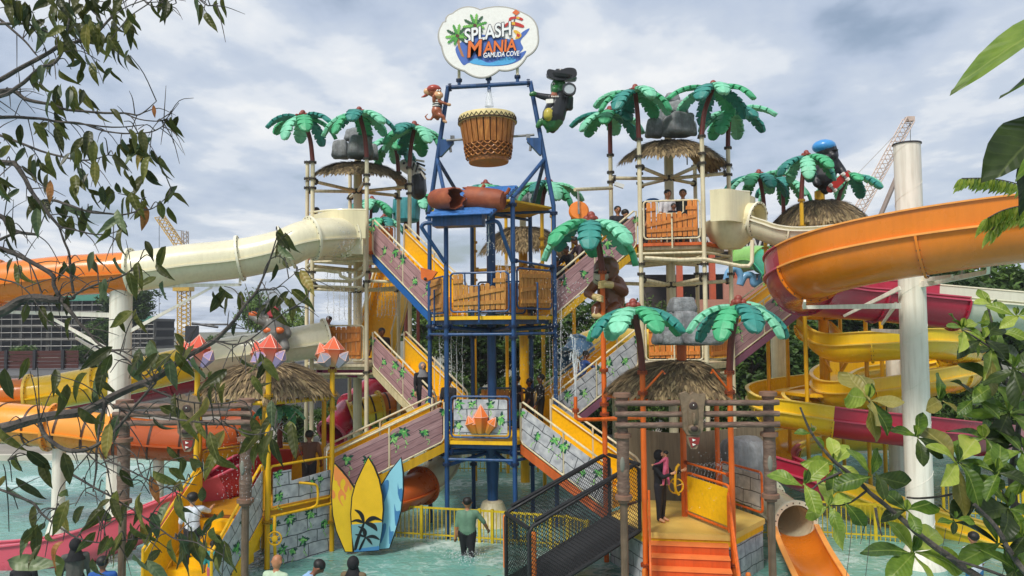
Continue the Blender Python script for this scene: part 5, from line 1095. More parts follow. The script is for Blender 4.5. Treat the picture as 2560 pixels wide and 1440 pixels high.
for (cx, cy, s) in ((745, 205, 1.0), (600, 290, 1.0)):
    for i, a in enumerate((15, 50, 80, 110, 150, 185, 215, 320, 345, 250)):
        l = 105*s*(1 if i < 7 else .8); ca, sa = math.cos(R(a)), math.sin(R(a)); px_ = lambda u, v: (cx+u*ca+v*sa, cy-u*sa+v*ca+abs(u)*.0)
        pts_ = [px_(0, 0)]
        for j in range(1, 6): pts_ += [px_(l*j/6, 16-abs(j-2)*1.5), px_(l*(j+.35)/6, 7)]
        pts_ += [px_(l, 0)]
        for j in range(5, 0, -1): pts_ += [px_(l*(j+.35)/6, -7), px_(l*j/6, -16+abs(j-2)*1.5)]
        art('palm_leaf', pts_, P(*(('leaf_art_a', '4a9a3c'), ('leaf_art_b', '2c5a34'), ('leaf_art_c', '74b84a'))[i % 3]), .012+.0016*i, n=1)
    art('palm_nut', [(cx-16, cy), (cx, cy-14), (cx+16, cy), (cx, cy+16)], P('nut_art', '5a3322'), .032)
art('palm_trunk', [(590, 300), (612, 300), (622, 380), (655, 470), (630, 460), (604, 390)], P('trunk_art', 'b0764a'), .009, n=1); art('palm_trunk', [(735, 220), (752, 220), (748, 260), (730, 260)], P('trunk_art', 'b0764a'), .009, n=1)
RA, YA = P('art_red', 'c8322a'), P('art_yellow', 'e8b43a')
art('tower_roof', [(1085, 75), (1118, 100), (1090, 125), (1055, 100)], P('roof_art', 'e06a30'), .012, n=1); art('tower_mast', [(1078, 120), (1086, 120), (1060, 240), (1050, 240)], P('mast_art', '4a4a52'), .008, n=1)
for i, a in enumerate(([(1025, 160), (1040, 138), (1100, 135), (1145, 155), (1130, 170), (1090, 152), (1045, 160), (1030, 180)], [(990, 210), (1010, 185), (1080, 180), (1150, 210), (1140, 230), (1080, 212), (1020, 205), (1000, 225)], [(945, 205), (990, 210), (975, 228), (945, 225)], [(1060, 255), (1090, 250), (1130, 290), (1110, 318), (1075, 322), (1085, 300), (1085, 285)])):
    art('slide_art', a, RA if i != 3 else YA, .010+.001*i, n=2)
for a in ([(1040, 183), (1075, 181), (1078, 205), (1042, 203)], [(1090, 137), (1115, 142), (1112, 158), (1088, 152)], [(1092, 275), (1118, 290), (1108, 312), (1088, 300)]): art('slide_band', a, YA if a[0][0] != 1092 else RA, .0155, n=1)
def text(s, name, zx, zy, wpx, hpx, rot, col, out_col, shear=.22, z=.042, big=None):
    for lay, (m, off, dz) in enumerate(((out_col, .055, 0), (col, .02, .006))):
        if m is None: continue
        cu = bpy.data.curves.new(name, 'FONT'); cu.body = s; cu.size = 1; cu.shear = shear; cu.extrude = 0; cu.align_x = 'LEFT'; cu.space_character = .98
        o = bpy.data.objects.new(name if lay else name+'_outline', cu); COL.objects.link(o); bpy.context.view_layer.update()
        w, h = o.dimensions.x, o.dimensions.y; sxx, syy = wpx/3.273*ks/w, hpx/3.273*ks/h
        cu.offset = off; cu.extrude = .003
        x, y = S(zx, zy); o.parent = sg; o.matrix_parent_inverse = Matrix.Translation(-sg.location)
        o.matrix_basis = SMX @ Matrix.Translation((x, y, z+dz)) @ Matrix.Rotation(R(rot), 4, 'Z') @ Matrix.Diagonal((sxx, syy, 1, 1)); cu.materials.append(m); bpy.context.view_layer.update(); me_ = bpy.data.meshes.new_from_object(o.evaluated_get(bpy.context.evaluated_depsgraph_get())); me_.name = name; mb_ = o.matrix_basis.copy(); nm_ = 'lettering' if lay else 'lettering_outline'; bpy.data.objects.remove(o); link(nm_, me_, sg, mb_)
NAVY = P('art_navy', '23253a'); LW = P('letter_white', 'f0efec'); LO = P('letter_orange', 'e8742a')
text('SPLASH', 'lettering', 655, 352, 400, 112, 9, LW, NAVY); text('M', 'lettering', 672, 476, 130, 128, 7, LO, NAVY, z=.055); text('ANIA', 'lettering', 812, 450, 270, 96, 6, LO, NAVY, z=.055); text('GAMUDA COVE', 'lettering', 808, 482, 298, 40, 2.5, LW, P('art_blue', '2f4f9a'), z=.068)
for px, top in ((1148, 180), (1222, 190), (1294, 172)):
    f = (px-1120)/(206); bz = LTOP.lerp(RTOP, f); b = MB(); b.cyl(bz+V((0, 0, .05)), bz+V((0, .0, .2)), .05, 10, m=1); b.cyl(bz+V((0, 0, .2)), bz+V((0, 0, .95 if px != 1222 else .5)), .045, 10); o = b.obj('sign_post', [CREAM, BLUE], sg); flange(o, bz+V((0, 0, .2)), .05, DBLUE)
# ------------------------------------------------------------------ orange tower
def gdepth(px, py, z=0.):
    lo, hi = 4., 120.
    for _ in range(50):
        m = (lo+hi)/2
        if W(px, py, m).z > z: lo = m
        else: hi = m
    return lo
ZO, ZY = 1.15, 1.35
ot = thing('orange_tower', 'orange pole tower with yellow deck and steps in the right foreground', 'tower', at(OT, 0))
for k, y in (('FL', 930), ('FR', 930), ('LL', 680), ('BR', 930)):
    p = vtx(OT, k); pole(ot, p, -.3, pz(y, p), .062, ORA, DORA, [pz(y+1, p), PZ(1280, 985, p.y), PZ(1280, 1415, p.y)] if k != 'LL' else [pz(y+1, p), pz(925, p), pz(1010, p), pz(1035, p)])
OTC.obj('centre_pole', ORA, ot)
hexplate(ot, OT, ZO, .12, RT_*.98, mat('cream_yellow_deck', 'd9b860', .45, .12, 2)); hexplate(ot, OT, ZO-.124, .14, RT_*.96, YELP, 'deck_edge')
for a in (-159.8, -99.8, -39.8):
    b = MB(); b.prism(rrect(-.92, -1.4, .92, -.02, .03), .03, z0=-.12); b.obj('stone_skirt', PSTONE, ot, face_at(OT, a, ZO-.24), smooth=False)
d_ = V((math.cos(R(-99.8)), math.sin(R(-99.8)), 0)); s_ = V((d_.y, -d_.x, 0)); s_ = s_ if s_.x > 0 else -s_
OST = mat('orange_riser', 'cc551c', .45, .12, 2, streak=.15); OTR = mat('orange_lit_tread', 'ea8040', .5, .12, 3)  # tread orange is lighter than the riser: light falling on the steps, put into colour
o0 = at(pol(OT, -99.8, RT_*.866), ZO); ang = math.atan2(d_.y, d_.x)
for i in range(7):
    p = o0+d_*(.14+.27*i)+V((0, 0, -.185*(i+1))); b = MB(); b.box((0, 0, -.35), (.268, 1.62, .7)); b.obj('riser', OST, ot, Matrix.Translation(p) @ rotz(ang), smooth=False); b = MB(); b.box((.012, 0, .012), (.292, 1.63, .024)); b.obj('tread', OTR, ot, Matrix.Translation(p) @ rotz(ang), smooth=False)
def rail(t, pts, r, m, name='hand_rail', n=8, sm=4): b = MB(); b.tube(catmull(pts, sm) if sm > 1 else pts, r, n); return b.obj(name, m, t)
for s in (-1, 1):
    q = o0+s_*s*.84; rail(ot, [q+V((0, 0, .1)), q+V((0, 0, .85)), q+d_*.1+V((0, 0, .93)), q+d_*1.8+V((0, 0, -.25)), q+d_*1.86+V((0, 0, -.4)), q+d_*1.86+V((0, 0, -1.3))], .027, ORA, sm=1)
    rail(ot, [q+d_*.12+V((0, 0, .1)), q+d_*.12+V((0, 0, .55)), q+d_*.2+V((0, 0, .6)), q+d_*1.7+V((0, 0, -.45)), q+d_*1.74+V((0, 0, -1.3))], .023, ORA, sm=1)
A, B = at(OT, ZO), at(vtx(OT, 'FR'), ZO); mid = (A+B)/2; dv = (B-A); nn = V((dv.y, -dv.x, 0)).normalized(); nn = nn if nn.y < 0 else -nn; mx = face_mx(mid, nn); w2 = dv.length/2-.1
loop_tube(ot, mx, rrect(-w2, .1, w2, 1.05, .1), .03, ORA); b = MB(); b.prism(rrect(-w2+.06, .17, w2-.05, .98, .03), .02); b.obj('yellow_panel', YELP, ot, mx, smooth=False)
beam(ot, A+V((0, 0, 1.28)), B+V((0, 0, 1.28)), .026, ORA, 'rail_bar', DORA)
mx = face_at(OT, 20.2, ZO); loop_tube(ot, mx, rrect(-.8, .1, .8, 1.05, .1), .03, ORA); b = MB(); b.prism(rrect(-.74, .17, .74, .98, .05), .02); b.obj('stone_panel', PSTONE, ot, mx, smooth=False)
q = list(ANG)
for i in (0, 3, 4, 5): beam(ot, at(vtx(OT, q[i]), 4.02), at(vtx(OT, q[(i+1) % 6]), 4.02), .05, ORA, 'ring_beam')
for k in ('FL', 'FR'):
    p = at(vtx(OT, k), PZ(1280, 985, vtx(OT, k).y)); s = 1 if k == 'FL' else -1; rail(ot, [p, p+V((s*.42, -.2, .5)), p+V((s*.46, -.22, .42))], .025, ORA, 'spout', sm=1)
rail(ot, pxs([(1503, 1048, 18.6), (1445, 1049, 18.4), (1440, 1045, 18.4), (1439, 1030, 18.4), (1439, 1010, 18.4), (1439, 992, 18.4)]), .045, ORA, 'spray_pipe', sm=1); flange(ot, W(1439, 1026, 18.4), .045, DORA)
rail(ot, pxs([(1505, 1048, 18.6), (1600, 1043, 17.2)]), .05, ORA, 'pipe', sm=1)
mx = Matrix.Translation(W(1690, 1215, 17.9)); b = MB(); b.tube([(.17*math.cos(a*.393), 0, .17*math.sin(a*.393)) for a in range(16)], .018, 6, closed=True); [b.cyl((0, 0, 0), (.17*math.cos(a), 0, .17*math.sin(a)), .012, 5) for a in (.3, 2.4, 4.5)]; b.obj('valve_wheel', YEL, ot, mx)
rail(ot, pxs([(1698, 1160, 17.8), (1690, 1175, 17.8), (1688, 1220, 17.8), (1698, 1238, 17.8)]), .03, YEL, 'valve_pipe')
for lb, pa, tp in (('orange padded bollard at the lower front of the black net bridge', (1336, 1470), 1329), ('orange padded bollard at the left corner of the black net bridge', (1264, 1418), 1287), ('short orange bollard beside the run-out lane', (1872, 1500), 1431), ('short orange bollard left of the orange steps', (1612, 1478), 1421)):
    Yb = gdepth(*pa); p = W(pa[0], pa[1], Yb); zt = PZ(pa[0], tp, Yb); b = MB(); b.lathe((p.x, p.y, -.3), [(.055, 0), (.055, zt+.26), (.045, zt+.29), (.02, zt+.3)], 14); tag(b.obj('bollard', G('bollard_orange', 'e07a2a')), lb, 'bollard', 'orange bollards')
# beige rock bowl and dark rock behind the orange tower
t = thing('beige_wall', 'smooth beige curved wall behind the orange tower deck', 'wall', W(1720, 1200, 21.8)); curved_wall(t, W(1570, 1200, 22.5), W(1700, 1200, 21.2), W(1910, 1200, 22.6), -.2, PZ(1720, 1078, 21.5), mat('beige_plaster', '8d7a62', .6, .15, 1, streak=.25), 'wall_panel')
t = thing('dark_boulder', 'dark wet boulder behind the right orange pole', 'rock', W(1862, 1200, 20.6)); link('boulder', ROCKS[1], t, Matrix.Translation(W(1862, 1165, 20.8)) @ Matrix.Diagonal((.62, .6, .75, 1)))
# ------------------------------------------------------------------ yellow tower
yt = thing('yellow_tower', 'yellow pole tower with crystals and stone print railing in the left foreground', 'tower', at(YT, 0), 'yellow towers')
for k in ANG:
    p = vtx(YT, k); pole(yt, p, -.3, pz(925, p) if k in ('FL', 'FR', 'RR') else 4.0, .064, YEL, DYEL, [pz(926, p), pz(989, p), pz(1022, p), PZ(1280, 1300, p.y)] if k in ('FL', 'FR', 'RR') else [3.7])
hexplate(yt, YT, ZY, .12, RT_*.98, mat('ochre_deck', 'c08a20', .5, .15, 2)); hexplate(yt, YT, ZY-.124, .14, RT_*.97, mat('brown_edge', '8a5228', .6), 'deck_edge')
for i in range(6): beam(yt, at(vtx(YT, q[i]), 3.92), at(vtx(YT, q[(i+1) % 6]), 3.92), .06, YEL, 'ring_beam')
b = MB(); b.cyl(at(YT, -.2), at(YT, 4.3), .075, 12); b.obj('centre_pole', YEL, yt)
mx = face_at(YT, -39.8, ZY)
loop_tube(yt, mx, rrect(-.88, .02, .88, 1.05, .1), .032, YEL); b = MB(); b.prism([(-.8, .1), (.86, .1), (.86, .72), (-.3, .62), (-.3, .9), (-.8, .9)], .03); po = b.obj('stone_panel', PSTONE, yt, mx, smooth=False); vines(po, [(-.68, .84, .7), (-.66, .3, .8), (.3, .5, .6), (.55, .55, .6)], 31, z=.033)
b = MB(); b.prism(rrect(-.93, -1.6, .93, -.16, .02), .04, z0=-.06); po = b.obj('stone_skirt', PSTONE, yt, mx, smooth=False); vines(po, [(-.75, -.35, 1.0), (-.3, -.3, .9), (.3, -.3, .9), (-.5, -1.0, .8), (.1, -.9, .9), (.7, -.6, .8), (-.2, -1.1, .7)], 32, z=-.017)
rail(yt, [mx @ V((-.1, .55, .06)), mx @ V((.15, .5, .22)), mx @ V((.3, .4, .25)), mx @ V((.3, .0, .25)), mx @ V((.2, -.12, .1))], .032, YEL, 'rail_strut'); rail(yt, [mx @ V((-.9, -.12, .1)), mx @ V((.9, -.12, .1))], .035, YEL, 'kick_rail', sm=1)
for a, wd in ((80.2, .85), (20.2, .8), (140.2, .85), (-159.8, .85)):
    mx = face_at(YT, a, ZY)
    if a != 20.2:
        loop_tube(yt, mx, rrect(-wd, .04, wd, 1.1, .1), .03, YEL); b = MB(); b.prism(rrect(-wd+.05, .08, wd-.05, 1.05, .06), .02); b.obj('yellow_panel', YELP, yt, mx, smooth=False)
b = MB(); b.lathe((0, 0, 0), [(.01, -.04), (.07, -.03), (.07, .03), (.01, .04)], 12, mx=Matrix.Rotation(R(90), 3, 'X')); wx = Matrix.Translation(W(687, 1346, 18.0)); b.tube([(.155*math.cos(a*.393), 0, .155*math.sin(a*.393)) for a in range(16)], .018, 6, closed=True); [b.cyl((0, 0, 0), (.155*math.cos(a), 0, .155*math.sin(a)), .011, 5) for a in (.5, 1.76, 3.0, 4.27, 5.5)]; b.obj('valve_wheel', YEL, yt, wx)
rail(yt, pxs([(687, 1290, 18.2), (686, 1340, 18.1), (688, 1390, 18.2)]), .04, YEL, 'valve_pipe')
b = MB(); b.ball(W(752, 1130, 21.2), (.16, .1, .1), 10, 6); b.obj('water_gun', G('gun_red', 'a82a20'), yt)
# yellow stair down towards the viewer
o1 = at(pol(YT, -99.8, RT_*.866), ZY)
for i in range(7):
    p = o1+d_*(.14+.29*i)+V((0, 0, -.2*(i+1))); b = MB(); b.box((0, 0, -.35), (.288, 1.5, .7)); b.obj('step', YELP, yt, Matrix.Translation(p) @ rotz(ang), smooth=False)
for s in (-1, 1):
    a0 = o1+s_*s*.8; a1 = a0+d_*2.15+V((0, 0, -1.45)); pts_ = [a0+V((0, 0, .05)), a0+V((0, 0, 1.05)), a0+d_*.08+V((0, 0, 1.1)), a1+V((0, 0, 1.1)), a1+V((0, 0, .1))]; rail(yt, pts_, .034, YEL, sm=1)
    nn = s_*s; x = (a1-a0).normalized(); y = nn.cross(x)
    if y.z < 0: x = -x; y = nn.cross(x)
    mx = basis(x, y, nn, (a0+a1)/2+V((0, 0, .4))); inv = mx.inverted(); poly = clip_round([tuple((inv @ (P_+V((0, 0, z))))[:2]) for P_, z in ((a0, -.1), (a1, -.1), (a1, .98), (a0, .98))], .08)
    b = MB(); b.prism(poly, .02, z0=.0); po = b.obj('side_panel', PSTONE if s > 0 else YELP, yt, mx, smooth=False)
    if s > 0: vines(po, [(-.7, -.55, .8), (-.2, -.1, .9), (.3, .2, .9), (.8, .62, .8), (.1, -.35, .7)], 40, z=.023)
    b = MB(); b.prism(clip_round([tuple((inv @ (P_+V((0, 0, z))))[:2]) for P_, z in ((a0, -.5), (a1, -.5), (a1, -.12), (a0, -.12))], .03), .05, z0=-.02); b.obj('stringer', YELP, yt, mx, smooth=False)
# ------------------------------------------------------------------ crystals
def crystal_mat(name, lo, hi, z0, z1):
    m, t, b, o = base_mat(name); c = N(t, 'ShaderNodeTexCoord'); s = N(t, 'ShaderNodeSeparateXYZ'); L(t, c, 'Object', s, 0); mr = N(t, 'ShaderNodeMapRange'); mr.inputs[1].default_value = z0; mr.inputs[2].default_value = z1; L(t, s, 2, mr, 0)
    t.links.new(ramp(t, mr.outputs[0], [(0, hx(lo)), (.55, hx(hi)), (1, lum(hx(hi), 1.12))]), b.inputs['Base Color']); b.inputs['Roughness'].default_value = .3; return m
CO = crystal_mat('crystal_orange', 'c9a070', 'd9633a', 0, .75); CP = mat('crystal_lilac', 'a592ba', .35, .1); CR = crystal_mat('crystal_red', 'c49a80', 'd0553c', 0, .75); CV = mat('crystal_grey', '9a9aa8', .35, .1)
EDGE = mat('crystal_edge', 'e8b9a4', .4)
def crystal(t, base, tip_dir, h, w, m, n=6, rot=0.):
    q = V(tip_dir).normalized().to_track_quat('Z', 'X').to_matrix().to_4x4(); mx = Matrix.Translation(base) @ q @ rotz(rot); b = MB(); vs_ = []
    for rr, z in ((.45*w, 0), (w, h*.58)): vs_ += [V((rr*math.cos(2*math.pi*i/n), rr*math.sin(2*math.pi*i/n), z)) for i in range(n)]
    vs_.append(V((0, 0, h))); fs_ = [(i, (i+1) % n, n+(i+1) % n, n+i) for i in range(n)]+[(n+i, n+(i+1) % n, 2*n) for i in range(n)]+[tuple(range(n))[::-1]]
    b.add(vs_, fs_); o = b.obj('crystal', m, t, mx, smooth=False)
    b = MB()
    for i in range(n): b.cyl(vs_[n+i], vs_[2*n], .007, 4); b.cyl(vs_[n+i], vs_[n+(i+1) % n], .007, 4)
    b.obj('crystal_edge', EDGE, o)
for lb, k, m1, m2 in (('red crystal cluster on the left pole of the yellow tower', 'FL', CR, CP), ('red and lilac crystal cluster on the front pole of the yellow tower', 'FR', CR, CP), ('orange and grey crystal cluster on the right pole of the yellow tower', 'RR', CO, CV)):
    p = vtx(YT, k); p = at(p, pz(922, p)); t = thing('crystal_cluster', lb, 'crystal', p, 'crystal clusters'); b = MB(); b.cyl(p-V((0, 0, .02)), p+V((0, 0, .12)), .07, 10); b.obj('socket', BROWN, t)
    crystal(t, p+V((0, 0, .06)), (.05, 0, 1), .78, .29, m1, 6, .3); crystal(t, p+V((-.12, -.02, .06)), (-.35, .05, 1), .66, .22, m1, 6, .1); crystal(t, p+V((-.08, -.18, .1)), (-.3, -.6, .8), .42, .2, m2, 5); crystal(t, p+V((.16, -.1, .06)), (.6, -.2, .8), .5, .16, m2, 5)
mx = face_at(BT, -99.8, Z1); t = thing('crystal_cluster', 'orange crystal relief on the stone panel of the blue tower', 'crystal', mx @ V((.0, .3, .05)), 'crystal clusters')
for x, dx, h, w in ((.03, .0, .78, .22), (-.16, -.35, .5, .16), (-.1, -.15, .45, .14), (.2, .55, .5, .15)): crystal(t, mx @ V((x, .22, .06)), mx.to_3x3() @ V((dx, 1, .05)), h, w, crystal_mat('crystal_bright', 'b98a3a', 'e8742c', 0, .75) if 'cb' not in MATS else MATS['cb'], 6, .3)
# ------------------------------------------------------------------ tiki gates
WOODG = mat('carved_log', '6b5346', .65, .3, 4, stretch=(1, 1, 4), bump=.7, bscale=14, col2='8a7262'); WOODP = mat('gate_pole', '6d5a48', .55, .25, 4, streak=.35); RUSTC = mat('gate_collar', '7a5a48', .6, .2, 4)
def logm(A, B, r, seed):
    pts = [V(A).lerp(V(B), i/24)+V((0, noise.noise(V((i*.5, seed, 1)))*.012, noise.noise(V((i*.6, seed, 0)))*.018)) for i in range(25)]; b = MB(); b.tube(pts, [r*(1+.16*noise.noise(V((i*.8, seed, 5)))) for i in range(25)], 12); return b
def gate(label, pa, pb, Y, top, ys, maskpx, group='carved wooden gates'):
    k = Y/F; xa, zt = XZ(pa, top, Y); xb, _ = XZ(pb, top, Y); t = thing('tiki_gate', label, 'gate', (xa, Y, 0), group)
    for x in (xa, xb):
        zc1, zc2 = PZ(1280, 1246, Y), PZ(1280, 1092, Y)
        b = MB(); b.cyl((x, Y, -.3), (x, Y, zc1), .075, 12); b.obj('post', WOODP, t)
        b = MB(); pr = [(.12+.02*noise.noise(V((i*.7, x, 0))), zc1+(zc2-zc1)*i/12) for i in range(13)]; b.lathe((x, Y, 0), pr, 16); b.obj('totem', WOODG, t)
        for zc, rr in ((zc1, .17), (zc2, .17), (zt-.02, .17)): b = MB(); b.lathe((x, Y, zc), [(.1, -.1), (rr*.7, -.09), (rr*.72, -.04), (rr, -.03), (rr, .045), (rr*.8, .055)], 18); b.obj('collar', RUSTC, t)
        b = MB(); b.cyl((x, Y, zc2), (x, Y, zt), .105, 14); b.obj('upper_post', WOODG, t)
        b = MB(); b.ball((x-.03, Y-.11, zc1+(zc2-zc1)*.55), (.05, .03, .15), 12, 8); b.obj('totem_eye', mat('totem_pale', '77756a', .6), t)
    for i, y in enumerate(ys):
        za = PZ(pa, y, Y); zb = PZ(pb, y-2, Y); logm((xa-.16, Y-.14, za), (xb+.16, Y-.14, zb), .056, i+pa).obj('log', WOODG, t)
    mp = W(maskpx, ys[0]-22, Y-.26); h = 100*k; w = 31*k; mm = face_mx(mp, (0, -1, 0))
    b = MB(); prof = [(-w*1.0, 0), (-w*.5, .05), (-w*.2, -.02), (w*.1, .04), (w*.6, -.01), (w*1.02, .0), (w*.82, -h*.5), (w*.78, -h*.86), (w*.45, -h), (-w*.45, -h), (-w*.76, -h*.86), (-w*.8, -h*.5)]
    b.prism(prof, .12, z0=-.1); b.obj('mask', mat('mask_wood', '7a6650', .6, .25, 4, bump=.6, bscale=12), t, mm, smooth=False)
    MF = mat('mask_face', '6f5c46', .6, .25, 4, bump=.4, bscale=12)
    b = MB(); b.ball((0, -h*.52, -.01), (w*.5, h*.44, .08), 16, 10); b.obj('mask_face', MF, t, mm)
    b = MB(); b.ball((0, -h*.6, .09), (w*.16, h*.16, .06), 10, 8); b.obj('nose', MF, t, mm)
    b = MB(); b.ball((0, -h*.28, .06), (w*.34, h*.1, .016), 14, 8); b.obj('eye_socket', mat('mask_dark', '3b2a24', .6), t, mm); b = MB(); b.ball((0, -h*.26, .078), (.01, .016, .01), 8, 6); b.obj('eye_glint', EYEW, t, mm)
    b = MB(); b.ball((0, -h*.83, .06), (w*.5, h*.11, .06), 14, 8); b.obj('lips', MF, t, mm); b = MB(); b.ball((0, -h*.83, .09), (w*.34, h*.075, .05), 12, 8); b.obj('mouth', mat('mask_dark', '3b2a24', .6), t, mm)
    b = MB(); b.prism([(-w*.5, -h*1.02), (w*.5, -h*1.02), (w*.42, -h*1.2), (w*.22, -h*1.33), (-w*.2, -h*1.33), (-w*.42, -h*1.2)], .09, z0=-.08); b.obj('pendant', mat('mask_wood', '7a6650'), t, mm, smooth=False); b = MB(); b.prism([(-.1, -h*1.05), (.12, -h*1.05), (.1, -h*1.2), (-.04, -h*1.3)], .012, z0=.012); b.obj('pendant_mouth', mat('mask_red', '8a2a24', .5), t, mm, smooth=False)
    for i in range(2): b = MB(); y = -h*(1.1+.11*i); b.prism([(-.03, y+.02), (.04, y-.005), (-.02, y-.03)], .012, z0=.026); b.obj('tooth', EYEW, t, mm, smooth=False)
gate('carved wooden log gate with mask in the right foreground', 1555, 1920, 15.0, 986, (1007, 1034, 1061), 1731)
gate('carved wooden log gate with mask behind the left branches', 312, 616, 15.6, 1003, (1014, 1034, 1056), 470)
# ------------------------------------------------------------------ black net bridge
nd = V((math.cos(R(-159.8)), math.sin(R(-159.8)), 0)); nsd = V((.345, -.938, 0)); e0 = at(pol(OT, -159.8, RT_*.87), ZO); e1 = e0+nd*2.65+V((0, 0, -1.2))
nb = thing('net_bridge', 'black net climbing bridge leading up to the orange tower', 'net bridge', at(e1, 0))
HN = 1.5; up = V((0, 0, 1)); PAD = mat('black_padding', '17181b', .55, .2, 6, bump=.4, bscale=25)
b = MB(); c = [e0+nsd*.68, e0-nsd*.68, e1-nsd*.68, e1+nsd*.68]; b.add(c+[x-up*.09 for x in c], [(0, 1, 2, 3), (7, 6, 5, 4), (0, 4, 5, 1), (1, 5, 6, 2), (2, 6, 7, 3), (3, 7, 4, 0)]); b.obj('ramp_mat', mat('speckled_mat', '26282c', .6, .5, 60, bump=.5, bscale=70), nb, smooth=False)
def netface(P0, P1, P2, P3, sp, name):
    """diamond net on a quad P0P1P2P3"""
    b = MB(); w = (P1-P0).length; h = (P3-P0).length; nu = int(w/sp); nv = max(2, int(h/sp)); f = lambda u, v: (P0.lerp(P1, u)).lerp(P3.lerp(P2, u), v); vs_ = []; sag = lambda u, v: V((noise.noise(V((u*3, v*3, w)))*.03, noise.noise(V((u*3, v*3, w+4)))*.03, 0))
    for s in (1, -1):
        for i in range(-nv, nu+nv+1):
            pts_ = []
            for j in range(0, nv+1):
                u = (i+s*j*1.0)/nu; v = j/nv
                if -1e-6 <= u <= 1+1e-6: pts_.append(f(u, v)+sag(u, v))
            if len(pts_) > 1: b.tube(pts_, .0075, 3, caps=False)
    o = b.obj(name, BLACK, nb); o['kind'] = 'stuff'
netface(e1+nsd*.7, e0+nsd*.7, e0+nsd*.7+up*HN, e1+nsd*.7+up*HN, .085, 'side_net'); netface(e1-nsd*.7, e0-nsd*.7, e0-nsd*.7+up*HN, e1-nsd*.7+up*HN, .085, 'side_net')
netface(e1-nsd*.7, e1+nsd*.7, e1+nsd*.7+up*HN, e1-nsd*.7+up*HN, .085, 'end_net')
for s in (1, -1):
    a0, a1 = e1+nsd*.72*s, e0+nsd*.72*s
    rail(nb, [a0-up*.2, a0+up*(HN-.1), a0+up*HN+(a1-a0)*.03, a1+up*HN-(a1-a0)*.05, a1+up*(HN-.15), a1], .045, PAD, 'padded_frame', sm=1); rail(nb, [a0, a1], .05, PAD, 'padded_edge', sm=1)
    rail(nb, [a0+up*(HN+.09)+(a1-a0)*.05, a1+up*(HN+.02)-(a1-a0)*.07], .04, PAD, 'padded_bar', sm=1)
rail(nb, [e1-nsd*.72+up*HN, e1+nsd*.72+up*HN], .045, PAD, 'padded_bar', sm=1); rail(nb, [e0-nsd*.72+up*(HN-.05), e0+nsd*.72+up*(HN-.05)], .045, PAD, 'padded_bar', sm=1)
# ------------------------------------------------------------------ surfboards
def Z3(x, y): return (640+x/4, 1080+y/4)
BLK = mat('board_outline', '0f1114', .4)
SKY_ = mat('board_sky', '8ec8d8', .4, .06, 2); WAV = mat('board_wave', '3f78a8', .4, .06, 2); BY = mat('board_yellow', 'd9b41e', .4, .1, 2); BYO = mat('board_amber', 'e0b21a', .4, .1, 2); FLA = mat('board_flame', 'd98440', .4, .08, 2); SEA = mat('board_sea', '6e9aa0', .4, .06, 2)
def surf(label, pts, Y, m, arts, lean=.0):
    o0_ = W(*Z3(1110, 1150), Y); mm = face_mx(W(*Z3(1110, 800), Y), (0, -1, 0)); k = Y/F/4; S2 = lambda q: ((q[0]-1110)*k, (800-q[1])*k)
    t = thing('surfboard', label, 'surfboard', W(*Z3(pts[0][0], 1165), Y), 'painted surfboards')
    raw = [S2(q) for q in pts]; sm = [(v.x, v.y) for v in catmull([(x, y, 0) for x, y in raw], 4, True)]
    b = MB(); b.prism(raw, .07, z0=-.07); b.obj('board', BLK, t, mm, smooth=False)
    cx = sum(p[0] for p in raw)/len(raw); cy = sum(p[1] for p in raw)/len(raw)
    ins = []
    for i in range(len(raw)):
        p = V((*raw[i], 0)); a_ = V((*raw[i-1], 0)); c_ = V((*raw[(i+1) % len(raw)], 0)); d1 = (p-a_).normalized(); d2 = (c_-p).normalized(); n_ = V((-(d1+d2).y, (d1+d2).x, 0)).normalized(); q_ = p+n_*.03
        if (V((cx, cy, 0))-p).dot(n_) < 0: q_ = p-n_*.03
        ins.append((q_.x, q_.y))
    b = MB(); b.prism(ins, .004, z0=.0015); b.obj('painted_face', m, t, mm, smooth=False)
    for i, (pl, am, nn) in enumerate(arts):
        p = [S2(q) for q in pl]; p = [(v.x, v.y) for v in catmull([(x, y, 0) for x, y in p], nn, True)] if nn > 1 else p
        b = MB(); b.prism(p, .003, z0=.007+.0012*i); b.obj('painted_motif', am, t, mm, smooth=False)
surf('yellow surfboard with orange flames, leftmost of the three', [(785, 318), (870, 400), (940, 490), (990, 565), (985, 700), (965, 900), (975, 1190), (892, 1190), (800, 980), (765, 820), (755, 680), (757, 520)], 19.45, BY, [([(792, 345), (860, 410), (930, 490), (960, 560), (945, 590), (925, 540), (915, 590), (895, 610), (880, 560), (900, 520), (880, 470), (850, 500), (850, 560), (880, 600), (905, 640), (890, 690), (880, 640), (850, 640), (850, 690), (880, 740), (855, 720), (825, 660), (830, 600), (850, 570), (820, 530), (815, 490), (785, 480)], FLA, 2), ([(768, 580), (790, 600), (800, 640), (785, 665), (768, 660)], FLA, 2)])
surf('light blue surfboard with dark blue waves, rightmost of the three', [(1447, 266), (1472, 420), (1474, 600), (1450, 800), (1400, 980), (1335, 1160), (1215, 1170), (1240, 900), (1250, 700), (1245, 540), (1330, 400)], 19.5, SKY_, [([(1415, 520), (1425, 580), (1450, 570), (1462, 600), (1455, 680), (1440, 700), (1415, 620)], WAV, 2), ([(1380, 720), (1395, 790), (1425, 790), (1436, 800), (1400, 940), (1385, 880)], WAV, 2), ([(1330, 930), (1345, 990), (1375, 990), (1350, 1080), (1330, 1110)], WAV, 2), ([(1265, 540), (1300, 490), (1325, 500), (1320, 580), (1290, 680), (1270, 700)], WAV, 2), ([(1270, 920), (1300, 920), (1290, 1000), (1250, 1100), (1235, 1080)], WAV, 2)])
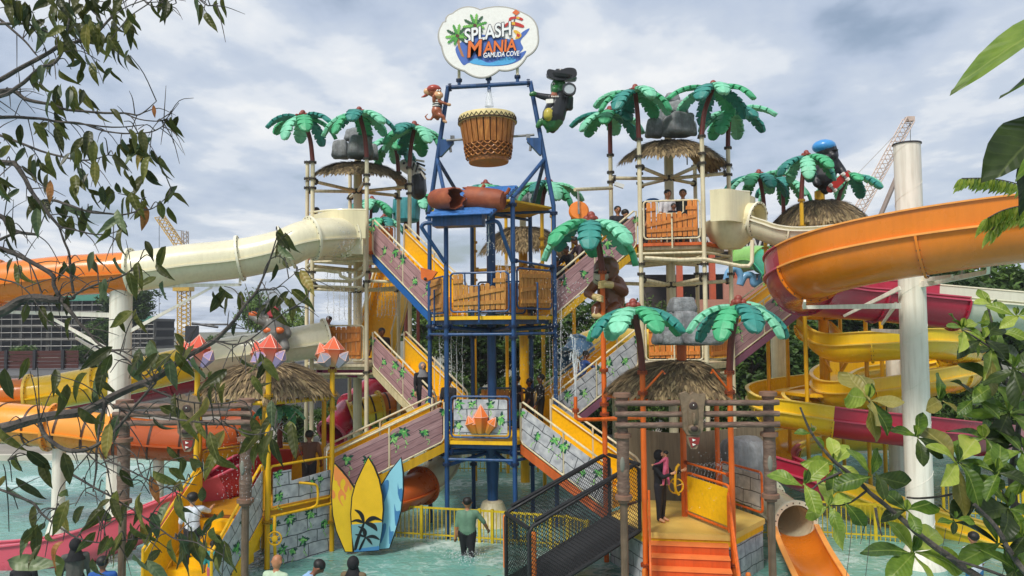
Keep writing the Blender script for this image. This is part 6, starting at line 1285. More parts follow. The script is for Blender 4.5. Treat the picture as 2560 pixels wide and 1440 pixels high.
palm1 = [([(985, 1160), (1010, 1160), (1045, 1040), (1090, 910), (1075, 900), (1030, 1000), (995, 1090)], BLK, 2), ([(1085, 905), (1040, 870), (990, 870), (955, 895), (1000, 890), (1050, 905)], BLK, 3), ([(1085, 900), (1080, 830), (1040, 785), (985, 775), (1030, 820), (1060, 880)], BLK, 3), ([(1090, 900), (1130, 850), (1190, 840), (1265, 885), (1190, 875), (1120, 900)], BLK, 3), ([(1090, 905), (1150, 900), (1200, 930), (1212, 985), (1170, 960), (1120, 930)], BLK, 3), ([(1050, 1160), (1030, 1160), (1060, 1090), (1090, 1045), (1100, 1050)], BLK, 2), ([(1095, 1045), (1060, 1015), (990, 1015), (1050, 1035)], BLK, 3), ([(1095, 1045), (1110, 990), (1080, 950), (1020, 935), (1060, 970), (1075, 1020)], BLK, 3), ([(1100, 1045), (1150, 1020), (1200, 1030), (1238, 1070), (1170, 1050)], BLK, 3), ([(1100, 1050), (1140, 1060), (1165, 1115), (1130, 1090)], BLK, 3)]
surf('yellow surfboard with black palm silhouettes, the middle one', [(1122, 262), (1185, 355), (1235, 480), (1268, 640), (1277, 780), (1262, 940), (1225, 1180), (985, 1190), (955, 1000), (943, 820), (955, 650), (990, 520), (1060, 370)], 19.3, BYO, [([(957, 920), (1262, 900), (1255, 980), (1230, 1130), (985, 1160), (965, 1040)], SEA, 1), ([(990, 1158), (1232, 1130), (1228, 1170), (985, 1185)], WAV, 1)]+palm1)
# ------------------------------------------------------------------ fences
FY = mat('fence_yellow', 'd0b51c', .45, .12, 4, streak=.15)
def fence(label, pts, h, sp=.112, post=14):
    t = thing('yellow_fence', label, 'fence', pts[0], 'yellow pool fences'); b = MB(); b.cyl((0, 0, 0), (0, 0, h-.03), .0135, 6); bm1 = b.mesh('bar', FY); b = MB(); b.box((0, 0, h/2+.01), (.075, .075, h+.02)); pm = b.mesh('post', FY, smooth=False)
    for A, B in zip(pts, pts[1:]):
        A = V(A); B = V(B); L_ = (B-A).length; n = max(2, int(L_/sp)); d = (B-A)/n; ang_ = math.atan2(d.y, d.x); b = MB()
        for z, w in ((h-.03, .05), (.12, .035)): b.box((A+B)/2+V((0, 0, z)), (L_, .035, w), Matrix.Rotation(ang_, 3, 'Z'))
        o = b.obj('rail', FY, t, smooth=False)
        for i in range(n+1): link('post' if i % post == 0 or i == n else 'bar', pm if i % post == 0 or i == n else bm1, t, Matrix.Translation(A+d*i) @ rotz(ang_))
def WP(px, py): Yd = gdepth(px, py); p = W(px, py, Yd); return V((p.x, p.y, 0))
fence('yellow bar fence behind the man in the green shirt', [WP(930, 1338), WP(1054, 1346), WP(1231, 1358), WP(1420, 1374), WP(1470, 1390)], .86)
fence('yellow bar fence between the tiki post and the cream tube exit', [WP(1838, 1342), WP(1942, 1342)], .95)
fence('yellow bar fence right of the cream tube exit', [WP(2034, 1340), WP(2190, 1350), WP(2300, 1360)], .95)
fence('yellow bar fence behind the white right column', [WP(2360, 1290), WP(2560, 1300)], .95, .13)
fence('pale far bar fence seen under the blue tower', [W(1110, 1180, 29.5)*V((1, 1, 0)), W(1345, 1180, 29.8)*V((1, 1, 0))] if False else [WP(1110, 1178), WP(1345, 1180)], .98, .16)
fence('far bar fence behind the left tower legs', [WP(590, 1195), WP(690, 1195), WP(800, 1180)], .95, .16)
# ------------------------------------------------------------------ people
SK = {'t': mat('skin_tan', 'a8714e', .5, .1, 6), 'd': mat('skin_brown', '7a4c34', .5, .1, 6), 'l': mat('skin_light', 'c4906c', .5, .1, 6)}
HAIR = mat('black_hair', '15120f', .55, .3, 20)
CL = lambda c: mat('cloth_'+c, c, .8, .16, 9, bump=.3, bscale=16)
def person(label, px, Y, z, H, face, shirt, pants, skin='t', hair=True, hijab=None, bend=0, aL=(8, 8, 20), aR=(8, 8, 20), stride=0., sleeve='short', hairr=1.0, fat=1.0, x=None, group='bathers', skirt=False, item=None):
    xw = W(px, 820, Y).x if x is None else x; base = V((xw, Y, z)); t = thing('person', label, 'person', base, group)
    RZ = Matrix.Translation(base) @ rotz(R(face)) @ Matrix.Scale(H, 4); bd = Matrix.Translation((0, 0, .53)) @ Matrix.Rotation(R(-bend), 4, 'X') @ Matrix.Translation((0, 0, -.53))
    mats_ = [SK[skin], CL(shirt), CL(pants)]; caps = []; up_ = lambda p: RZ @ (bd @ V(p)); lo_ = lambda p: RZ @ V(p)
    def c(p0, p1, r0, r1, m, f=up_): caps.append((f(p0), f(p1), r0*H, r1*H, m))
    for sx in (-.028*fat, .028*fat): c((sx, 0, .54), (sx, 0, .63), .076*fat, .07*fat, 1 if not skirt else 2); c((sx, 0, .63), (sx*1.3, 0, .74), .072*fat, .075*fat, 1)
    c((-.105, 0, .785), (.105, 0, .785), .046, .046, 1); c((0, 0, .80), (0, .006, .875), .033, .03, 0); c((0, .004, .912), (0, .008, .948), .056, .06, 0); c((0, .058, .922), (0, .072, .914), .014, .012, 0)
    for sx in (-1, 1): c((sx*.062, 0, .928), (sx*.066, -.004, .922), .014, .012, 0)
    for sx, st in ((-1, stride), (1, -stride)):
        kn = (sx*.056, st*.6+.01, .275); an = (sx*.056, st*1.15-.02*abs(st), .045+max(0, -st)*.12)
        c((sx*.05, 0, .51), kn, .07*fat, .05, 2, lo_); c(kn, an, .048, .032, 2, lo_); c(an, (an[0], an[1]+.085, .022+max(0, -st)*.05), .028, .022, 0, lo_)
    hands = []
    for sx, (fw, outw, el) in ((-1, aL), (1, aR)):
        sh = V((sx*.125, 0, .785)); a1 = V((sx*math.sin(R(outw)), math.sin(R(fw))*math.cos(R(outw)), -math.cos(R(fw))*math.cos(R(outw)))); e = sh+a1*.175; fw2 = fw+el
        a2 = V((sx*math.sin(R(outw*.5)), math.sin(R(fw2)), -math.cos(R(fw2)))).normalized(); w = e+a2*.15; h = w+a2*.05
        c(sh, e, .042, .034, 1 if sleeve != 'none' else 0); c(e, w, .031, .023, 1 if sleeve == 'long' else 0); c(w, h, .022, .02, 0); hands.append((up_(w), up_(h), (up_(h)-up_(w)).normalized()))
    blob('body', caps, mats_, t, max(.016, .0135*H))
    for w, h, d in hands:
        b = MB(); s = d.orthogonal().normalized()
        for i in range(5):
            q0 = h+s*(i-2)*.011*H; l = (.045, .05, .048, .04, .03)[i]*H; b.tube([q0, q0+d*l*.55, q0+d*l+d.cross(s)*l*.25], [.007*H, .0065*H, .005*H], 5)
        b.obj('fingers', SK[skin], t)
    R3 = (rotz(R(face)) @ bd).to_3x3(); hc = up_((0, .004, .932))
    for sx in (-1, 1): b = MB(); b.ball(up_((sx*.024, .062, .936)), .0075*H, 8, 6); b.obj('eye', EYEB, t)
    if hijab:
        HJ = CL(hijab); b = MB(); b.ball(up_((0, -.014, .936)), (.074*H, .076*H, .088*H), 16, 10, R3); b.obj('head_scarf', HJ, t)
        b = MB(); b.lathe(up_((0, -.004, .74)), [(.125*H, 0), (.12*H, .03*H), (.075*H, .1*H), (.058*H, .15*H)], 18, mx=R3 @ Matrix.Diagonal((1, .8, 1))); b.obj('scarf_cape', HJ, t)
    elif hair:
        b = MB(); b.ball(up_((0, -.01, .955)), (.069*H*hairr, .073*H*hairr, .062*H*hairr), 14, 8, R3); b.obj('hair', HAIR, t)
    if skirt: b = MB(); b.lathe(lo_((0, 0, .1)), [(.13*H, 0), (.11*H, .25*H), (.085*H, .45*H)], 16); b.obj('robe', CL(pants), t)
    return t
K, KN = '1b1b1f', '26242a'
person('man in a sage green T-shirt wading away through the pool', 1166, 19.25, -.3, 1.74, 0, '5f7f68', '17171b', 't', hairr=.97, aL=(-5, 10, 12), aR=(10, 38, 25), stride=.05, fat=1.22)
person('bald man in a pale green shirt at the bottom edge', 690, 14.6, -.3, 1.7, -20, 'a9bca0', '3a3a40', 't', hair=False, fat=1.25, bend=6)
person('man in light blue and navy shirt bending forward at the bottom edge', 738, 14.7, -.3, 1.72, -75, '8fb4d8', '1e2a40', 'd', bend=42, aL=(30, 8, 10), aR=(25, 8, 10))
person('woman in black headscarf and patterned robe at the bottom edge', 885, 14.9, -.3, 1.58, -10, '6a5a40', K, 'l', hijab='111114', sleeve='long')
person('person in a black headscarf barely rising above the bottom edge', 1217, 13.9, -.3, 1.5, 0, K, K, 'l', hijab='111114', sleeve='long')
person('shirtless man standing behind the stone print railing of the yellow tower', 775, 20.0, ZY, 1.68, 20, '5a3a2a', '1d1d22', 'd', sleeve='none', aL=(20, 20, 30), aR=(10, 14, 20))
t = person('woman in black headscarf and robe on the orange tower carrying a toddler', 1643, 17.9, ZO, 1.62, -130, K, KN, 'l', hijab='141417', sleeve='long', aL=(45, 5, 70), aR=(45, 5, 70))
person('toddler in a pink suit carried by the woman in black', 1658, 17.66, ZO+.86, .8, 60, 'd0607e', 'd0607e', 'l', aL=(50, 10, 20), aR=(50, 10, 20), stride=.06, sleeve='long')
person('man in a white printed T-shirt on the right tower deck', 1672, 23.6, 8.2, 1.72, 200, 'd8d4d6', '2a2a30', 't', bend=8)
person('man in a black T-shirt on the right tower deck', 1714, 23.7, 8.2, 1.76, 160, '1a1b1e', '2a2a30', 't')
person('child in dark clothes leaning on the right tower railing', 1690, 23.1, 8.2, 1.22, 190, '20222c', '2a2a30', 'd', aL=(40, 10, 40), aR=(40, 10, 40))
person('girl with long hair at the left rail of the right tower deck', 1616, 24.0, 8.2, 1.42, 120, '2a262a', '2a2a30', 't', hairr=1.2)
person('man in black looking out at the head of the right mauve stair', 1549, 23.6, 7.75, 1.68, 190, '24242a', '2a2a30', 't')
person('girl in black beside the man at the head of the right mauve stair', 1568, 23.5, 7.75, 1.55, 200, '1e1e22', '1e1e22', 'l', hairr=1.15)
for i, (lb, px, Y_, z_, b_) in enumerate((('person in dark swimwear lowest on the right mauve stair', 1404, 22.75, 6.28, 32), ('person in dark swimwear in the middle of the right mauve stair', 1432, 22.95, 6.62, 24), ('person in plum sleeves highest on the right mauve stair', 1462, 23.1, 6.92, 28))):
    person(lb, px, Y_, z_, 1.55, 150-20*i, ('22242e', '1c1c20', '3a2a34')[i], K, 'd', bend=b_, aL=(45, 10, 30), aR=(60, 12, 20), sleeve='long')
person('boy with dark shirt at the top of the left tower behind the cream wall', 789, 25.0, 8.2, 1.5, 150, '2a221e', K, 'd')
person('dark wet figure on the middle deck of the left tower', 822, 25.6, 4.55, 1.55, 160, '33302e', K, 'd')
person('man in a black T-shirt at the foot of the yellow stair on the left tower', 953, 25.2, 4.0, 1.7, 200, '1b1b1e', K, 'd', aR=(20, 30, 40), bend=10)
person('woman in black with a grey scarf on the left middle stair', 1056, 23.3, 3.0, 1.62, 200, K, K, 'l', hijab='77767a', sleeve='long')
person('person in black walking behind the lower left blue pole', 1121, 22.2, Z1, 1.62, 150, K, K, 'd')
person('child whose head shows above the left stone stair rail', 1097, 22.0, Z1-.25, 1.2, 180, K, K, 'd')
person('person in black under the spray on the lower blue deck', 1350, 22.6, Z1, 1.66, 90, '191a1e', K, 'd', aR=(60, 5, 20), sleeve='long')
person('second dark figure on the lower blue deck behind the centre column', 1290, 23.0, Z1, 1.6, 60, '20232c', K, 'd')
person('third dark figure on the lower blue deck', 1322, 23.2, Z1, 1.5, 100, '25262e', K, 'd')
person('person in a blue shirt climbing the right grey stair', 1452, 23.3, 3.35, 1.6, 290, '2b4a86', '1e2a44', 'd', bend=15, aR=(70, 5, 10), sleeve='long')
person('person whose head shows above the blue tower railing', 1330, 22.3, Z2, 1.5, 180, K, K, 'd')
person('person whose head shows behind the cream start box', 1829, 24.6, 8.2, 1.66, 180, K, K, 'd')
person('woman in a white top climbing the yellow stair at the left', 487, 17.5, .35, 1.62, 20, 'd8dce4', '2a2a30', 'l', aR=(60, 30, 40), hairr=1.15)
person('child in a teal float vest at the foot of the yellow stair', 541, 16.8, -.1, 1.2, 20, '2f8f90', 'b85a66', 't')
person('woman in black headscarf and grey robe behind the left leaves', 200, 16.2, -.3, 1.62, 30, '55534e', K, 'l', hijab='131316', sleeve='long')
person('person with a blue backpack behind the left leaves', 268, 15.0, -.3, 1.6, 10, '1f4f96', K, 'd')
person('woman in black headscarf at the bottom left', 74, 15.4, -.3, 1.52, 10, K, K, 'l', hijab='131316', sleeve='long')
person('bather in white and blue behind the right leaves', 2412, 16.2, -.3, 1.6, 10, 'c8d0dc', '2a6a9a', 't')
# ------------------------------------------------------------------ foreground foliage
def vein_mat(name, cols, vein, rough=.42, trans=.3, dens=46, spec=.4):
    m, t, b, o = base_mat(name); c = N(t, 'ShaderNodeTexCoord'); oi = N(t, 'ShaderNodeObjectInfo'); s = N(t, 'ShaderNodeSeparateXYZ'); L(t, c, 'Object', s, 0)
    n = N(t, 'ShaderNodeTexNoise'); n.inputs['Scale'].default_value = 5; n.inputs['Detail'].default_value = 5; L(t, c, 'Object', n, 0)
    f = math_n(t, 'ADD', math_n(t, 'MULTIPLY', n.outputs[0], .6), math_n(t, 'MULTIPLY', oi.outputs['Random'], .4))
    cc = ramp(t, f, [(.25, hx(cols[0])), (.45, hx(cols[1])), (.62, hx(cols[2])), (.78, hx(cols[3]))])
    ay = math_n(t, 'ABSOLUTE', s.outputs[1]); sn = math_n(t, 'SINE', math_n(t, 'MULTIPLY', math_n(t, 'SUBTRACT', s.outputs[0], math_n(t, 'MULTIPLY', ay, .75)), dens))
    v1 = ramp(t, sn, [(.0, (0, 0, 0)), (.86, (0, 0, 0)), (1, (.13,)*3)]); v2 = ramp(t, ay, [(0, (.7,)*3), (.009, (.5,)*3), (.016, (0, 0, 0))])
    x = N(t, 'ShaderNodeMix', data_type='RGBA'); t.links.new(math_n(t, 'MAXIMUM', v1, v2), x.inputs[0]); t.links.new(cc, x.inputs[6]); x.inputs[7].default_value = (*hx(vein), 1)
    t.links.new(x.outputs[2], b.inputs['Base Color']); b.inputs['Roughness'].default_value = rough; b.inputs['Specular IOR Level'].default_value = spec
    bp = N(t, 'ShaderNodeBump'); bp.inputs['Strength'].default_value = .14; bp.inputs['Distance'].default_value = .01; t.links.new(sn, bp.inputs['Height']); L(t, bp, 0, b, 'Normal')
    tr = N(t, 'ShaderNodeBsdfTranslucent'); t.links.new(x.outputs[2], tr.inputs[0]); ms = N(t, 'ShaderNodeMixShader'); ms.inputs[0].default_value = trans; L(t, b, 0, ms, 1); L(t, tr, 0, ms, 2); L(t, ms, 0, o, 0); return m
LFA = [vein_mat('leaf_olive', ('45471c', '575a26', '6c6e32', '828246'), '86854e'), vein_mat('leaf_grey_green', ('4a543c', '5c6a4a', '6f7c58', '848f68'), '8d9770'), vein_mat('leaf_deep', ('31361a', '404420', '505228', '626236'), '66663c'), vein_mat('leaf_yellowed', ('6a6a2c', '857c3a', '9a8a48', 'a88a50'), 'b0a468'), vein_mat('leaf_rust', ('7a4a22', '9a6030', 'b07a48', 'b88a5c'), '8a5a30')]
LFB = [vein_mat('big_leaf_green', ('3a5218', '4e6a1e', '66802a', '82983a'), '93a04e', dens=60), vein_mat('big_leaf_lime', ('6c8426', '8a9c38', 'a2b048', 'b4ba5a'), 'bcc074', dens=60), vein_mat('big_leaf_dark', ('222f14', '2e3d18', '3b4b1e', '4b5a28'), '5c6836', dens=60), vein_mat('big_leaf_ochre', ('6e6a30', '857c3c', '958a46', 'a09450'), 'aaa060', dens=60)]
def leaf_mesh(name, m, kind, seed, sag=.3, fold=.22, wave=.02):
    r = random.Random(seed); b = MB(); n = 9; vs = []; fs = []; TWS = r.uniform(-1.1, 1.1); BND = r.uniform(-.14, .14)
    for i in range(n+1):
        t = i/n
        if kind == 'lance': w = .172*math.sin(math.pi*min(1, t**.85*1.02))**.8*(1-.25*t) if 0 < t < 1 else 0
        elif kind == 'obov': w = .235*(math.sin(math.pi*t**1.55)**.85 if 0 < t < 1 else 0)+.01
        else: w = .3*(math.sin(math.pi*t**.8)**.75 if 0 < t < 1 else 0)
        z = -sag*t*t*.5+.03*math.sin(t*5+seed); x = t*(1-.06*sag*t)
        tw = TWS*t; bd_ = BND*t*t
        for e in (-1, -.5, 0, .5, 1):
            yy = e*w*(1+.06*math.sin(t*14+seed+e*2)); zz2 = abs(e)*w*fold+wave*math.sin(t*9+e*3+seed)*abs(e); vs.append(V((x, yy*math.cos(tw)-zz2*math.sin(tw)+bd_, z+yy*math.sin(tw)+zz2*math.cos(tw))))
    for i in range(n):
        for j in range(4): fs.append((i*5+j, (i+1)*5+j, (i+1)*5+j+1, i*5+j+1))
    b.add(vs, fs); return b.mesh(name, m, angle=80)
BRK = mat('branch_bark', '4a4440', .85, .3, 12, bump=.5, bscale=40, col2='6a625a')
class Foliage:
    def __init__(s, t): s.t = t; s.leaves = []; s.pts = []
    def branch(s, px, Y, w0, w1, name='branch', wob=.0):
        k = Y/F; pts = catmull([W(a[0], a[1], (a[2] if len(a) > 2 else Y)) for a in px], 5); n = len(pts)
        for i, p in enumerate(pts): p += V((noise.noise(p*9), noise.noise(p*9+V((5, 0, 0))), noise.noise(p*9+V((0, 5, 0)))))*.006
        b = MB(); b.tube(pts, [k*(w0+(w1-w0)*i/(n-1))/2*(1+.15*noise.noise(p*30)) for i, p in enumerate(pts)], 7); b.obj(name, BRK, s.t); s.pts += [(p, k*(w0+(w1-w0)*i/(n-1))/2) for i, p in enumerate(pts)]
    def leaf(s, me, p, d, nrm, size):
        x = V(d).normalized(); z = V(nrm)-x*V(nrm).dot(x)
        if z.length < 1e-3: z = x.orthogonal()
        z.normalize(); y = z.cross(x); s.leaves.append((size/max(1., p.y), me, basis(x*size, y*size, z*size, p)))
    def twig(s, p, r=.0022):
        if not s.pts: return
        q, rr = min(s.pts, key=lambda a: (a[0]-p).length); m = q.lerp(p, .5)+V((0, 0, .03)); return [q, m, p], rr
    def done(s, limit=300):
        s.leaves.sort(key=lambda a: -a[0]); rest = MB(); mats_ = []
        for i, (_, me, mx) in enumerate(s.leaves):
            if i < limit: link('leaf', me, s.t, mx)
            else:
                m = me.materials[0]
                if m not in mats_: mats_.append(m)
                rest.add([mx @ v.co for v in me.vertices], [tuple(p.vertices) for p in me.polygons], mats_.index(m))
        if len(s.leaves) > limit: o = rest.obj('leaf_mass', mats_, s.t); o['kind'] = 'stuff'
# ---- left: thin overhanging tree
lf = thing('overhanging_tree', 'sparse drooping leafy branches hanging in front at the left', 'tree', (-3.9, 4.4, 0)); FL_ = Foliage(lf)
LM = [[leaf_mesh('leaf', LFA[m], 'lance', i*7+m, .3+.2*i, .25+.12*i) for i in range(5)] for m in range(5)]
b = MB(); b.tube(catmull([(-4.0, 4.5, -.3), (-3.9, 4.4, 2), (-3.75, 4.35, 4), (-3.8, 4.4, 6), (-3.7, 4.3, 8.6)], 5), [.17-.005*i for i in range(21)], 12); b.obj('trunk', BRK, lf)
BR = [([(-420, 1150), (-150, 1100), (0, 1072), (94, 1046), (210, 1027), (262, 1001), (326, 971), (394, 941), (448, 902), (480, 884), (534, 852), (578, 812), (614, 762), (643, 725), (671, 660), (693, 588)], 4.0, 30, 3), ([(-420, 860), (-150, 810), (0, 780), (65, 747), (152, 750)], 4.1, 34, 18), ([(152, 750), (181, 787), (217, 830), (260, 866), (318, 881)], 4.1, 12, 3), ([(152, 748), (181, 747), (188, 736), (231, 715), (314, 686), (339, 664), (350, 650)], 4.1, 9, 2.5), ([(-420, 480), (-120, 510), (0, 540), (22, 567), (54, 581), (94, 588)], 4.3, 16, 7), ([(0, 599), (36, 585), (60, 581)], 4.2, 8, 5), ([(-420, 560), (-100, 600), (7, 624), (72, 653), (130, 686), (134, 711), (152, 748)], 4.1, 14, 9), ([(148, 567), (162, 606), (173, 635), (177, 678), (184, 733)], 4.2, 5, 7),
      ([(-420, 260), (-100, 235), (0, 227), (33, 227), (67, 250), (123, 260), (183, 277), (310, 283), (350, 287), (390, 253)], 4.2, 16, 2), ([(-420, 330), (-100, 300), (0, 293), (83, 295), (140, 303), (200, 310), (300, 318), (360, 312)], 4.3, 12, 2), ([(310, 283), (353, 300), (400, 303), (420, 293), (448, 258)], 4.2, 4, 1.5), ([(140, 303), (200, 307), (273, 330), (360, 333), (400, 320), (420, 297)], 4.2, 6, 2), ([(-420, 250), (-100, 310), (0, 338), (100, 377), (187, 398), (233, 398), (270, 388)], 4.1, 9, 2.5), ([(-420, 330), (-100, 250), (0, 200), (100, 143), (153, 113), (187, 107), (233, 87), (260, 63), (300, 13), (310, -40)], 4.3, 14, 4), ([(-420, 330), (-100, 270), (0, 240), (33, 227), (100, 170), (133, 160), (160, 117), (173, 33), (175, -40)], 4.1, 13, 4), ([(-300, 60), (0, 60), (67, 60), (110, 77), (140, 95)], 4.2, 9, 3), ([(-100, -30), (10, 57), (57, 97), (90, 137)], 4.4, 8, 4), ([(-200, 390), (10, 407), (37, 410), (60, 443), (80, 480), (110, 520), (148, 567)], 4.0, 16, 7), ([(330, -60), (360, 0), (383, 15), (410, 17), (440, 8)], 4.0, 4, 2), ([(460, -40), (500, 0), (520, 14), (545, 8)], 4.0, 4, 2), ([(110, 500), (144, 502), (180, 516), (231, 530), (300, 536), (347, 527), (383, 520), (430, 480)], 4.1, 8, 2), ([(148, 567), (224, 583), (271, 585), (318, 567)], 4.1, 5, 2), ([(643, 725), (686, 722), (722, 697), (744, 675)], 4.0, 4, 1.5), ([(543, 853), (609, 856), (703, 787), (759, 752), (779, 721)], 3.9, 5, 2), ([(97, 1057), (112, 1087), (157, 1121), (210, 1125), (262, 1099), (311, 1050), (352, 997), (390, 956)], 3.8, 12, 6), ([(-200, 1160), (56, 1245), (109, 1290), (180, 1339), (240, 1357), (330, 1350)], 3.7, 7, 2.5), ([(170, 1180), (225, 1211), (262, 1234), (322, 1267), (397, 1320), (435, 1346), (480, 1354), (560, 1390)], 3.7, 6, 2), ([(262, 994), (259, 1024), (247, 1069), (244, 1110), (240, 1170), (232, 1230)], 3.9, 9, 4), ([(360, 960), (412, 986), (469, 1005), (555, 1009), (600, 1000)], 3.9, 7, 2), ([(285, 1016), (337, 1031), (450, 1050), (555, 1061), (619, 1084), (667, 1080), (712, 1061), (740, 1030)], 3.8, 6, 2), ([(262, 1150), (300, 1165), (356, 1192), (412, 1219), (450, 1211), (520, 1170)], 3.7, 5, 2), ([(61, 639), (79, 668), (105, 733)], 4.0, 4, 3), ([(7, 624), (160, 690), (181, 700)], 4.1, 4, 2), ([(260, 866), (320, 900), (352, 940)], 4, 5, 3), ([(0, 695), (60, 720), (120, 800)], 3.9, 5, 2), ([(240, 1110), (200, 1160), (150, 1220), (140, 1270)], 3.8, 4, 2), ([(247, 1120), (270, 1180), (280, 1250), (262, 1300)], 3.8, 4, 2), ([(245, 1140), (215, 1190), (213, 1240)], 3.75, 3, 1.5), ([(250, 1090), (330, 1130), (350, 1180), (390, 1230)], 3.75, 4, 2), ([(112, 1087), (60, 1110), (20, 1150)], 3.8, 4, 2), ([(240, 1357), (262, 1290), (300, 1240)], 3.7, 3, 2), ([(210, 1125), (250, 1160), (330, 1200)], 3.8, 4, 2)]
for pts_, Y, a, c in BR: FL_.branch(pts_, Y, a, c)
CLU = '30,30,11 70,50,7 120,20,7 160,60,9 200,40,9 240,30,7 280,50,7 310,70,5 330,45,4 170,90,7 215,95,5 130,100,7 250,100,5 280,110,5 325,165,2 270,135,3 205,150,4 190,140,2 160,150,2 107,155,1 178,200,1 145,190,3 220,190,3 250,180,3 95,215,4 140,225,3 165,260,5 200,250,4 215,275,4 130,270,3 395,30,4 430,25,4 510,35,3 540,10,2 430,320,4 345,350,4 410,345,1 310,330,2 135,325,3 90,345,3 115,350,2 225,375,6 260,370,3 300,390,4 345,395,8 380,420,3 285,420,3 190,410,3 10,380,5 15,430,4 70,420,6 110,450,5 150,430,4 195,460,3 210,490,3 330,460,3 370,470,2 25,500,4 10,470,3 95,530,5 125,550,3 185,570,3 195,590,3 140,520,3 220,545,2 255,500,3 295,510,4 335,510,4 365,520,3 400,540,4 435,500,3 300,590,3 325,575,2 20,590,3 15,630,2 200,680,4 240,685,3 150,690,3 45,680,3 315,670,2 370,655,3 385,680,3 375,720,3 350,725,2 10,670,2 270,745,3 160,780,2 120,760,2 150,820,3 60,810,2 90,810,2 340,810,3 310,830,2 400,880,2 430,880,3 560,745,5 600,770,3 690,600,5 700,640,3 720,690,4 745,710,2 705,770,5 665,790,3 730,765,4 778,725,2 610,850,2'
Z8 = '200,160 250,130 340,180 390,240 620,80 660,120 735,170 760,80 560,70 820,30 960,60 1080,120 1150,90 1300,50 480,260 600,220 620,280 1210,350 1280,300 1380,320 1430,240 1480,160 1550,100 1600,110 1640,180 1700,60 1720,160 1760,110 760,420 880,560 1000,480 1130,490 1300,500 1380,520 1440,540 550,420 1740,600 1790,590 1840,580 1890,500 60,500 40,620 150,830 280,760 210,740 1040,740 1130,800 1060,870 940,960 1000,980 850,990 760,1000 690,900 680,1000 650,1050 540,920 500,1060 400,1090 200,1160 230,1180 280,1210 60,1230 640,1150 700,1180 560,1320 690,1340 790,1250 870,1290 740,1100 1190,1030 1080,1120 1010,1150 970,1180 1240,900 1310,920 1380,700 1280,720 1350,760 1270,1200 1330,1160 1400,1200 1180,1290 1140,1360 1250,1310 1340,1280 1420,1150 1470,1260 1320,1360 1000,1380 1080,1370 930,1260 960,1320 300,1400 20,780 80,900 480,680 900,1120 1500,1330 420,1290 120,1080 1690,480 1850,420'
rl = random.Random(3); twg = []
def left_cluster(px, py, n, Y, big=1.):
    c = W(px, py-28*big, Y); tw = FL_.twig(c)
    if tw and (tw[0][0]-c).length < .35: twg.append(tw)
    for i in range(n):
        o = V((rl.uniform(-.05, .05), rl.uniform(-.12, .12), rl.uniform(-.03, .05)))*big; d = V((rl.gauss(0, .48), rl.gauss(0, .4), -1+rl.uniform(-.1, .35))); nr = V((rl.gauss(0, .7), -1, rl.gauss(0, .35)))
        m = rl.choices((0, 1, 2, 3, 4), (42, 13, 40, 4, 1))[0]; FL_.leaf(LM[m][rl.randrange(5)], c+o, d, nr, rl.uniform(.1, .17)*big)
for w in CLU.split(): x, y, n = map(int, w.split(',')); left_cluster(x, y, max(1, round(n*(.85 if y < 640 else .6))), 4.15+rl.uniform(-.25, .25), .95 if y < 640 else 1.05)
for w in Z8.split(): x, y = map(int, w.split(',')); left_cluster(x/2.667, 900+y/2.667, rl.choice((1, 1, 1, 2)), 3.8+rl.uniform(-.2, .2), 1.15)
for (px, py, l, m, a) in ((237, 400, 72, 3, 5), (375, 850, 92, 1, 8), (350, 870, 80, 1, -10), (430, 885, 100, 0, -60), (125, 450, 60, 4, 0), (383, 262, 34, 4, 10), (375, 1190, 75, 4, 25), (445, 1235, 110, 0, 5), (20, 1400, 130, 1, 80), (478, 1340, 105, 2, -35), (560, 1350, 95, 0, 10), (515, 1350, 90, 0, -15), (660, 1090, 85, 0, 0), (680, 1095, 80, 2, 15), (645, 1105, 80, 0, -18)):
    Y = 3.9; FL_.leaf(LM[m][0], W(px, py, Y), (math.sin(R(a)), rl.uniform(-.2, .2), -math.cos(R(a))), (rl.uniform(-.3, .3), -1, .1), l*Y/F)
b = MB()
for tw, rr in twg: b.tube(catmull(tw, 3), [.0034, .0032, .003, .0028, .0026, .0024, .002], 5)
for _ in range(230):
    q, r_q = FL_.pts[rl.randrange(len(FL_.pts))]; d = V((rl.uniform(-.2, 1), rl.uniform(-.5, .5), rl.gauss(-.15, .7))).normalized(); l_ = rl.uniform(.06, .26); m_ = q+d*l_*.5+V((0, 0, rl.uniform(-.02, .02))); b.tube(catmull([q, m_, q+(d+V((0, 0, -.25))).normalized()*l_], 3), [.0032, .003, .0028, .0025, .0022, .0018, .0012], 4)
o = b.obj('twigs', BRK, lf); o['kind'] = 'stuff'
FL_.done(300)
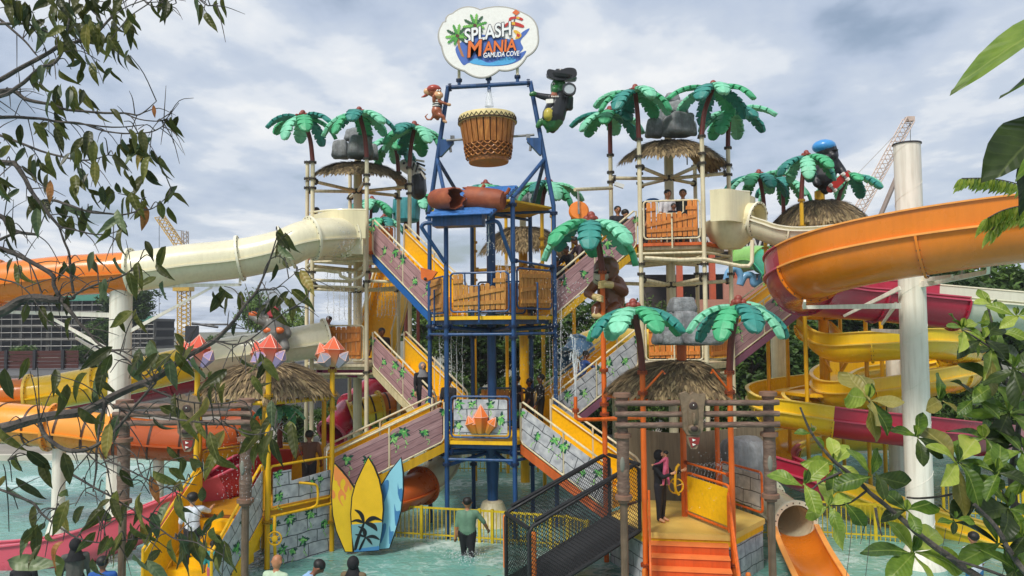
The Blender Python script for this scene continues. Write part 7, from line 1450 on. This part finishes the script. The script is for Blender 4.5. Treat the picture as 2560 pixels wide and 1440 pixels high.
# ---- right: broad leaved tree with whorls
rf = thing('broadleaf_tree', 'broad leaved tree with leaf whorls in the right foreground', 'tree', (3.6, 4.3, 0)); FR_ = Foliage(rf)
RMS = [[leaf_mesh('leaf', LFB[m], 'obov', i*5+m, .25+.2*i, .14+.08*i, .03) for i in range(5)] for m in range(4)]
b = MB(); b.tube(catmull([(3.7, 4.4, -.3), (3.6, 4.3, 2), (3.3, 4.1, 3.4), (3.1, 4.0, 4.6), (2.9, 3.9, 6.0)], 5), [.12-.004*i for i in range(21)], 10); b.obj('trunk', BRK, rf)
for pts_, Y, a, c in (([(2000, 1019), (2029, 1082), (2083, 1148), (2137, 1198), (2200, 1252), (2258, 1302), (2317, 1352), (2375, 1394), (2433, 1436), (2560, 1500), (2750, 1560)], 3.8, 5, 22), ([(2292, 1048), (2329, 1098), (2354, 1123), (2430, 1180), (2540, 1260), (2700, 1330)], 4.0, 5, 14), ([(2565, 900), (2550, 1050), (2537, 1132), (2530, 1200), (2560, 1330), (2700, 1480)], 3.9, 10, 22), ([(2437, 1261), (2492, 1323), (2533, 1390), (2600, 1470), (2700, 1540)], 3.6, 10, 18), ([(2000, 1223), (2030, 1222), (2054, 1203), (2104, 1182)], 3.8, 3, 6), ([(2367, 1394), (2492, 1436), (2600, 1480)], 3.7, 6, 10), ([(2267, 1244), (2300, 1246), (2367, 1238), (2430, 1225)], 3.9, 5, 6), ([(2479, 1140), (2542, 1111), (2600, 1100)], 3.8, 5, 8), ([(2470, 770), (2485, 830), (2495, 900), (2520, 960), (2550, 1030)], 3.9, 5, 12), ([(2405, 825), (2450, 850), (2490, 880)], 3.9, 4, 6), ([(2070, 1265), (2120, 1258), (2165, 1228)], 3.8, 3, 6), ([(2171, 1000), (2200, 1040), (2250, 1080), (2292, 1090)], 3.9, 4, 5), ([(2187, 1268), (2195, 1310), (2205, 1340)], 3.7, 7, 4)):
    FR_.branch(pts_, Y, a, c)
rr_ = random.Random(8)
def whorl(px, py, rad, n, Y, tones, tilt=(0, -.75, .65), droop=.25):
    c = W(px, py, Y); ax = V(tilt)+V((rr_.uniform(-.35, .35), 0, rr_.uniform(-.25, .25))); ax.normalize(); u = ax.orthogonal().normalized(); v = ax.cross(u); a0 = rr_.uniform(0, 6.28)
    for i in range(n):
        a = a0+6.283*i/n+rr_.uniform(-.25, .25); d = (u*math.cos(a)+v*math.sin(a))+ax*rr_.uniform(-.15, .45); FR_.leaf(RMS[rr_.choice(tones)][rr_.randrange(5)], c+V((rr_.uniform(-.01, .01), rr_.uniform(-.02, .02), rr_.uniform(-.01, .01))), d, ax+d*-.1, rad*Y/F*rr_.uniform(.75, 1.12))
    for i in range(2): d = V((rr_.uniform(-.3, .3), -.5, 1)); FR_.leaf(RMS[rr_.choice((0, 1, 0))][0], c, d, (0, -1, .3), rad*.42*Y/F)
g, l, k_, o_ = 0, 1, 2, 3
for a in ((2171, 1002, 112, 8, (g, l, o_)), (2283, 1382, 120, 8, (l, l, g)), (2396, 1157, 122, 8, (g, l, o_, g)), (2479, 877, 100, 8, (g, k_, l)), (2521, 1269, 105, 8, (g, k_, k_)), (2071, 1265, 78, 6, (g, g, l)), (2083, 1161, 72, 7, (g, l, l)), (2290, 1092, 80, 6, (g, k_)), (2180, 1186, 92, 7, (g, k_)), (2267, 1278, 80, 6, (k_, g)), (2521, 1032, 112, 8, (g, k_)), (2458, 1098, 100, 7, (g, k_, g)), (2533, 923, 100, 7, (g, k_)), (2387, 1298, 55, 6, (k_, g)), (2500, 1361, 118, 8, (k_, k_, g)), (2554, 1340, 100, 6, (k_, g)), (2458, 848, 80, 6, (g, k_)), (2472, 767, 62, 7, (l, g)), (2405, 823, 72, 7, (g, l)), (2497, 825, 60, 6, (g, l)), (2540, 790, 60, 6, (g, l)), (2030, 1085, 45, 4, (g, o_)), (2350, 1000, 80, 5, (g, o_)), (2560, 1130, 100, 7, (g, k_)), (2440, 1000, 78, 6, (k_, g)), (2560, 1190, 90, 6, (g, l)), (2440, 1230, 92, 6, (k_, g)), (2480, 960, 80, 6, (g, k_)), (2012, 1212, 100, 3, (l, g)), (2540, 1430, 100, 6, (k_, g)), (2490, 1180, 90, 6, (g, k_)),):
    whorl(a[0], a[1], a[2]*1.0, max(3, a[3]-2), 3.8+rr_.uniform(-.18, .18), a[4])
for (px, py, l_, m, a) in ((2392, 1165, 125, 3, 4), (2085, 1270, 105, 1, 5), (2110, 1255, 80, 0, 40), (2172, 1010, 95, 3, 8), (2480, 900, 90, 3, -5)):
    FR_.leaf(RMS[m][0], W(px, py, 3.7), (math.sin(R(a)), -.15, -math.cos(R(a))), (.1, -1, .2), l_*3.7/F)
b = MB()
for x, y0, y1 in ((2130, 1310, 1440), (2165, 1290, 1360), (2178, 1300, 1440), (2170, 1290, 1330), (2365, 1320, 1390), (2520, 1330, 1440), (2410, 1300, 1360)):
    b.tube(catmull([W(x, y0, 3.75), W(x-6, (y0+y1)/2, 3.75), W(x-14, y1, 3.75)], 4), .0016, 4)
struct(b.obj('hanging_fibres', BRK, rf), 'stuff')
FR_.done(300)
# ---- upper right: a few very close large leaves and feathery sprays
ur = thing('large_leaf_plant', 'very close large dark leaves at the upper right edge', 'plant', (1.5, 1.6, 3))
BL = leaf_mesh('leaf', LFB[2], 'wide', 4, .25, .12, .02); BL2 = leaf_mesh('leaf', LFB[0], 'wide', 6, .3, .1, .03)
def bigleaf(base, tip, Y0, Y1, roll, me, wsc=1.):
    A = W(base[0], base[1], Y0); B = W(tip[0], tip[1], Y1); x = B-A; L_ = x.length; x.normalize(); n = V((math.sin(R(roll)), -math.cos(R(roll))*.6, math.cos(R(roll))*.8)); z = (n-x*n.dot(x)).normalized(); y = z.cross(x); link('leaf', me, ur, basis(x*L_, y*L_*wsc, z*L_, A))
bigleaf((2720, 30), (2407, 147), 1.75, 1.6, 35, BL2, .42); bigleaf((2760, 130), (2528, 185), 1.7, 1.6, 40, BL2, .3); bigleaf((2660, 270), (2475, 428), 1.7, 1.6, -20, BL, .62); bigleaf((2680, 330), (2535, 415), 1.6, 1.55, 0, BL2, .5); bigleaf((2575, 370), (2563, 540), 1.65, 1.65, -10, BL, .5)
b = MB(); b.tube(catmull([(1.75, 1.9, 4.2), W(2760, 500, 1.75), W(2680, 260, 1.72), W(2720, 0, 1.75)], 5), .012, 7); b.obj('stem', BRK, ur)
sp_ = thing('feathery_plant', 'feathery compound leaf sprays at the right edge over the orange slide', 'plant', (1.9, 2.6, 3)); LT_ = leaf_mesh('leaflet', LFB[1], 'lance', 3, .5, .2); LT2 = leaf_mesh('leaflet', LFB[0], 'lance', 5, .5, .2)
for ctrl, l0 in (([(2600, 480), (2530, 456), (2470, 446), (2405, 446)], 46), ([(2640, 520), (2560, 515), (2510, 525), (2470, 545)], 58), ([(2640, 560), (2570, 530), (2520, 540), (2480, 575)], 54)):
    Y = 2.6; pts_ = catmull([W(x, y, Y) for x, y in ctrl], 7); b = MB(); b.tube(pts_, .0022, 5); b.obj('stalk', BRK, sp_)
    for i in range(5, len(pts_), 1):
        d = (pts_[i]-pts_[i-1]).normalized()
        for s in (1, -1): x = (d*.45+V((0, -.5*s, -.75))).normalized(); z = V((.5, -.6*s, .5)); z = (z-x*z.dot(x)).normalized(); sz = l0*Y/F*rr_.uniform(.7, 1.05); link('leaflet', LT_ if (i+s) % 3 else LT2, sp_, basis(x*sz, z.cross(x)*sz, z*sz, pts_[i]))
# ------------------------------------------------------------------ falling and spraying water
def spray_mat():
    m, t, b, o = base_mat('white_water'); b.inputs['Base Color'].default_value = (.85, .88, .9, 1); b.inputs['Roughness'].default_value = .25
    c = N(t, 'ShaderNodeTexCoord'); n = N(t, 'ShaderNodeTexNoise'); n.inputs['Scale'].default_value = 9; n.inputs['Detail'].default_value = 5; mp = N(t, 'ShaderNodeMapping'); mp.inputs['Scale'].default_value = (4, 4, .8); L(t, c, 'Object', mp, 0); L(t, mp, 0, n, 0)
    tr = N(t, 'ShaderNodeBsdfTransparent'); ms = N(t, 'ShaderNodeMixShader'); t.links.new(ramp(t, n.outputs[0], [(.38, (.08,)*3), (.7, (.8,)*3)]), ms.inputs[0]); L(t, tr, 0, ms, 1); L(t, b, 0, ms, 2); L(t, ms, 0, o, 0); return m
WW = spray_mat(); rw = random.Random(21)
def drops(b, pts, n, jit, r0, r1):
    for _ in range(n):
        i = rw.randrange(len(pts)-1); p = pts[i].lerp(pts[i+1], rw.random())+V((rw.gauss(0, jit), rw.gauss(0, jit), rw.gauss(0, jit))); r = rw.uniform(r0, r1); b.add([p+V((r, 0, 0)), p+V((-r, 0, 0)), p+V((0, r, 0)), p+V((0, -r, 0)), p+V((0, 0, r*2)), p+V((0, 0, -r*1.6))], [(0, 2, 4), (2, 1, 4), (1, 3, 4), (3, 0, 4), (2, 0, 5), (1, 2, 5), (3, 1, 5), (0, 3, 5)])
def stuffy(b, label, cat='water'): o = b.obj('water_spray', WW); o['kind'] = 'stuff'; tag(o, label, cat); return o
b = MB(); p0 = (LTOP+RTOP)/2+V((0, 0, -.05)); b.tube([p0+V((0, 0, -.05*i)) for i in range(13)], [.04+.008*i for i in range(13)], 10); drops(b, [p0, p0-V((0, 0, .6))], 60, .06, .004, .01); stuffy(b, 'white water jet falling into the drum bucket')
c_ = W(1222, 205, 22.3); m_ = MB(); m_.cyl((LTOP+RTOP)/2+V((0, 0, -.02)), (LTOP+RTOP)/2+V((0, 0, -.2)), .055, 10); m_.obj('water_outlet', BLUE, bt)
def jet(b, a, v, T, n=16, r=.007, nd=25, jit=.02):
    pts = [V(a)+V(v)*(T*i/n)+V((0, 0, -4.9*(T*i/n)**2)) for i in range(n+1)]; b.tube(pts, [r*(.6+.8*i/n) for i in range(n+1)], 4); drops(b, pts, nd, jit, .004, .009); return pts
b = MB(); a = W(1439, 990, 18.4)
for i in range(6): jet(b, a, (rw.uniform(-.25, .25), rw.uniform(-.25, .25), rw.uniform(3.8, 5.4)), .66, 14, .013, 50, .04)
stuffy(b, 'fountain spraying up from the orange pipe nozzle')
b = MB()
for px, y0, y1, Y in [(820+i*14, 680, 800, 25.3) for i in range(7)]+[(945+i*9, 690, 790, 26) for i in range(6)]+[(1100+i*14, 775, 1000, 22.8) for i in range(5)]+[(1390, 700, 1000, 22), (1402, 770, 1000, 22), (1376, 800, 980, 22.3)]+[(1245+i*9, 650, 780, 26.7) for i in range(6)]+[(1220, 540, 640, 20.3)]:
    p = W(px+rw.uniform(-3, 3), y0, Y); q = W(px, y1, Y); drops(b, [p, q], 90, .07, .006, .014); b.tube([p.lerp(q, i/8)+V((rw.gauss(0, .012), 0, 0)) for i in range(9)], .014, 4)
stuffy(b, 'thin curtains of water dripping from the tower decks')
b = MB()
for px in range(545, 665, 12): p = W(px, 1068, 15.4); q = W(px, 1250, 15.4); drops(b, [p, q], 26, .012, .004, .008)
for px in range(1740, 1830, 10): p = W(px, 1165, 18.9); pts_ = jet(b, p, (-.5-.05*(px-1740)/10, -.6, 1.2), .55, 10, .006, 20, .02)
stuffy(b, 'water trickling from the wooden gate logs and pipe')
b = MB()
for _ in range(1300): p = W(rw.gauss(1410, 50), rw.uniform(700, 1000), rw.uniform(21, 23)); drops(b, [p, p+V((0, 0, .05))], 1, .01, .006, .013)
for _ in range(260): p = W(rw.gauss(850, 25), rw.gauss(618, 16), 23.2); drops(b, [p, p+V((0, 0, .05))], 1, .01, .005, .012)
for _ in range(260): p = W(rw.gauss(1165, 26), rw.gauss(1385, 8), 19.1+rw.gauss(0, .25)); p.z = abs(rw.gauss(0, .07)); drops(b, [p, p+V((0, 0, .03))], 1, .02, .006, .014)
for _ in range(300): p = W(rw.gauss(1790, 40), rw.uniform(1130, 1300), rw.uniform(17, 19)); drops(b, [p, p+V((0, 0, .05))], 1, .01, .004, .009)
stuffy(b, 'scattered splash droplets in the air round the right of the blue tower')

# ------------------------------------------------------------------ faint moist air
m = bpy.data.materials.new('moist_air'); m.use_nodes = True; t_ = m.node_tree; t_.nodes.remove(t_.nodes['Principled BSDF']); pv = N(t_, 'ShaderNodeVolumePrincipled'); pv.inputs['Color'].default_value = (.86, .9, .95, 1); pv.inputs['Density'].default_value = .0006; pv.inputs['Anisotropy'].default_value = .2; L(t_, pv, 0, t_.nodes['Material Output'], 'Volume')
b = MB(); b.box((0, 85, 17), (240, 200, 37)); hz = b.obj('haze', m, smooth=False); hz['kind'] = 'stuff'; tag(hz, 'faint moist haze filling the air of the park', 'haze')
